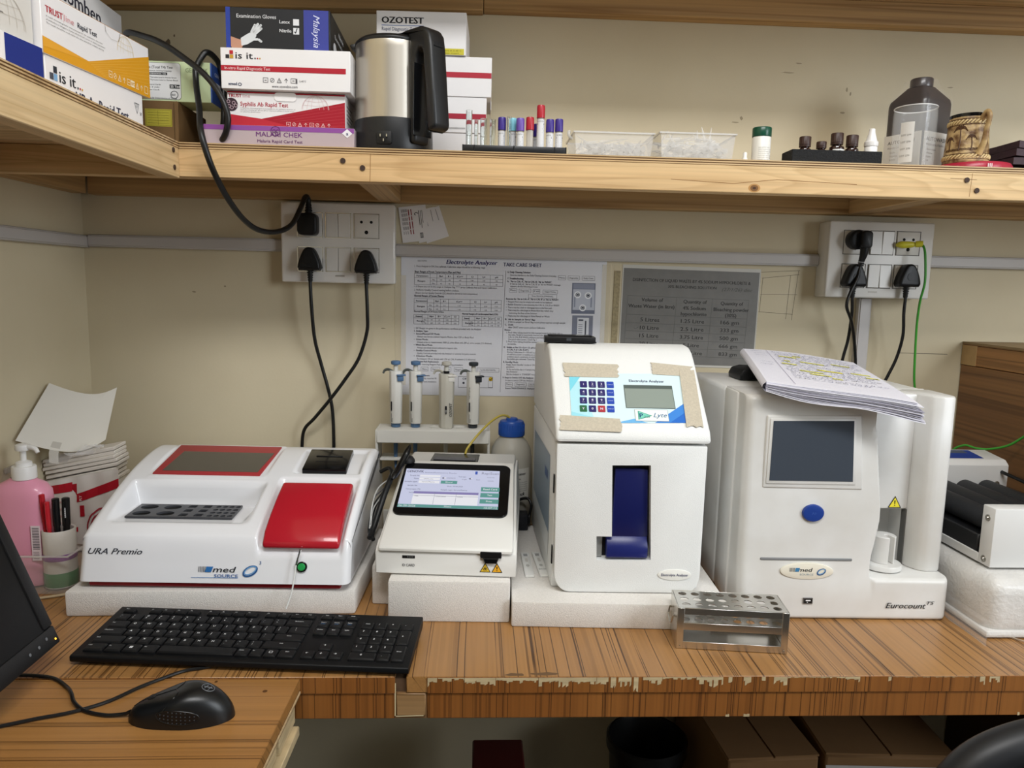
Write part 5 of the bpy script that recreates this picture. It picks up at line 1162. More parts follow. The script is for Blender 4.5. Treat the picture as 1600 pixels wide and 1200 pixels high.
for j, rw in enumerate((('1', '2', '3'), ('4', '5', '6'), ('7', '8', '9'))):
    for i, a in enumerate(rw): key(18.7+i, j+1, 1, 1, a)
key(18.7, 0, 2, 1, '0'); key(20.7, 0, 1, 1, '.'); key(21.7, 2, 1, 2, '+'); key(21.7, 0, 1, 2, 'Enter')
leg.M = Matrix()
stuff(leg.obj('legend_print', parent=r, flat=True))
g = G()
for i in range(3): cx, cy = X0+(19.2+i)*U, Y0+5.45*U; g.M = Matrix.Translation((cx, cy, TL_(cy))); g.poly(ell(.0012, .0012, 8), '#8a8d90'); g.line([(-.001, .004), (.001, .004)], .0006, '#8a8d90')
g.obj('status_marks', parent=r, flat=True)
def desk(x, y): return T+.0021 if y > .879 else T+.0027
tag(G().tube([(x, y, z) for x, y, z in ((-.29, .955, .7535), (-.312, .925, .753), (-.338, .905, .7525), (-.365, .895, .7525), (-.385, .876, .7530), (-.404, .855, .7532), (-.427, .824, .7532), (-.457, .803, .7532), (-.49, .79, .7532), (-.53, .772, .7532), (-.60, .745, .7532))], .0021, 8, 7).obj('keyboard_cable', CABLE), 'black keyboard cable running out from under the keyboard across the desk', 'cable')
t = thing('computer_mouse', 'black wired computer mouse on the side desk', 'mouse', (-.330, .797, T+.0007), .03)
MS = mat('mouse_black', '#101214', .33); MSG = mat('mouse_gloss', '#0f1012', .14)
def mouse(ra, th, sc=1.0, dz=0):
    c, s = math.cos(th), math.sin(th); ex = .0585*(1 if c > 0 else 1.0); x = ra*ex*c
    wd = .0305*(1+.10*math.cos(c*PI*1.1)*.6)-.0015; y = ra*wd*s
    hh = .0225+.0155*math.exp(-((c*ra-.30)/.70)**2)
    z = hh*(1-ra**4.2)**.5 if ra < 1 else 0
    return (x*sc, y*sc, max(0, z)*sc+dz)
def mfn(u, v):
    ra = math.sin(v*PI/2) if v < 1 else 1
    return mouse(ra, 2*PI*u)
g = G().grid(48, 18, mfn, wrap=True); n = len(g.v); g.f.append(tuple(range(18*48, 19*48))[::-1]); g.fm.append(0)
for v in g.v:
    if v.y < 0 and v.z < .026 and v.x < .04: v.y += .005*math.exp(-((v.x+.005)/.028)**2)*(1-v.z/.03)
bd = g.obj('body', MS, t, ang=75)
def msurf(x, y, lift=.0004):
    lo, hi = 0, 1; th = math.atan2(y/.029, x/.0585)
    ra = min(.985, math.hypot(x/.0585, y/.030)); p = mouse(ra, th); return (x, y, p[2]+lift)
g = G(); g.tube([msurf(x, 0, 0) for x in (-.052, -.045, -.035, -.025, -.015, -.005)], .0006, 6); g.tube([msurf(x, y, 0) for x, y in ((-.005, 0), (.0, .010), (-.002, .018), (-.012, .025))], .0006, 6); g.tube([msurf(x, y, 0) for x, y in ((-.005, 0), (.0, -.010), (-.002, -.018), (-.012, -.025))], .0006, 6); g.obj('button_seam', MSG, t)
wl = G(); wl.lathe([(.006, -.003), (.0075, -.0022), (.0075, .0022), (.006, .003)], 20)
p0 = msurf(-.030, 0)
for v in wl.v: v.x, v.y, v.z = v.x+p0[0], v.z, v.y+p0[2]-.0062
wl.obj('scroll_wheel', mat('black_rubber'), t)
from mathutils.bvhtree import BVHTree
bvh = BVHTree.FromPolygons([v.co.copy() for v in bd.data.vertices], [tuple(p.vertices) for p in bd.data.polygons])
def side(a, q_, lift):
    """point on the flank of the mouse, in polar steps of the oval grip"""
    x = .004+.023*q_*math.cos(a); z = .0150+.0078*q_*math.sin(a)-.08*(x-.004)
    h_ = bvh.ray_cast(Vector((x, -.08, z)), Vector((0, 1, 0)))[0]
    return (x, (h_.y if h_ else -.028)-lift, z)
gp = G().grid(28, 5, lambda u, v: side(2*PI*u, v, .0005), wrap=True).obj('side_grip', MSG, t)
G().tube([side(2*PI*k/28, 1.0, .0004) for k in range(28)], .0006, 6, 1, False, closed=True).obj('grip_edge', MS, gp)
g = G()
for i in range(11):
    for j in range(4):
        x_, z_ = -1+2*i/10, -1+2*(j+.5)/4
        if x_*x_+z_*z_ < .85: g.lathe([(.0007, -.0006), (.0006, .0003), (0, .0005)], 6, side(math.atan2(z_, x_), math.hypot(x_, z_), .0006))
stuff(g.obj('grip_dots', mat('grip_dot', '#3a3e42', .4), gp))
g = G(); cx, cy = .030, .0
for rr, n in ((.0066, 24),): g.tube([msurf(cx+rr*math.cos(2*PI*k/n), cy+rr*math.sin(2*PI*k/n), .0001) for k in range(n)], .00045, 6, 1, False, closed=True)
for (a, b) in (((-.003, -.0035), (-.001, .0035)), ((.001, -.0045), (.003, .003)), ((-.0045, 0), (.0045, .0005))): g.tube([msurf(cx+a[0], cy+a[1], .0001), msurf(cx+b[0], cy+b[1], .0001)], .00045, 6, 1, False)
g.obj('ring_emblem', mat('emblem_grey', '#6a6e73', .4), t)
G(Matrix.Rotation(-.03, 4, 'Z') @ Matrix.Translation(Vector((.330, -.797, -T-.0007)))).tube([(-.3865, .796, .7585), (-.395, .797, .7545), (-.416, .797, .7532), (-.443, .806, .7532), (-.462, .820, .7555), (-.474, .836, .7580), (-.492, .858, .7535), (-.52, .878, .7532), (-.56, .884, .7533), (-.61, .88, .7533)], .0022, 8, 7).obj('cable', CABLE, t)
# monitor
th = .36; L = Vector((-.62, .68, T+.0007))
t = thing('monitor', 'black computer monitor on the side desk with a lit power light', 'monitor', L)
n_ = Vector((math.cos(th), 0, math.sin(th))); up = Vector((-math.sin(th), 0, math.cos(th))); c0 = Vector((-.520, .903, .7885))-L
MF = Matrix((Vector((0, -1, 0)), up, -n_)).transposed().to_4x4(); MF.translation = c0      # x towards the viewer along the bottom, y up the screen, z into the case
MF = Matrix((Vector((0, 1, 0)), up, n_)).transposed().to_4x4(); MF.translation = c0+Vector((0, -.47, 0))
MB_ = mat('monitor_bezel', '#111214', .5, bump=.08, bscale=900)
g = G(MF)
for (x0, x1, y0, y1) in ((0, .47, 0, .024), (0, .47, .276, .296), (0, .018, .0241, .2759), (.452, .47, .0241, .2759)): g.box(x0, x1, y0, y1, -.012, 0, .0025, 2)
bz = g.obj('bezel', MB_, t)
G(MF).box(.017, .453, .023, .277, -.010, -.0022).obj('screen', mat('matt_black_screen', '#060708', .38, spec=.3), t)
G(MF).prism(rrect(.44, .27, .02, 3, .235, .148), -.045, -.0125, 'z', .008, 2).obj('rear_shell', MB_, t)
LED = mat('amber_light', '#ffb02a', .4, emit=6)
g = G(MF); g.use(LED).poly(ell(.0026, .0026, 10, .4625, .0075), None, 2); g.obj('power_light', parent=bz, flat=True)
for x in (.4480, .4310, .4130): 
    g = G(MF); g.poly(ell(.0042, .0042, 10, x, .012 if x < .44 else .0145), '#6d7074', 2); g.obj('button_mark', parent=bz, flat=True)
G().prism([(-.045, .012), (.015, .012), (-.035, .16), (-.055, .16)], -.035, .035, 'y', .004, 2).obj('neck', MB_, t)
G().prism(ell(.20, .24, 28, -.01, 0), .0003, .012, 'z', .003, 2).obj('foot', MB_, t)
# ------------------------------------------------------------------ corner: sanitizer, bin, pens, tissue pack, card
t = thing('sanitizer_bottle', 'pink hand sanitizer bottle with white pump in the corner', 'bottle', (-.7215, 1.175, T+.0035))
PK = mat('pink_liquid_plastic', '#e79cb4', .3, trans=.0, coat=.2)
g = G()
prof = [(.0, .0), (.9, .0005), (1, .006), (1, .140), (.97, .152), (.80, .163), (.45, .171), (.36, .174)]
g.grid(40, len(prof)-1, lambda u, v: (lambda k: (prof[k][0]*.0435*abs(math.cos(2*PI*u))**.75*(1 if math.cos(2*PI*u) >= 0 else -1) if k < 6 else prof[k][0]*.0435*math.cos(2*PI*u), (prof[k][0]*.026*abs(math.sin(2*PI*u))**.75*(1 if math.sin(2*PI*u) >= 0 else -1)) if k < 6 else prof[k][0]*.0405*math.sin(2*PI*u)*(1 if k > 6 else .8), prof[k][1]))(round(v*(len(prof)-1))), wrap=True)
g.obj('body', PK, t)
pm = G(Matrix.Translation((.004, 0, .020))); pm.lathe([(.0145, .150), (.0175, .152), (.0175, .170), (.0165, .172), (.012, .172), (.0115, .178), (.007, .180), (.0045, .181), (.0045, .196), (.010, .197), (.0115, .200), (.0105, .206), (.006, .208), (0, .2082)], 24)
PW = mat('pump_white', '#e9e8e6', .35); pm = pm.obj('pump', PW, t)
G(Matrix.Translation((.004, 0, .020))).tube([(.004, 0, .2025), (.014, -.002, .2025), (.022, -.004, .2000), (.026, -.005, .1945)], lambda s: .0050-.002*s, 10).obj('nozzle', PW, pm)
g = G(FRONT(.026, -.0266, .060)); g.rect(-.002, .0125, -.015, .042, '#e6d6da')
for k in range(14): g.rect(0, .0105, .0035+k*.0026, .0047+k*.0026, '#3a3236', 2)
for k in range(5): g.rect(0, .009, -.012+k*.0026, -.0112+k*.0026, '#6a5a60', 2)
g.obj('barcode_label', parent=t, flat=True)
BINM = mat('clear_bin_plastic', '#e8e4de', .12, alpha=.1, spec=.6)
t = thing('storage_bin', 'clear plastic bin round the sanitizer bottle and pen roll', 'bin', (-.7005, 1.20, T))
x0, x1, y0, y1 = -.0640, .0655, -.068, .045
G().box(x0, x1, y0, y1, .0006, .0028).obj('bottom', BINM, t)
G().box(x0, x1, y0-.0012, y0, .0006, .062).obj('front_wall', BINM, t); G().box(x1, x1+.0012, y0, y1, .0006, .062).obj('side_wall', BINM, t)
G().box(x0, x1, y1-.0006, y1+.0006, .0006, .062).obj('rear_wall', BINM, t); G().prism([(y0, .0006), (y1, .0006), (y1, .180), (.0, .180), (y0, .062)], x0-.001, x0, 'x').obj('side_wall', BINM, t)
g = G(); g.box(x0-.001, x1+.004, y0-.004, y0+.001, .0605, .063, .0008, 1); g.obj('rim', mat('bin_rim', '#d8d4cc', .2, alpha=.45), t)
G().box(x1-.001, x1+.004, y0+.0012, y1, .0605, .063, .0008, 1).obj('rim', mat('bin_rim'), t); G().box(x0-.001, x0+.003, .0, y1, .174, .184, .001, 1).obj('rim', mat('bin_rim'), t)
t = thing('pen_roll', 'white paper roll with purple and green tape bands holding pens', 'holder', (-.6645, 1.166, T+.0035))
RL = mat('roll_white', '#d9d4cc', .5, bump=.3, bscale=70); PUR_ = mat('purple_tape', '#8e5a99', .35); GRN_ = mat('green_tape', '#3f7f4e', .3)
g = G(); g.open_lathe([(.0235, .0), (.0240, .03), (.0238, .060), (.0243, .0915), (.0232, .093), (.0210, .0915), (.0205, .03), (.0205, .004)], 28); rb = g.obj('roll', RL, t)
G().open_lathe([(.0242, .0445), (.0246, .0455), (.0246, .0535), (.0242, .0545)], 28).obj('purple_band', PUR_, t); G().open_lathe([(.0240, .0015), (.0246, .003), (.0246, .0235), (.0242, .0245)], 28).obj('green_band', GRN_, t)
G().lathe([(.0238, .0), (.0238, .002)], 28).obj('roll_bottom', RL, t)
def pen(name, label, x, y, col, top, r_, lean):
    t = thing(name, label, 'pen', (x, y, T+.0062)); PMM = mat('pen_'+col[1:], col, .3)
    a = Vector((0, 0, 0)); b = Vector(lean).normalized()
    P_ = lambda s: a+b*s
    G().cyl(P_(0), P_(top-.045), r_*.85, r_*.85, 14).obj('barrel', PMM, t); g = G(); g.tube([P_(top-.045), P_(top-.044), P_(top-.006), P_(top-.001), P_(top)], lambda s: r_*(1 if s < .8 else .7), 14, smooth=False); cp = g.obj('cap', PMM, t)
    G().tube([P_(top-.006)+Vector((.0, -r_, 0)), P_(top-.02)+Vector((.0, -r_-.0015, 0)), P_(top-.038)+Vector((.0, -r_-.0008, 0))], r_*.22, 8).obj('clip', PMM, cp); return t
pen('ballpoint_pen', 'red pen in the paper roll, its cap leaning against the pink bottle', -.6765, 1.161, '#b3212c', .148, .0042, (-.045, -.02, 1))
pen('ballpoint_pen', 'lower red pen in front of the taller red one, in the paper roll', -.670, 1.1545, '#c22833', .138, .0038, (-.01, -.03, 1))
pen('marker_pen', 'black marker in the paper roll, next to the red pens', -.6615, 1.158, '#151517', .1425, .0055, (.005, -.02, 1))
m = pen('marker_pen', 'black marker with white label strip, beside the other black marker', -.6510, 1.1605, '#141416', .1425, .0058, (.028, -.01, 1))
g = G(FRONT(.0035, -.0078, .1115)); g.rect(-.001, .003, 0, .016, '#d4d4d6'); [g.rect(-.0005, .0025, .002+.003*k, .0028+.003*k, '#444', 2) if False else g.rect(-.0005, .0025, .002+.003*k, .0028+.003*k, '#444444', 2) for k in range(5)]; g.obj('marker_label', parent=m, flat=True)
# tissue pack
L = Vector((-.697, 1.295, T)); t = thing('tissue_pack', 'opened pack of white paper napkins in clear wrapper with red print', 'tissue pack', L, .06)
NAP = mat('napkin_paper', '#dcd5cb', .85, bump=.3, bscale=160)
rnd = random.Random(12)
for k in range(9):
    g = G(); z0, z1 = (.004, .112) if k == 0 else (.1125+.0078*(k-1), .1190+.0078*(k-1)); j = rnd.uniform(-.004, .004)
    g.box(-.064+j, .058+j, .012+rnd.uniform(-.003, .003), .066, z0, z1, .0012, 1)
    for v in g.v: v.z += .024*(v.x+.066)/.12*min(1, v.z/.1)+.0012*math.sin(60*v.x+k)
    g.obj('napkin', NAP, t)
WR = mat('wrapper_film', '#e2ddd6', .18, coat=.3); 
def wfn(u, v): x = -.068+.13*u; z = .02+.112*v+.026*u*v; return (x, .008-.006*math.sin(PI*u)*math.sin(PI*min(1, v*1.1))+.0012*math.sin(22*u+6*v), z)
G().grid(26, 16, wfn).obj('wrapper', WR, t)
g = G(); 
def wp(pts, h, ly=1):
    g.use(ink(h, .3)); g.add([(lambda p: (p[0], p[1]-.0006*ly, p[2]))(wfn(u, v)) for u, v in pts], [tuple(range(len(pts)))])
def wband(u0, u1, v0, v1, h, n=6, ly=2, dv=0):
    for k in range(n): a, b = u0+(u1-u0)*k/n, u0+(u1-u0)*(k+1)/n; wp([(a, v0+dv*k/n), (b, v0+dv*(k+1)/n), (b, v1+dv*(k+1)/n), (a, v1+dv*k/n)], h, ly)
CR = '#b3202e'
wband(-.02, .40, .80, .93, CR, 5); wband(.36, .46, .20, .90, CR, 3); wband(.46, 1.0, .63, .75, CR, 8, 2, .12); 
for k in range(6): wband(.06, .35, .10+k*.11, .13+k*.11, '#d7b4b4', 3, 2)
for k in range(26):
    a = PI*k/25*1.25-.1; 
    for s, h in ((0, '#a33a44'), (.045, '#a33a44')):
        b = PI*(k+1)/25*1.25-.1; R0 = .23-s; c_ = lambda q_, rr: (.80-rr*math.cos(q_)*1.0, .22+(rr*(1+.06*abs(math.sin(q_*6))))*math.sin(q_)*1.25)
        if c_(b, R0)[0] < 1: wp([c_(a, R0), c_(b, R0), c_(b, R0-.02), c_(a, R0-.02)], h, 3)
for k in range(4): wband(.68, .92, .20+k*.07, .212+k*.07, '#b08a8a', 3, 3)
wband(.50, .56, .42, .58, CR, 2, 3)
g.obj('wrapper_print', parent=t, flat=True)
g = G(); g.M = fr((.0012, -.004, .0995), (0, 0, 1), (-1, 0, 0)); g.text('1 PLY', 0, -.0035, .0045, '#f0e4e0', bold=.02, ly=14); g.obj('lettering', parent=t, flat=True)
g = G(); rnd = random.Random(6)
g.grid(14, 5, lambda u, v: (-.06+.10*u, .012-.012*v+.004*math.sin(9*u), .165+.03*u+.010*v+.006*math.sin(14*u+4*v))); g.obj('crumpled_film', mat('crumpled_film', '#ffffff', .05, alpha=.35, spec=1), t)
t = thing('card_sheet', 'curled blank white card leaning in the corner above the napkin pack', 'card', (-.70, 1.40, .93))
a, b, c, d = Vector((-.757, 1.222, .9755)), Vector((-.6845, 1.365, .947)), Vector((-.688, 1.425, 1.036)), Vector((-.759, 1.330, 1.056))
def cfn(u, v):
    p = (a*(1-u)+b*u)*(1-v)+(d*(1-u)+c*u)*v; s = math.sin(PI*u); return p+Vector((.010*s, .006*s, -.020*s*v*(1-.3*u)-.022*s*(1-v)))-Vector((-.70, 1.40, .93))
g = G().grid(18, 10, cfn); n = len(g.v); g.v += [v+Vector((.0004, .0009, .0002)) for v in g.v[:]]; g.f += [tuple(n+i for i in q_)[::-1] for q_ in g.f[:]]
W_, H_ = 19, 11; ring = [i for i in range(W_)]+[j*W_+W_-1 for j in range(1, H_)]+[(H_-1)*W_+i for i in range(W_-2, -1, -1)]+[j*W_ for j in range(H_-2, 0, -1)]
g.f += [(p, n+p, n+q_, q_) for p, q_ in zip(ring, ring[1:]+ring[:1])]; g.fm = [0]*len(g.f); g.obj('sheet', mat('off_white_card', '#dcd8ce', .6), t)
g = G(); g.grid(3, 6, lambda u, v: cfn(.28+.09*u, .14*(1-v)) + Vector((0, -.0012, 0)) if v < .6 else cfn(.28+.09*u, 0)+Vector((0, -.002-.004*(v-.6), -.055*(v-.6)))); g.obj('clear_tape', mat('cloudy_tape', '#cfcac0', .3, alpha=.8), t)
tag(G().tube([(-.70, 1.10, .7525), (-.66, 1.115, .7525), (-.63, 1.13, .7525), (-.60, 1.15, .7525)], .0022, 8).obj('white_cable', mat('cream_cable', '#b9a684', .5)), 'thin cream cable on the bench at the foot of the clear bin', 'cable')
# ------------------------------------------------------------------ below the bench
KR = mat('cardboard', '#8a6742', .8, var=.12, vscale=9)
def carton(label, x, y, z1, w, d, rz, flap=True):
    t = thing('cardboard_box', label, 'box', (x, y, 0), rz)
    G().box(-w/2, w/2, -d/2, d/2, .0005, z1, .004, 1).obj('box_body', KR, t)
    G().box(-w/2, -.002, -d/2+.001, d/2-.001, z1+.0006, z1+.004).obj('flap', KR, t); G().box(.002, w/2, -d/2+.001, d/2-.001, z1+.0006, z1+.004).obj('flap', KR, t)
    return t
c1 = carton('dark cardboard box under the bench, next to the black waste bin', .535, 1.335, .415, .17, .28, .06)
c2 = carton('wide cardboard box with crumpled paper edge under the bench', .765, 1.335, .418, .235, .28, -.05)
G().grid(14, 2, lambda u, v: (-.1175+.235*u, -.142-.006*v, .40-.03*v+.006*math.sin(19*u)*v)).obj('paper_edge', mat('crumpled_paper', '#b9b4b0', .7), c2)
t = thing('dustbin', 'black round waste bin standing on the floor under the bench', 'bin', (.345, 1.33, 0))
G().open_lathe([(.055, .001), (.074, .365), (.076, .37), (.074, .373), (.071, .365), (.053, .01), (0.001, .009)], 32).obj('tub', mat('bin_black', '#141414', .4), t)
G().open_lathe([(.075, .350), (.079, .353), (.079, .372), (.075, .375)], 32).obj('rim', mat('bin_black'), t)
t = thing('storage_crate', 'small dark red crate standing on the floor under the bench', 'crate', (.05, 1.26, 0))
G().box(-.045, .045, -.05, .05, .0005, .36, .004, 1).obj('crate_body', mat('dark_red_crate', '#5a1a1c', .5), t); G().box(-.048, .048, -.053, .053, .3605, .38, .003, 1).obj('lid', mat('dark_red_crate'), t)
t = thing('desk_chair', 'black padded chair arm in front of the cardboard boxes', 'chair', (.62, .70, 0))
AR = mat('padded_black', '#1c1d20', .45)
G().tube([(-.132, 0, .48), (-.132, 0, .60), (-.120, 0, .69), (-.088, 0, .748), (-.03, 0, .778), (.04, 0, .784), (.105, 0, .76), (.135, 0, .66), (.135, 0, .48)], .021, 16, 8).obj('armrest', AR, t)
G().box(-.20, .22, -.27, .19, .43, .50, .025, 3).obj('seat', AR, t); G().cyl((0, -.04, .06), (0, -.04, .43), .03, .03, 16).obj('gas_column', BLACK, t)
for k in range(5): a_ = 2*PI*k/5; G().tube([(0, -.04, .075), (.14*math.cos(a_), -.04+.14*math.sin(a_), .06), (.27*math.cos(a_), -.04+.27*math.sin(a_), .03)], lambda s: .025-.01*s, 8).obj('leg', BLACK, t)
for k in range(5): a_ = 2*PI*k/5; G().box(.27*math.cos(a_)-.02, .27*math.cos(a_)+.02, -.04+.27*math.sin(a_)-.02, -.04+.27*math.sin(a_)+.02, .0, .035, .01, 2).obj('caster', BLACK, t)
# ------------------------------------------------------------------ things on the shelves
def cbox(label, loc, w, d, h, yaw=0, col=CARD, cat='box', group=None, bev=.0008):
    """carton with its lower left front corner at loc; prints go on FRONT(0, -.0002, 0)"""
    t = thing('carton', label, cat, loc, yaw, group)
    G().box(0, w, 0, d, 0, h, bev, 1).obj('carton_body', col, t); return t
def isit(g, x, y, k, c3=('#b5262c', '#2c2c30', '#c3952f')):
    g.rect(x+.006*k, x+.0115*k, y+.0062*k, y+.0117*k, c3[0], 2).rect(x, x+.0055*k, y, y+.0055*k, c3[1], 2).rect(x+.0062*k, x+.0117*k, y, y+.0055*k, c3[2], 2)
    g.text('is it', x+.0150*k, y, .0100*k, '#2b2c30', w=.026*k, bold=.015); 
    for i, c in enumerate(('#2b2c30', '#b5262c', '#c3952f')): g.rect(x+.0435*k+i*.0036*k, x+.0455*k+i*.0036*k, y, y+.0019*k, c, 2)
def icons(g, x, y, s, c, n):
    for i in range(n):
        a = x+i*s*1.6
        if i % 4 == 0: g.frame(a, a+s*1.1, y, y+s, s*.10, c, 2); g.rect(a+.3*s, a+.8*s, y+.4*s, y+.55*s, c, 2)
        elif i % 4 == 1: g.ring(s, s, s*.1, c, 2, a+s/2, y+s/2, 14); g.line([(a+.25*s, y+.25*s), (a+.75*s, y+.75*s)], s*.1, c, 2)
        elif i % 4 == 2: g.line([(a, y), (a+s/2, y+s), (a+s, y), (a, y)], s*.1, c, 2); g.rect(a+.45*s, a+.55*s, y+.2*s, y+.65*s, c, 2)
        else: g.line([(a+.5*s, y), (a+.5*s, y+s)], s*.1, c, 2); g.line([(a+.1*s, y+.5*s), (a+.5*s, y+.9*s), (a+.9*s, y+.5*s)], s*.1, c, 2)
def globe(g, cx, cy, r, c, clip=180):
    for k in range(1, 4): g.ring(2*r*k/3.2, 2*r, .0004, c, 2, cx, cy, 24, 0, clip)
    g.ring(2*r, 2*r, .0005, c, 2, cx, cy, 28, 0, clip)
    for k in (.3, .62): g.line([(cx-r*math.sqrt(1-k*k), cy+r*k), (cx, cy+r*k*.86), (cx+r*math.sqrt(1-k*k), cy+r*k)], .0004, c, 2)
# --- left wing, the leaning stack
YW = 1.4312
t = cbox('white box with a wide dark blue end, lowest on the left wing of the shelf', (-.5793, .6074, SH+.0003), .354, .085, .0660, YW)
g = G(FRONT(0, -.0002, 0)); g.rect(.294, .3535, .0008, .0652, '#20307e', 1).rect(.266, .2675, .0008, .0652, '#5a78b8', 1).rect(.05, .055, .0008, .0652, '#20307e', 1); g.obj('front_print', parent=t, flat=True)
t = cbox('white HBsAg rapid test carton with three small squares on the left wing', (-.530, .961, SH+.0003), .201, .085, .0605, YW)
g = G(FRONT(0, -.0002, 0) @ Matrix.Diagonal((.791, 1, 1, 1))); isit(g, .009, .0335, 1.45, ('#2f333b', '#4a4e58', '#7aa5cc')); g.text('HBsAg Rapid Test', .0680, .0165, .0140, '#2d2f45', w=.140, bold=.025)
g.line([(.228, .046), (.235, .032), (.242, .046), (.228, .046)], .0009, '#4a4d55'); g.line([(.232, .046), (.235, .040), (.238, .046)], .0007, '#4a4d55'); g.text('50', .2435, .031, .0045, '#4a4d55'); g.obj('front_print', parent=t, flat=True)
YEL = mat('yellow_print', '#d99a1f', .45, spec=.3)
t = cbox('yellow and white rapid test carton on top of the HBsAg carton', (-.529, .957, SH+.0611), .223, .085, .0720, YW)
g = G(FRONT(0, -.0002, 0) @ Matrix.Diagonal((.808, .98, 1, 1))); g.use(YEL).poly([(.0004, .0004), (.2756, .0004), (.2756, .0610), (.104, .0140), (.0004, .0200)], None, 1); g.poly([(.0004, .0195), (.100, .0135), (.0004, .0080)], '#e0a234', 2)
g.text('TRUST', .010, .0505, .0080, '#b5333d', w=.037, bold=.03, rot=-.0); g.text('line', .0505, .0505, .0080, '#d79a9e', w=.022); g.line([(.0488, .048), (.0488, .060)], .0004, '#c8777c', 2)
g.text('Rapid Test', .081, .0505, .0070, '#3c3c44', w=.047, bold=.02)
for k, (s, w) in enumerate((('A rapid chromatographic immunoassay for the qualitative detection', .132), ('of antibodies or antigens in human whole blood, serum or plasma specimens', .138), ('The result should be read within the time stated for reliable testing', .134))): g.text(s, .010, .0450-.0040*k, .0018, '#6c6a68', w=w)
globe(g, .205, .0475, .024, '#e3cf9e', 180)
for k in range(9): g.line([(.105+.004*k, .0125-.0012*k), (.275, .055-.0056*k)], .0003, '#e6b95c', 2)
icons(g, .155, .0060, .0080, '#f3e7c8', 8); g.rect(.2165, .2275, .0055, .0145, '#f3e7c8', 3); g.text('IVD', .2180, .0075, .0050, '#c68f20', bold=.03, ly=4); g.frame(.258, .268, .005, .015, .0008, '#f3e7c8', 2)
g.line([(.150, .073), (.152, .064)], .0008, '#77706a', 3); g.line([(.192, .073), (.186, .060)], .0010, '#77706a', 3); g.line([(.150, .066), (.165, .0585), (.186, .0595)], .0004, '#b9b4ae', 3)
g.obj('front_print', parent=t, flat=True)
G().box(.0, .223, .001, .084, .0721, .0727).obj('kraft_edge', mat('kraft_edge', '#b07a3a', .7), t)
t = cbox('pale grey rapid test carton on the dark blue ended box', (-.5785, .6580, SH+.0666), .298, .085, .088, YW, mat('pale_grey_carton', '#cfccc6', .5))
g = G(FRONT(0, -.0002, 0)); g.text('Rapid Test', .212, .049, .0078, '#3b3b42', w=.052, bold=.025); g.text('immunochromatographic strip, rapid tested', .20, .0415, .0018, '#6c6a68', w=.05); g.text('www.ozonebio.com', .214, .0215, .0024, '#4c4a4a', w=.038, bold=.02); globe(g, .25, .012, .036, '#b9b0a4', 180); g.obj('front_print', parent=t, flat=True)
t = cbox('tall white carton with large black lettering, behind the yellow carton', (-.626, 1.00, SH+.0003), .378, .125, .242, PI/2)
g = G(FRONT(0, -.0002, 0)); g.text('acomben', .172, .202, .0230, '#2d2e3c', w=.132, bold=.012); g.obj('front_print', parent=t, flat=True)
# --- corner: brown carton with the green thyroid test carton on it
t = cbox('brown corrugated carton with yellow sticker in the shelf corner', (-.597, 1.238, SH+.0003), .115, .13, .0725, .02, mat('brown_carton', '#6e5330', .75, var=.12, vscale=14))
g = G(FRONT(0, -.0002, 0)); g.rect(.064, .1055, .033, .0595, '#a89f3a', 1); g.frame(.0655, .104, .0345, .058, .0004, '#6f6a28', 2); [g.line([(.068, .038+.004*k), (.101, .038+.004*k)], .0004, '#6f6a28', 2) for k in range(5)]; g.line([(.084, .035), (.084, .057)], .0004, '#6f6a28', 2); g.line([(.109, .002), (.109, .071)], .0010, '#4e3a20', 2); g.obj('sticker_print', parent=t, flat=True)
t = cbox('pale green Total T4 test carton with blue end on the brown carton', (-.592, 1.247, SH+.0733), .161, .062, .0615, .0, mat('pale_green_carton', '#c3d3a8', .45))
g = G(FRONT(0, -.0002, 0)); g.poly(rrect(.112, .056, .005, 4, .058, .031), '#6f7268', 1); g.poly(rrect(.1108, .0548, .0045, 4, .058, .031), '#d9dadb', 2)
for s, x, y, h, w in (('Thyroxin (Total T4) Test', .048, .0500, .0040, .054), ('Fluorescence immunoassay', .052, .0455, .0024, .048), ('with Total Thyroxine Level in Human Serum', .052, .0355, .0021, .055), ('Use Total Thyroxine Level in Human Blood', .052, .0315, .0021, .057), ('Quality Control Cards', .050, .0245, .0021, .032), ('Reagent 3 vials', .050, .0205, .0021, .030), ('Sealed Test Cards', .050, .0165, .0021, .030), ('Use for Determination of T4 Test', .062, .0040, .0022, .045)): g.text(s, x, y, h, '#3c3e3e', w=w, bold=.02, ly=3)
g.rect(.054, .093, .0400, .0440, '#2c2e30', 3); g.text('FOR PROFESSIONAL USE', .055, .0408, .0022, '#d9dadb', w=.036, bold=.02, ly=4); g.rect(.096, .1118, .0200, .0260, '#2c2e30', 3); g.text('25 Test', .0975, .0213, .0036, '#e2e3e3', bold=.03, ly=4)
g.ring(.0125, .0125, .0012, '#55585a', 3, .103, .0105, 18); g.text('ISO', .0988, .0090, .0030, '#55585a', bold=.03, ly=4); g.text('GENOVIK', .1215, .0455, .0068, '#8b9a78', w=.035, bold=.01); g.text('BIOTECH', .139, .0415, .0024, '#5f7a4e', w=.016, bold=.02); g.obj('front_print', parent=t, flat=True)
G().box(.1601, .1622, -.0006, .0626, .0006, .0609).obj('blue_end', mat('blue_print_card', '#2b4f9c', .4), t)
g = G(RIGHT(.1624, 0, 0)); g.text('GENOVIK', .012, .044, .0056, '#cfd9ee', w=.038); g.poly(rrect(.034, .010, .003, 3, .030, .030), '#dfe6f4'); g.text('Rapid Test', .016, .028, .0034, '#2b4f9c', w=.026, ly=2); g.obj('end_print', parent=t, flat=True)
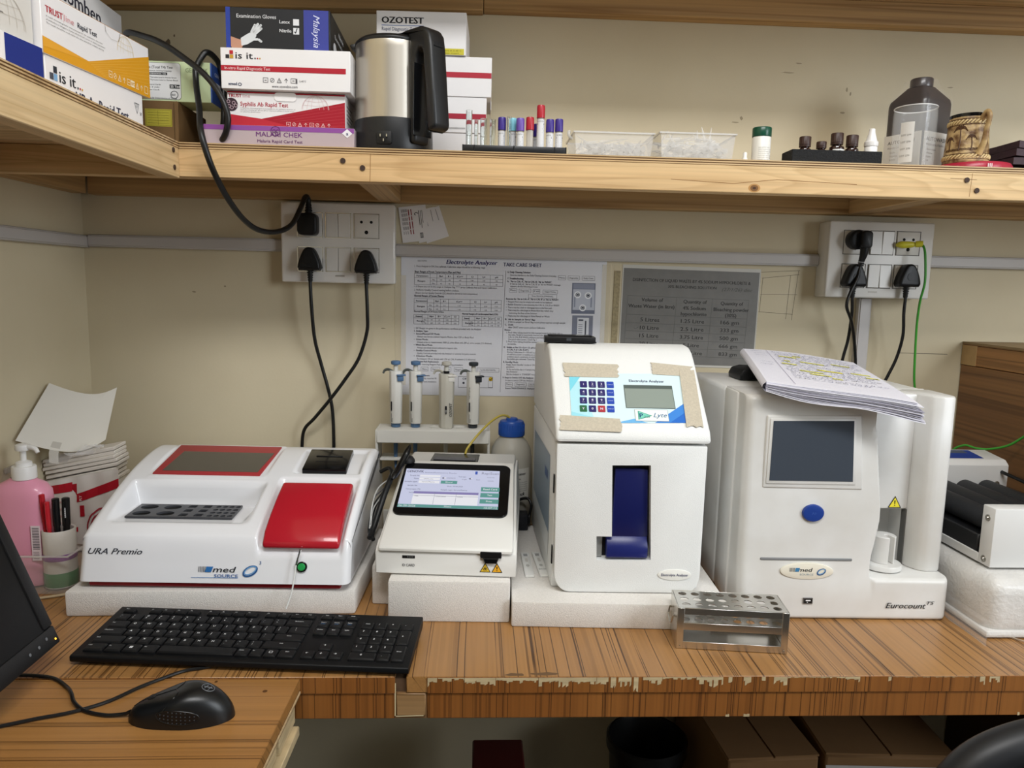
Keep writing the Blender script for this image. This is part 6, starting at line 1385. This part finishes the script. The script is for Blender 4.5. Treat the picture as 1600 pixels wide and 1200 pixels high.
# --- stack beside the kettle
LIL = mat('lilac_silver_carton', '#b7a7ab', .35)
t = cbox('flat lilac and purple malaria test carton at the bottom of the stack beside the kettle', (-.4285, 1.199, SH+.0003), .231, .13, .0312, 0, LIL)
g = G(FRONT(0, -.0002, 0)); g.rect(.0004, .2306, .0235, .0308, '#8d4f9a', 1); g.text('MALARI CHEK', .0800, .0150, .0072, '#6d3178', w=.071, bold=.006); g.text('Malaria Rapid Card Test', .0820, .0060, .0046, '#5e2f66', w=.069, bold=.008)
g.ring(.0150, .0150, .0010, '#5d2f66', 3, .110, .0235, 22); g.text('QC', .110, .0215, .0048, '#5d2f66', al='c', bold=.02, ly=4); g.poly([(.212, .0232), (.220, .0165), (.228, .0232), (.220, .0300)], '#e8e6ea', 3); g.text('a', .220, .0205, .0052, '#3a3c6a', al='c', bold=.06, ly=4); g.obj('front_print', parent=t, flat=True)
t = cbox('red and white syphilis rapid test carton on the lilac carton', (-.394, 1.208, SH+.0320), .181, .12, .0518, .01)
g = G(FRONT(0, -.0002, 0)); g.poly([(.0004, .0004), (.1806, .0004), (.1806, .0400), (.052, .0115), (.0004, .0175)], '#a3182a', 1); g.poly([(.0004, .0004), (.0004, .0175), (.052, .0115), (.10, .0004)], '#b92a38', 2); g.rect(.0004, .1806, .0492, .0514, '#a3182a', 1)
g.text('TRUST', .0020, .0425, .0052, '#a3182a', w=.0200, bold=.03); g.text('line', .0240, .0425, .0054, '#c9a0a4', w=.0110); g.text('Syphilis Ab Rapid Test', .0200, .0300, .0066, '#b0253a', w=.073, bold=.012)
for k, s in enumerate(('A rapid flow chromatographic immunoassay for the qualitative detection of', 'antibodies including IgG, IgM and IgA to Treponema pallidum in human serum', 'or plasma specimens')): g.text(s, .0200, .0262-.0027*k, .0014, '#6c6568', w=(.084, .082, .030)[k])
g.poly(ell(.0200, .0200, 24, .0062, .0315), '#3c2b33', 2)
for a, b in ((.002, .036), (.010, .034), (.007, .027), (.013, .030), (.003, .029)): g.ring(.0055, .0055, .0009, '#b9a0a8', 3, a, b, 12)
g.poly(rrect(.035, .0135, .006, 4, .0890, .0450), '#c9c4c4', 2); g.poly(rrect(.0344, .0130, .0058, 4, .0890, .0454), '#efedec', 3); globe(g, .135, .0280, .0210, '#dcbfc0', 180)
for k in range(7): g.line([(.06+.01*k, .012-.0016*k), (.1806, .036-.0052*k)], .0003, '#c04a54', 2)
icons(g, .090, .0020, .0056, '#e8c9c8', 8); g.obj('front_print', parent=t, flat=True)
g = G(RIGHT(.1812, 0, 0)); [g.rect(.012, .05+.01*(k % 3), .012+.006*k, .0145+.006*k, '#8a868a') for k in range(5)]; g.obj('end_print', parent=t, flat=True)
t = cbox('white carton with a red stripe and coloured squares, under the black glove box', (-.3995, 1.199, SH+.0846), .197, .13, .0605, -.01)
g = G(FRONT(0, -.0002, 0)); isit(g, .008, .0445, 1.0); g.rect(.0004, .190, .0265, .0345, '#ad2231', 1); g.text('In-vitro Rapid Diagnostic Test', .0060, .0284, .0044, '#ead9d9', w=.069, shear=.1)
icons(g, .0640, .0110, .0066, '#4c4a50', 5); g.line([(.1150, .0100), (.1150, .0175)], .0016, '#3c3a40', 2); g.text('2-40\u00b0C', .119, .0128, .0026, '#4c4a50'); g.text('www.ozonebio.com', .0770, .0035, .0042, '#4c4a50', w=.0390); g.text('xmed', .0110, .0055, .0045, '#34405c', w=.013, bold=.03); g.ring(.0060, .0045, .0009, '#34405c', 2, .0285, .0070, 16)
g.obj('front_print', parent=t, flat=True)
t = cbox('black nitrile examination glove box on top of the stack', (-.3970, 1.2195, SH+.1454), .160, .235, .0655, .012, mat('black_glossy_carton', '#1b1d22', .35))
g = G(FRONT(0, -.0002, 0)); g.rect(.0004, .0072, .0006, .0650, '#2a3f94', 1).rect(.1190, .1570, .0006, .0650, '#3a418f', 1)
g.text('Examination Gloves', .0170, .0500, .0058, '#d6d7da', w=.0600, bold=.006); g.text('Latex', .0820, .0440, .0050, '#d6d7da', w=.0160, bold=.015); g.text('Nitrile', .0820, .0310, .0050, '#d6d7da', w=.0180, bold=.015)
g.rect(.1030, .1120, .0415, .0510, '#d9dadd', 2).rect(.1030, .1120, .0285, .0380, '#d9dadd', 2); g.line([(.1048, .0325), (.1065, .0300), (.1090, .0375)], .0014, '#1b1d22', 3)
g.text('Malaysia', .1340, .0580, .0100, '#cfd2ea', w=.0480, shear=.35, rot=-PI/2)
SK = '#b98a72'; GW = '#cfd2d4'
hm = g.M; g.M = hm @ Matrix.Translation((.0012, .0005, 0)) @ Matrix.Diagonal((.86, .86, 1, 1)); g.poly([(.0074, .0085), (.0074, .0250), (.0235, .0200), (.0330, .0235), (.0300, .0120), (.0250, .0040), (.0100, .0030)], SK, 2)
g.poly([(.0260, .0095), (.0250, .0225), (.0350, .0290), (.0480, .0360), (.0530, .0275), (.0480, .0190), (.0360, .0120)], GW, 3)
for pts, w in (([(.0440, .0330), (.0505, .0455)], .0042), ([(.0465, .0335), (.0560, .0475)], .0042), ([(.0485, .0320), (.0610, .0455)], .0042), ([(.0500, .0295), (.0620, .0400)], .0038), ([(.0460, .0210), (.0560, .0215), (.0610, .0180)], .0042)): g.line(pts, w, GW, 4); g.poly(ell(w, w, 10, *pts[-1]), GW, 4)
g.M = hm; g.obj('front_print', parent=t, flat=True)
g = G(RIGHT(.1603, 0, 0)); g.text('Nitrile', .070, .0470, .0080, '#c9cacd', w=.045, bold=.015); g.text('Examination Gloves', .035, .0350, .0070, '#c9cacd', w=.130, bold=.006)
for k in range(4): g.poly(ell(.028, .018, 18, .035+.042*k, .0190), '#d9dadd', 2); g.text('S M L XL'.split()[k], .035+.042*k, .0055, .0045, '#c9cacd', al='c')
g.obj('end_print', parent=t, flat=True)
# --- kettle
t = thing('kettle', 'steel electric kettle with black handle and base on the shelf edge', 'kettle', (-.1425, 1.2515, SH+.0003))
BK = mat('kettle_black', '#18191b', .38, bump=.05, bscale=600)
KS = mat('kettle_steel', '#cfc8bc', .33, metal=1, var=.12, vscale=40, stretch=(1, 1, .04))
bs = G().lathe([(.0600, .0), (.0632, .002), (.0640, .006), (.0628, .040), (.0618, .0495), (.0590, .0497)], 40).obj('base', BK, t)
G().lathe([(.0612, .0497), (.0610, .055), (.0598, .155), (.0604, .163), (.0600, .1655), (.0575, .1658)], 48).obj('steel_body', KS, t)
ld = G().lathe([(.0606, .1650), (.0612, .1662), (.0608, .1690), (.0560, .1735), (.0430, .1770), (.0, .1780)], 40).obj('lid', BK, t)
g = G(); g.prism([(-.0585, .158), (-.0690, .1660), (-.0660, .1690), (-.054, .1705)], -.011, .011, 'y', .002, 2); g.obj('spout', BK, t)
HA = Matrix.Rotation(-.80, 4, 'Z')
g = G(HA); prof = [(.0585, .012), (.0710, .010), (.0725, .020), (.0735, .10), (.0740, .140), (.0800, .150), (.0870, .1480), (.0905, .140), (.0960, .09), (.1010, .0270), (.1060, .0245), (.1190, .0285), (.1200, .036), (.1150, .09), (.1090, .150), (.1060, .166), (.0980, .1765), (.0840, .1815), (.0500, .1820), (.0200, .1795), (.0200, .1760), (.0560, .1700), (.0590, .16), (.0590, .10)]
g.prism(prof, -.0165, .0165, 'y', .0055, 3)
for v in g.v:
    pass
hd = g.obj('handle', BK, t)
G(HA).prism([(.0700, .022), (.0728, .022), (.0742, .130), (.0712, .130)], -.0185, .0185, 'y', .0012, 2).obj('handle_spine', mat('kettle_gloss_black', '#101113', .2), hd)
g = G(HA); [g.box(.1085-.0018*k, .1103-.0018*k, -.009, .009, .150+.0034*k*0+.004*k-.0012, .1512+.004*k, .0003, 1) for k in range(5)]; stuff(g.obj('grip_ribs', BLACK, hd))
g = G(HA); g.lathe([(.0042, .1815), (.0042, .1845), (.003, .1852), (0, .1853)], 14, (.070, 0, 0)); g.obj('lid_button', STEEL, hd)
so = G(Matrix.Rotation(-.12, 4, 'Z') @ fr((0, -.0625, .017), (1, 0, 0), (0, 0, 1))).prism(rrect(.0245, .0200, .004, 4), -.004, .0028, 'z', .001, 2).obj('power_inlet', mat('inlet_black', '#060607', .5), bs)
g = G(Matrix.Rotation(-.12, 4, 'Z') @ fr((0, -.0660, .017), (1, 0, 0), (0, 0, 1)))
for a, b in ((-.005, .003), (.005, .003), (0, -.004)): G(g.M).box(a-.0009, a+.0009, b-.002, b+.002, 0, .0022).obj('inlet_pin', CHROME, so)
# --- white boxes behind the kettle
t = cbox('white test carton with two red stripes, lowest of the pile behind the kettle', (-.150, 1.328, SH+.0003), .158, .12, .0545)
t2 = cbox('white carton with red stripe second from the bottom, behind the kettle', (-.150, 1.326, SH+.0551), .1585, .12, .0595)
g = G(FRONT(0, -.0002, 0)); g.rect(.0004, .158, .0230, .0320, '#a3283a', 1); g.text('www.ozonebio.com', .082, .006, .0042, '#6a686c', w=.04); g.obj('front_print', parent=t2, flat=True)
t['label'] = 'plain white carton at the bottom of the pile behind the kettle'
t3 = cbox('white carton with red stripe and torn flap, second from the top behind the kettle', (-.150, 1.324, SH+.1149), .1665, .13, .0655)
g = G(FRONT(0, -.0002, 0)); g.rect(.0004, .166, .0310, .0400, '#ad2a3a', 1); g.obj('front_print', parent=t3, flat=True)
g = G(RIGHT(.1668, 0, 0)); g.rect(.0, .13, .0310, .0400, '#ad2a3a', 1); g.obj('end_print', parent=t3, flat=True)
G().box(.1658, .1668, .03, .128, -.014, .0005).obj('loose_flap', CARD, t3)
t = cbox('white carton with big black lettering and yellow corner band, above the kettle lid', (-.180, 1.324, SH+.1810), .152, .13, .0690, -.03)
g = G(FRONT(0, -.0002, 0)); g.text('OZOTEST', .0095, .0490, .0105, '#26272c', w=.070, bold=.035); g.line([(.009, .0455), (.080, .0455)], .0009, '#3f66a8'); g.text('Rapid Diagnostic Test Kit', .0095, .0370, .0060, '#5d6680', w=.0690); g.rect(.108, .1486, .0006, .0105, '#c9bf3a', 1)
g.text('Store at 2-30 C', .112, .0060, .0024, '#5a5618', w=.032, ly=2); g.text('See insert', .116, .0020, .0024, '#5a5618', w=.024, ly=2); g.obj('front_print', parent=t, flat=True)
g = G(RIGHT(.1493, 0, 0)); g.text('OZOTEST', .012, .0430, .0100, '#77777c', w=.075, bold=.03); g.rect(.0006, .10, .0006, .0105, '#c9bf3a', 1); [g.line([(.06, .030-.004*k), (.11, .030-.004*k)], .0008, '#9a989c') for k in range(4)]; g.obj('end_print', parent=t, flat=True)
# --- tube rack with blood tubes and empty glass tubes
t = thing('tube_tray', 'long low black tray holding blood tubes beside the kettle', 'rack', (.053, 1.222, SH+.0003))
TR = mat('rack_black', '#141518', .35)
G().box(-.082, .082, -.020, .020, 0, .0028, .0008, 1).obj('tray_bottom', TR, t)
for y0, y1 in ((-.0215, -.0195), (.0195, .0215)): G().box(-.0823, .0823, y0, y1, 0, .0130, .0009, 2).obj('tray_wall', TR, t)
for x in (-.0825, -.0645, -.002, .0625, .0805): G().box(x, x+.002, -.0222, .0222, 0, .0134, .0008, 1).obj('tray_divider', TR, t)
def vac(x, y, top, cap, label, fill=None, lab=True, pale=False):
    t = thing('blood_tube', label, 'tube', (x, y, SH+.0034), random.uniform(-.5, .5), 'capped blood tubes in the black tray')
    h = top-SH-.0034
    G().lathe([(.0, .0), (.0035, .0006), (.0054, .0034), (.0056, .007), (.0056, h-.014)], 20).obj('tube_body', mat('tube_plastic', '#cfcac4', .2, alpha=.55, spec=.6), t)
    cm = mat('cap_'+cap[1:], cap, .32)
    G().lathe([(.0058, h-.0205), (.0066, h-.0200), (.0066, h-.003), (.0060, h-.0006), (.004, h), (0, h)], 20).obj('cap', cm, t)
    if lab:
        g = G(FRONT(0, 0, 0)); 
        for k in range(8): g.rect(-.0105+.0027*k, -.0078+.0027*k, .006, h-.0225, '#dedee0', 1)
        g.rect(-.006, .005, h-.031, h-.0285, '#2f2f33', 3)
        for k in range(4): g.line([(-.006, h-.034-.003*k), (.004-.002*(k % 2), h-.034-.003*k)], .0006, '#6a6a70', 3)
        g.text('K2 EDTA', -.006, h-.0265, .0018, '#4a4a50', ly=3); wrap(g, .00575, 0, 0); g.obj('tube_label', parent=t, flat=True)
    if fill: G().lathe([(.0, .0008), (.0034, .0014), (.0050, .004), (.0050, h*.45)], 16).obj('blood', mat('blood_red', '#7d1a22', .3), t)
random.seed(3)
PUP, VIO, CYA, CRED = '#3d2b86', '#6b50a8', '#7fc4d6', '#b01f2e'
vac(.033, 1.221, 1.5120, PUP, 'dark purple capped blood tube, nearest the empty glass tubes')
vac(.0505, 1.228, 1.5125, CYA, 'pale blue capped blood tube behind the clear glass tube')
vac(.0620, 1.214, 1.5100, VIO, 'lighter violet capped blood tube next to the pale blue one')
vac(.0775, 1.216, 1.5125, CRED, 'short red capped blood tube', None, False)
vac(.0945, 1.217, 1.5315, CRED, 'tallest blood tube, with red cap and red stripe')
vac(.0900, 1.2335, 1.5060, PUP, 'purple capped blood tube half hidden behind the tallest red one')
vac(.1100, 1.220, 1.5110, PUP, 'dark purple capped tube with white label just beyond the tall red one')
vac(.1245, 1.220, 1.5120, PUP, 'dark purple capped tube at the end of the row, nearest the tip trays')
def gtube(x, y, top, r, label):
    h = top-SH-.0034
    tag(G().open_lathe([(.0003, .0), (r*.6, .0008), (r, .005), (r, h-.001), (r*1.08, h), (r*.92, h), (r*.86, h-.002), (r*.86, .0055), (r*.5, .002), (.0003, .0016)], 18).obj('glass_tube', GLASS, loc=(x, y, SH+.0034)), label, 'tube', 'empty glass tubes in the black tray')
gtube(-.0195, 1.222, 1.521, .0050, 'tall empty glass tube nearest the kettle')
gtube(-.0080, 1.228, 1.509, .0032, 'thin empty glass tube next to the tall one')
gtube(.0035, 1.218, 1.508, .0052, 'short wide empty glass tube, third from the kettle')
gtube(.0185, 1.226, 1.509, .0048, 'empty glass tube just before the purple capped tube')
gtube(.0440, 1.212, 1.511, .0034, 'empty glass tube between the purple and pale blue caps')
# --- pipette tip trays
FROST = mat('frosted_plastic', '#eceae6', .25, alpha=.26, spec=.5)
TIPM = mat('clear_tips', '#eeeeec', .2, alpha=.34, spec=.6)
def tray(x0, x1, h, label, seed, tall):
    w = x1-x0; t = thing('tip_tray', label, 'tray', ((x0+x1)/2, 1.250, SH+.0003), 0, 'clear trays of pipette tips')
    w /= 2; d = .05
    G().box(-w+.003, w-.003, -d+.003, d-.003, 0, .0014).obj('bottom', FROST, t)
    for n, (a, b) in enumerate((((-w, -d), (w, -d)), ((w, -d), (w, d)), ((w, d), (-w, d)), ((-w, d), (-w, -d)))):
        g = G(); a, b = Vector(a+(0,)), Vector(b+(0,)); i = .94
        n_ = Vector((0, 0, 0)); th = (b-a).cross(Vector((0, 0, 1))).normalized()*-.0010
        g.add([a*i, b*i, b+Vector((0, 0, h)), a+Vector((0, 0, h)), a*i+th, b*i+th, b+th+Vector((0, 0, h)), a+th+Vector((0, 0, h))], [(0, 1, 2, 3), (7, 6, 5, 4), (0, 4, 5, 1), (3, 2, 6, 7), (0, 3, 7, 4), (1, 5, 6, 2)]); g.obj('side', FROST, t)
    g = G(); 
    for (xa, xb, ya, yb) in ((-w-.002, w+.002, -d-.002, -d), (-w-.002, w+.002, d, d+.002), (-w-.002, -w, -d, d), (w, w+.002, -d, d)): g.box(xa, xb, ya, yb, h-.0020, h+.0004)
    g.obj('rim', mat('tray_rim', '#e4e2de', .3, alpha=.6), t)
    q = random.Random(seed); g = G()
    for k in range(150):
        z = .004+(h*(.62 if not tall else .85))*q.random()**1.3; L_ = q.uniform(.028, .048); a_ = q.uniform(0, 2*PI); e = q.uniform(-.25, .25)
        px, py = q.uniform(-w*.78, w*.78), q.uniform(-d*.7, d*.7)
        if k % 3 == 0: py = -d*.80; a_ = PI/2+q.uniform(-.3, .3); px = q.uniform(-w*.82, w*.82); z = .004+h*.45*q.random(); L_ = .03
        if tall and k % 19 == 0: e = q.uniform(.5, 1.1); z = h*.75
        dx = Vector((math.cos(a_)*math.cos(e), math.sin(a_)*math.cos(e), math.sin(e)))*L_
        p = Vector((px, py, z)); r_ = q.uniform(.0022, .0034) if k % 3 else .0036
        e1 = p+dx; lim = lambda v: Vector((max(-w*.93, min(w*.93, v.x)), max(-d*.93, min(d*.93, v.y)), max(.004, v.z)))
        g.tube([lim(p), lim(p+dx*.45), lim(e1)], lambda s, r_=r_: r_*(1-.85*s), 8, smooth=False)
    stuff(g.obj('pipette_tips', TIPM, t))
    return t
tt = tray(.1475, .2740, .0385, 'clear tray half full of pipette tips beside the blood tubes', 4, False)
G().tube([(-.064, -.03, .030), (-.069, -.03, .034), (-.0705, -.03, .040), (-.068, -.03, .042)], .0024, 8).obj('hook', mat('tray_rim'), tt)
tray(.2850, .4060, .0415, 'fuller clear tray with pipette tips poking out of the top', 7, True)
# --- small bottles
t = thing('reagent_vial', 'white round bottle with dark green screw cap', 'bottle', (.4575, 1.2255, SH+.0003))
G().lathe([(.0135, 0), (.0148, .001), (.0148, .042), (.0138, .0435), (.012, .0437)], 28).obj('body', mat('vial_white', '#e6e4dd', .35), t)
G().lathe([(.0150, .0432), (.0153, .0440), (.0153, .0565), (.0145, .0578), (0, .058)], 28).obj('cap', mat('dark_green_cap', '#0f4a36', .3), t)
g = G(FRONT(0, 0, 0)); [g.text('Control serum level 1 normal', -.0125, .0245-.0032*k, .0016, '#8a8a88', w=.024 if k % 3 else .019) for k in range(7)]; wrap(g, .0150, 0, 0, .2); g.obj('label_print', parent=t, flat=True)
tag(G().lathe([(.0058, 0), (.0060, .001), (.0045, .0055), (.0032, .009), (.0032, .0155), (.0025, .0165), (0, .0166)], 20).obj('nozzle_cap', mat('vial_white'), loc=(.4275, 1.214, SH+.0003)), 'tiny white conical cap lying between tip tray and green capped bottle', 'cap')
t = thing('vial_holder', 'charcoal foam block holding small amber bottles', 'holder', (.5745, 1.2225, SH+.0003))
FM = mat('charcoal_foam', '#1f2022', .9, bump=1, bscale=500, var=.3, vscale=300)
fo = G().box(-.0745, .0745, -.021, .021, 0, .0222, .0012, 1).obj('foam', FM, t)
g = G(); VX = ((.5290, .0115), (.5565, .0095), (.5820, .0130), (.6075, .0120), (.6395, .0112))
for x, r_ in VX: g.prism(ell(2*r_, 2*r_, 20, x-.5745, 0), .004, .03, 'z')
c_ = g.obj('cutter'); c_.parent = t; cut(fo, [c_])
AMB = mat('amber_glass', '#2c1510', .12, coat=.3); BRC = mat('brown_cap', '#3a241d', .45)
def vial(i, top, rc, hc, label, lab):
    x, r_ = VX[i]; r_ -= .0012; t = thing('dropper_vial', label, 'bottle', (x, 1.2225, SH+.0048), 0, 'small amber bottles in the foam block'); h = top-SH-.0048
    G().lathe([(r_*.9, 0), (r_, .001), (r_, h-hc-.0065), (r_*.93, h-hc-.0035), (rc*.72, h-hc-.0015), (rc*.70, h-hc+.001)], 24).obj('body', AMB, t)
    cp = G().lathe([(rc*.98, h-hc), (rc, h-hc+.001), (rc, h-hc+.003)], 24).obj('cap_ring', BRC, t)
    g = G(); n = 40; zz = [(h-hc+.0035, 1), (h-.0012, 1), (h-.0002, .93)]
    g.add([(rc*s*(1-.045*(k % 2))*math.cos(2*PI*k/n), rc*s*(1-.045*(k % 2))*math.sin(2*PI*k/n), z) for z, s in zz for k in range(n)], [(j*n+k, j*n+(k+1) % n, (j+1)*n+(k+1) % n, (j+1)*n+k) for j in range(2) for k in range(n)]+[tuple(2*n+k for k in range(n))]); g.obj('cap', BRC, t)
    if lab:
        g = G(FRONT(0, 0, 0)); [g.rect(-.011+.0028*k, -.0082+.0028*k, .004, h-hc-.008, '#e4e3e0', 1) for k in range(8)]; g.text('Anti-D', -.008, h-hc-.0125, .0026, '#4a4a4a', bold=.02); wrap(g, r_+.0001, 0, 0); g.obj('label', parent=t, flat=True)
vial(0, 1.4975, .0092, .0165, 'amber bottle with brown cap at the end nearest the green capped bottle', False)
vial(1, 1.4905, .0080, .0110, 'smallest amber bottle in the foam block', False)
vial(2, 1.5045, .0098, .0185, 'tallest amber bottle with a white label', True)
vial(3, 1.5020, .0095, .0185, 'amber bottle standing next to the white dropper bottle', False)
t = thing('dropper_bottle', 'white dropper bottle with pointed cap in the foam block', 'bottle', (.6395, 1.2225, SH+.0048))
h = 1.5135-SH-.0048; DW = mat('dropper_white', '#eceae8', .35)
G().lathe([(.0095, 0), (.0100, .001), (.0100, h-.030), (.0090, h-.028)], 24).obj('body', DW, t)
G().lathe([(.0104, h-.0285), (.0108, h-.0275), (.0108, h-.0215), (.0098, h-.0205), (.0088, h-.020), (.0050, h-.006), (.0046, h-.001), (.0035, h), (0, h)], 24).obj('cap', DW, t)
# --- dark bottle, clear cup, carved mug, folder
t = thing('solution_bottle', 'large dark brown square bottle in clear wrap with white label', 'bottle', (.787, 1.345, SH+.0003), .42)
DB = mat('dark_brown_plastic', '#2a2120', .3, coat=.2)
g = G(); sh_ = rrect(.078, .078, .012, 5); n = len(sh_)
lv = [(0, .97), (.002, 1), (.130, 1), (.137, .96), (.158, .50), (.161, .44)]
g.add([(x*s, y*s, z) for z, s in lv for x, y in sh_], [(j*n+k, j*n+(k+1) % n, (j+1)*n+(k+1) % n, (j+1)*n+k) for j in range(len(lv)-1) for k in range(n)]+[tuple(range(n))[::-1], tuple((len(lv)-1)*n+k for k in range(n))]); g.obj('body', DB, t)
G().lathe([(.0165, .160), (.0188, .161), (.0188, .1745), (.0178, .1760), (0, .1762)], 28).obj('screw_cap', DB, t)
g = G(FRONT(0, -.0394, 0)); g.rect(-.037, .037, .004, .078, '#c9c5bd', 1); g.text('AUTOWASH', -.030, .062, .0070, '#4a4644', w=.056, bold=.02); g.text('WASH SOLUTION 1', -.030, .054, .0036, '#5a5654', w=.05, bold=.02); [g.text(s, -.026, .046-.0062*k, .0036, '#5a5654', bold=.02) for k, s in enumerate(('Store room', 'Volume', 'Expiry', 'Lot'))]; [g.line([(-.032, .020-.004*k), (.02, .020-.004*k)], .0006, '#7a7674', 2) for k in range(3)]; g.obj('label', parent=t, flat=True)
g = G(FRONT(0, -.0394, 0)); g.M = fr((-.0394, 0, 0), (0, -1, 0), (0, 0, 1)); g.rect(-.036, .037, .004, .078, '#c9c5bd', 1); g.text('AUTOWASH', -.028, .062, .0060, '#4a4644', w=.052, bold=.02); g.text('WASH SOLUTION', -.028, .054, .0034, '#5a5654', w=.046); [g.text(s, -.022, .046-.0062*k, .0034, '#5a5654') for k, s in enumerate(('Store', 'Volume', 'Expiry'))]; g.obj('label', parent=t, flat=True)
WF = mat('bottle_wrap', '#ffffff', .04, alpha=.035, spec=.9); g = G()
g.add([(x*s*(1+.01*math.sin(5*k)), y*s*(1+.012*math.cos(7*k)), z) for z, s in [(.001, 1.05), (.07, 1.05), (.134, 1.06), (.160, .62), (.174, .52)] for k, (x, y) in enumerate(sh_)], [(j*n+k, j*n+(k+1) % n, (j+1)*n+(k+1) % n, (j+1)*n+k) for j in range(4) for k in range(n)]); g.obj('clear_wrap', WF, t)
CUPM = mat('cup_plastic', '#f3f5f6', .04, alpha=.09, spec=1)
t = thing('plastic_cup', 'clear plastic cup standing in front of the dark brown bottle', 'cup', (.722, 1.2435, SH+.0003))
G().open_lathe([(.0005, .0008), (.030, .0008), (.0325, .003), (.0335, .010), (.0335, .09), (.0325, .1005), (.0330, .1012), (.0316, .1010), (.0322, .09), (.0322, .012), (.030, .0045), (.0005, .0032)], 36).obj('cup_wall', CUPM, t)
G().tube([(.0325*math.cos(2*PI*k/36), .0325*math.sin(2*PI*k/36), .1010) for k in range(36)], .0009, 6, 1, False, closed=True).obj('rim', mat('cup_rim', '#ffffff', .1, alpha=.6, spec=1), t)
g = G(FRONT(0, 0, 0)); [g.rect(-.020+.003*k, -.017+.003*k, .010, .074, '#d6d3ce', 1) for k in range(7)]; [g.text('LOT 279', -.018, .052-.011*k, .003, '#77736e', ly=3) for k in range(4)]; wrap(g, .0337, 0, 0, -.55); g.obj('label', parent=t, flat=True)
RL_ = mat('red_lid', '#a8213a', .3)
t = thing('jar_lid', 'flat red plastic lid under the carved mug', 'lid', (.8370, 1.2595, SH+.0003))
G().lathe([(.0585, 0), (.0600, .001), (.0600, .0085), (.0570, .0130), (.050, .0145), (0, .0145)], 44).obj('disc', RL_, t)
g = G(); [g.box(-.0125+.003*k, -.0110+.003*k, -.0606, -.0596, .001, .009, .0003, 1) for k in range(3)]; stuff(g.obj('rim_ribs', mat('pale_red', '#e6cfd2', .3), t))
t = thing('carved_mug', 'cream and brown carved mug with palm trees and black rim', 'mug', (.8230, 1.2560, SH+.0153), -.75)
MU = mat('carved_cream', '#c7ab7a', .45, var=.5, vscale=75, var2='#5f3f20', bump=.6, bscale=120); MUD = mat('carved_brown', '#4d3018', .5); MUL = mat('carved_light', '#d8c08e', .45)
mr = lambda z: .0345-.0055*(z/.080)
G().open_lathe([(.0005, .0), (.0340, .0), (.0350, .002), (.0345, .006)]+[(mr(z), z) for z in (.01, .03, .05, .07)]+[(.0292, .0745)], 40).obj('mug_body', MU, t)
G().open_lathe([(.0292, .0745), (.0293, .0800), (.0275, .0806), (.0262, .0790), (.0275, .01), (.0003, .008)], 40).obj('glazed_rim', mat('mug_black_glaze', '#0c0b0d', .12), t)
for zz, nm in ((.0095, 'lower'), (.066, 'upper')):
    g = G(); m_ = 34
    for k in range(m_):
        a = 2*PI*k/m_; b = a+.10; r_ = mr(zz)+.0004
        g.tube([(r_*math.cos(a), r_*math.sin(a), zz-.003), ((r_+.0008)*math.cos(b), (r_+.0008)*math.sin(b), zz), (r_*math.cos(b+.1), r_*math.sin(b+.1), zz+.003)], .0013, 6, 2)
    stuff(g.obj('rope_band', MUL, t))
    for dz in (-.0046, .0046): G().tube([((mr(zz+dz)+.0002)*math.cos(2*PI*k/40), (mr(zz+dz)+.0002)*math.sin(2*PI*k/40), zz+dz) for k in range(40)], .0006, 6, 1, False, closed=True).obj('band_line', MUD, t)
def relief(pts, r_, m_, name='palm_relief'):
    return G().tube([((mr(z)+.0003)*math.sin(x/.033), -(mr(z)+.0003)*math.cos(x/.033), z) for x, z in pts], r_, 6, 4).obj(name, m_, t)
for x0, s in ((-.006, 1), (.012, .72), (-.023, .7)):
    relief([(x0, .019), (x0+.001, .03*s+.006), (x0, .052*s+.002)], .0009, MUD)
    for a in range(7):
        th_ = PI*(a+.0)/6; L_ = .0115*s; zt = .052*s+.002
        relief([(x0, zt), (x0+L_*.55*math.cos(th_), zt+L_*.5*math.sin(th_)+.0012), (x0+L_*math.cos(th_), zt+L_*.35*math.sin(th_)-.0035)], .0009*s, MUD, 'palm_frond')
for z0 in (.0195, .0215): relief([(-.03+.003*k, z0+.0008*(k % 2)) for k in range(21)], .0006, MUD, 'ground_line')
g = G(Matrix.Rotation(-.22, 4, 'Z')); g.tube([(.0255, -.014, .070), (.0345, -.020, .0785), (.0400, -.023, .070), (.0370, -.0225, .050), (.0345, -.0215, .030), (.0270, -.0190, .012)], lambda s: .0060-.0018*math.sin(PI*s), 12, 6, flat=.8); g.obj('handle', mat('handle_cream', '#cdb27e', .45, var=.45, vscale=40, var2='#6a4522', bump=.6, bscale=90), t)
t = thing('folded_bag', 'dark maroon folded bag lying on the shelf behind the mug', 'bag', (.957, 1.335, SH+.0003), .1)
MR = mat('maroon_cloth', '#3c2830', .6, bump=.5, bscale=90, var=.3, vscale=20)
for k in range(4):
    z = .0015+.0150*k
    def f_(u, v, k=k, z=z): x = -.062+.20*u+.004*k; y = -.075+.14*v; return Vector((x, y, z+.045*u*u*(k*.28)+.0022*math.sin(9*u+3*v+k)*(k > 0)))
    g = G().grid(14, 8, f_); n = len(g.v); g.v += [v+Vector((0, 0, .0115)) for v in g.v[:]]; g.f = [tuple(n+i for i in q) for q in g.f]+[q[::-1] for q in g.f]
    W_, H_ = 15, 9; ring = [i for i in range(W_)]+[j*W_+W_-1 for j in range(1, H_)]+[(H_-1)*W_+i for i in range(W_-2, -1, -1)]+[j*W_ for j in range(H_-2, 0, -1)]
    g.f += [(a, b, n+b, n+a) for a, b in zip(ring, ring[1:]+ring[:1])]; g.fm = [0]*len(g.f); g.obj('fold', MR, t, ang=60)
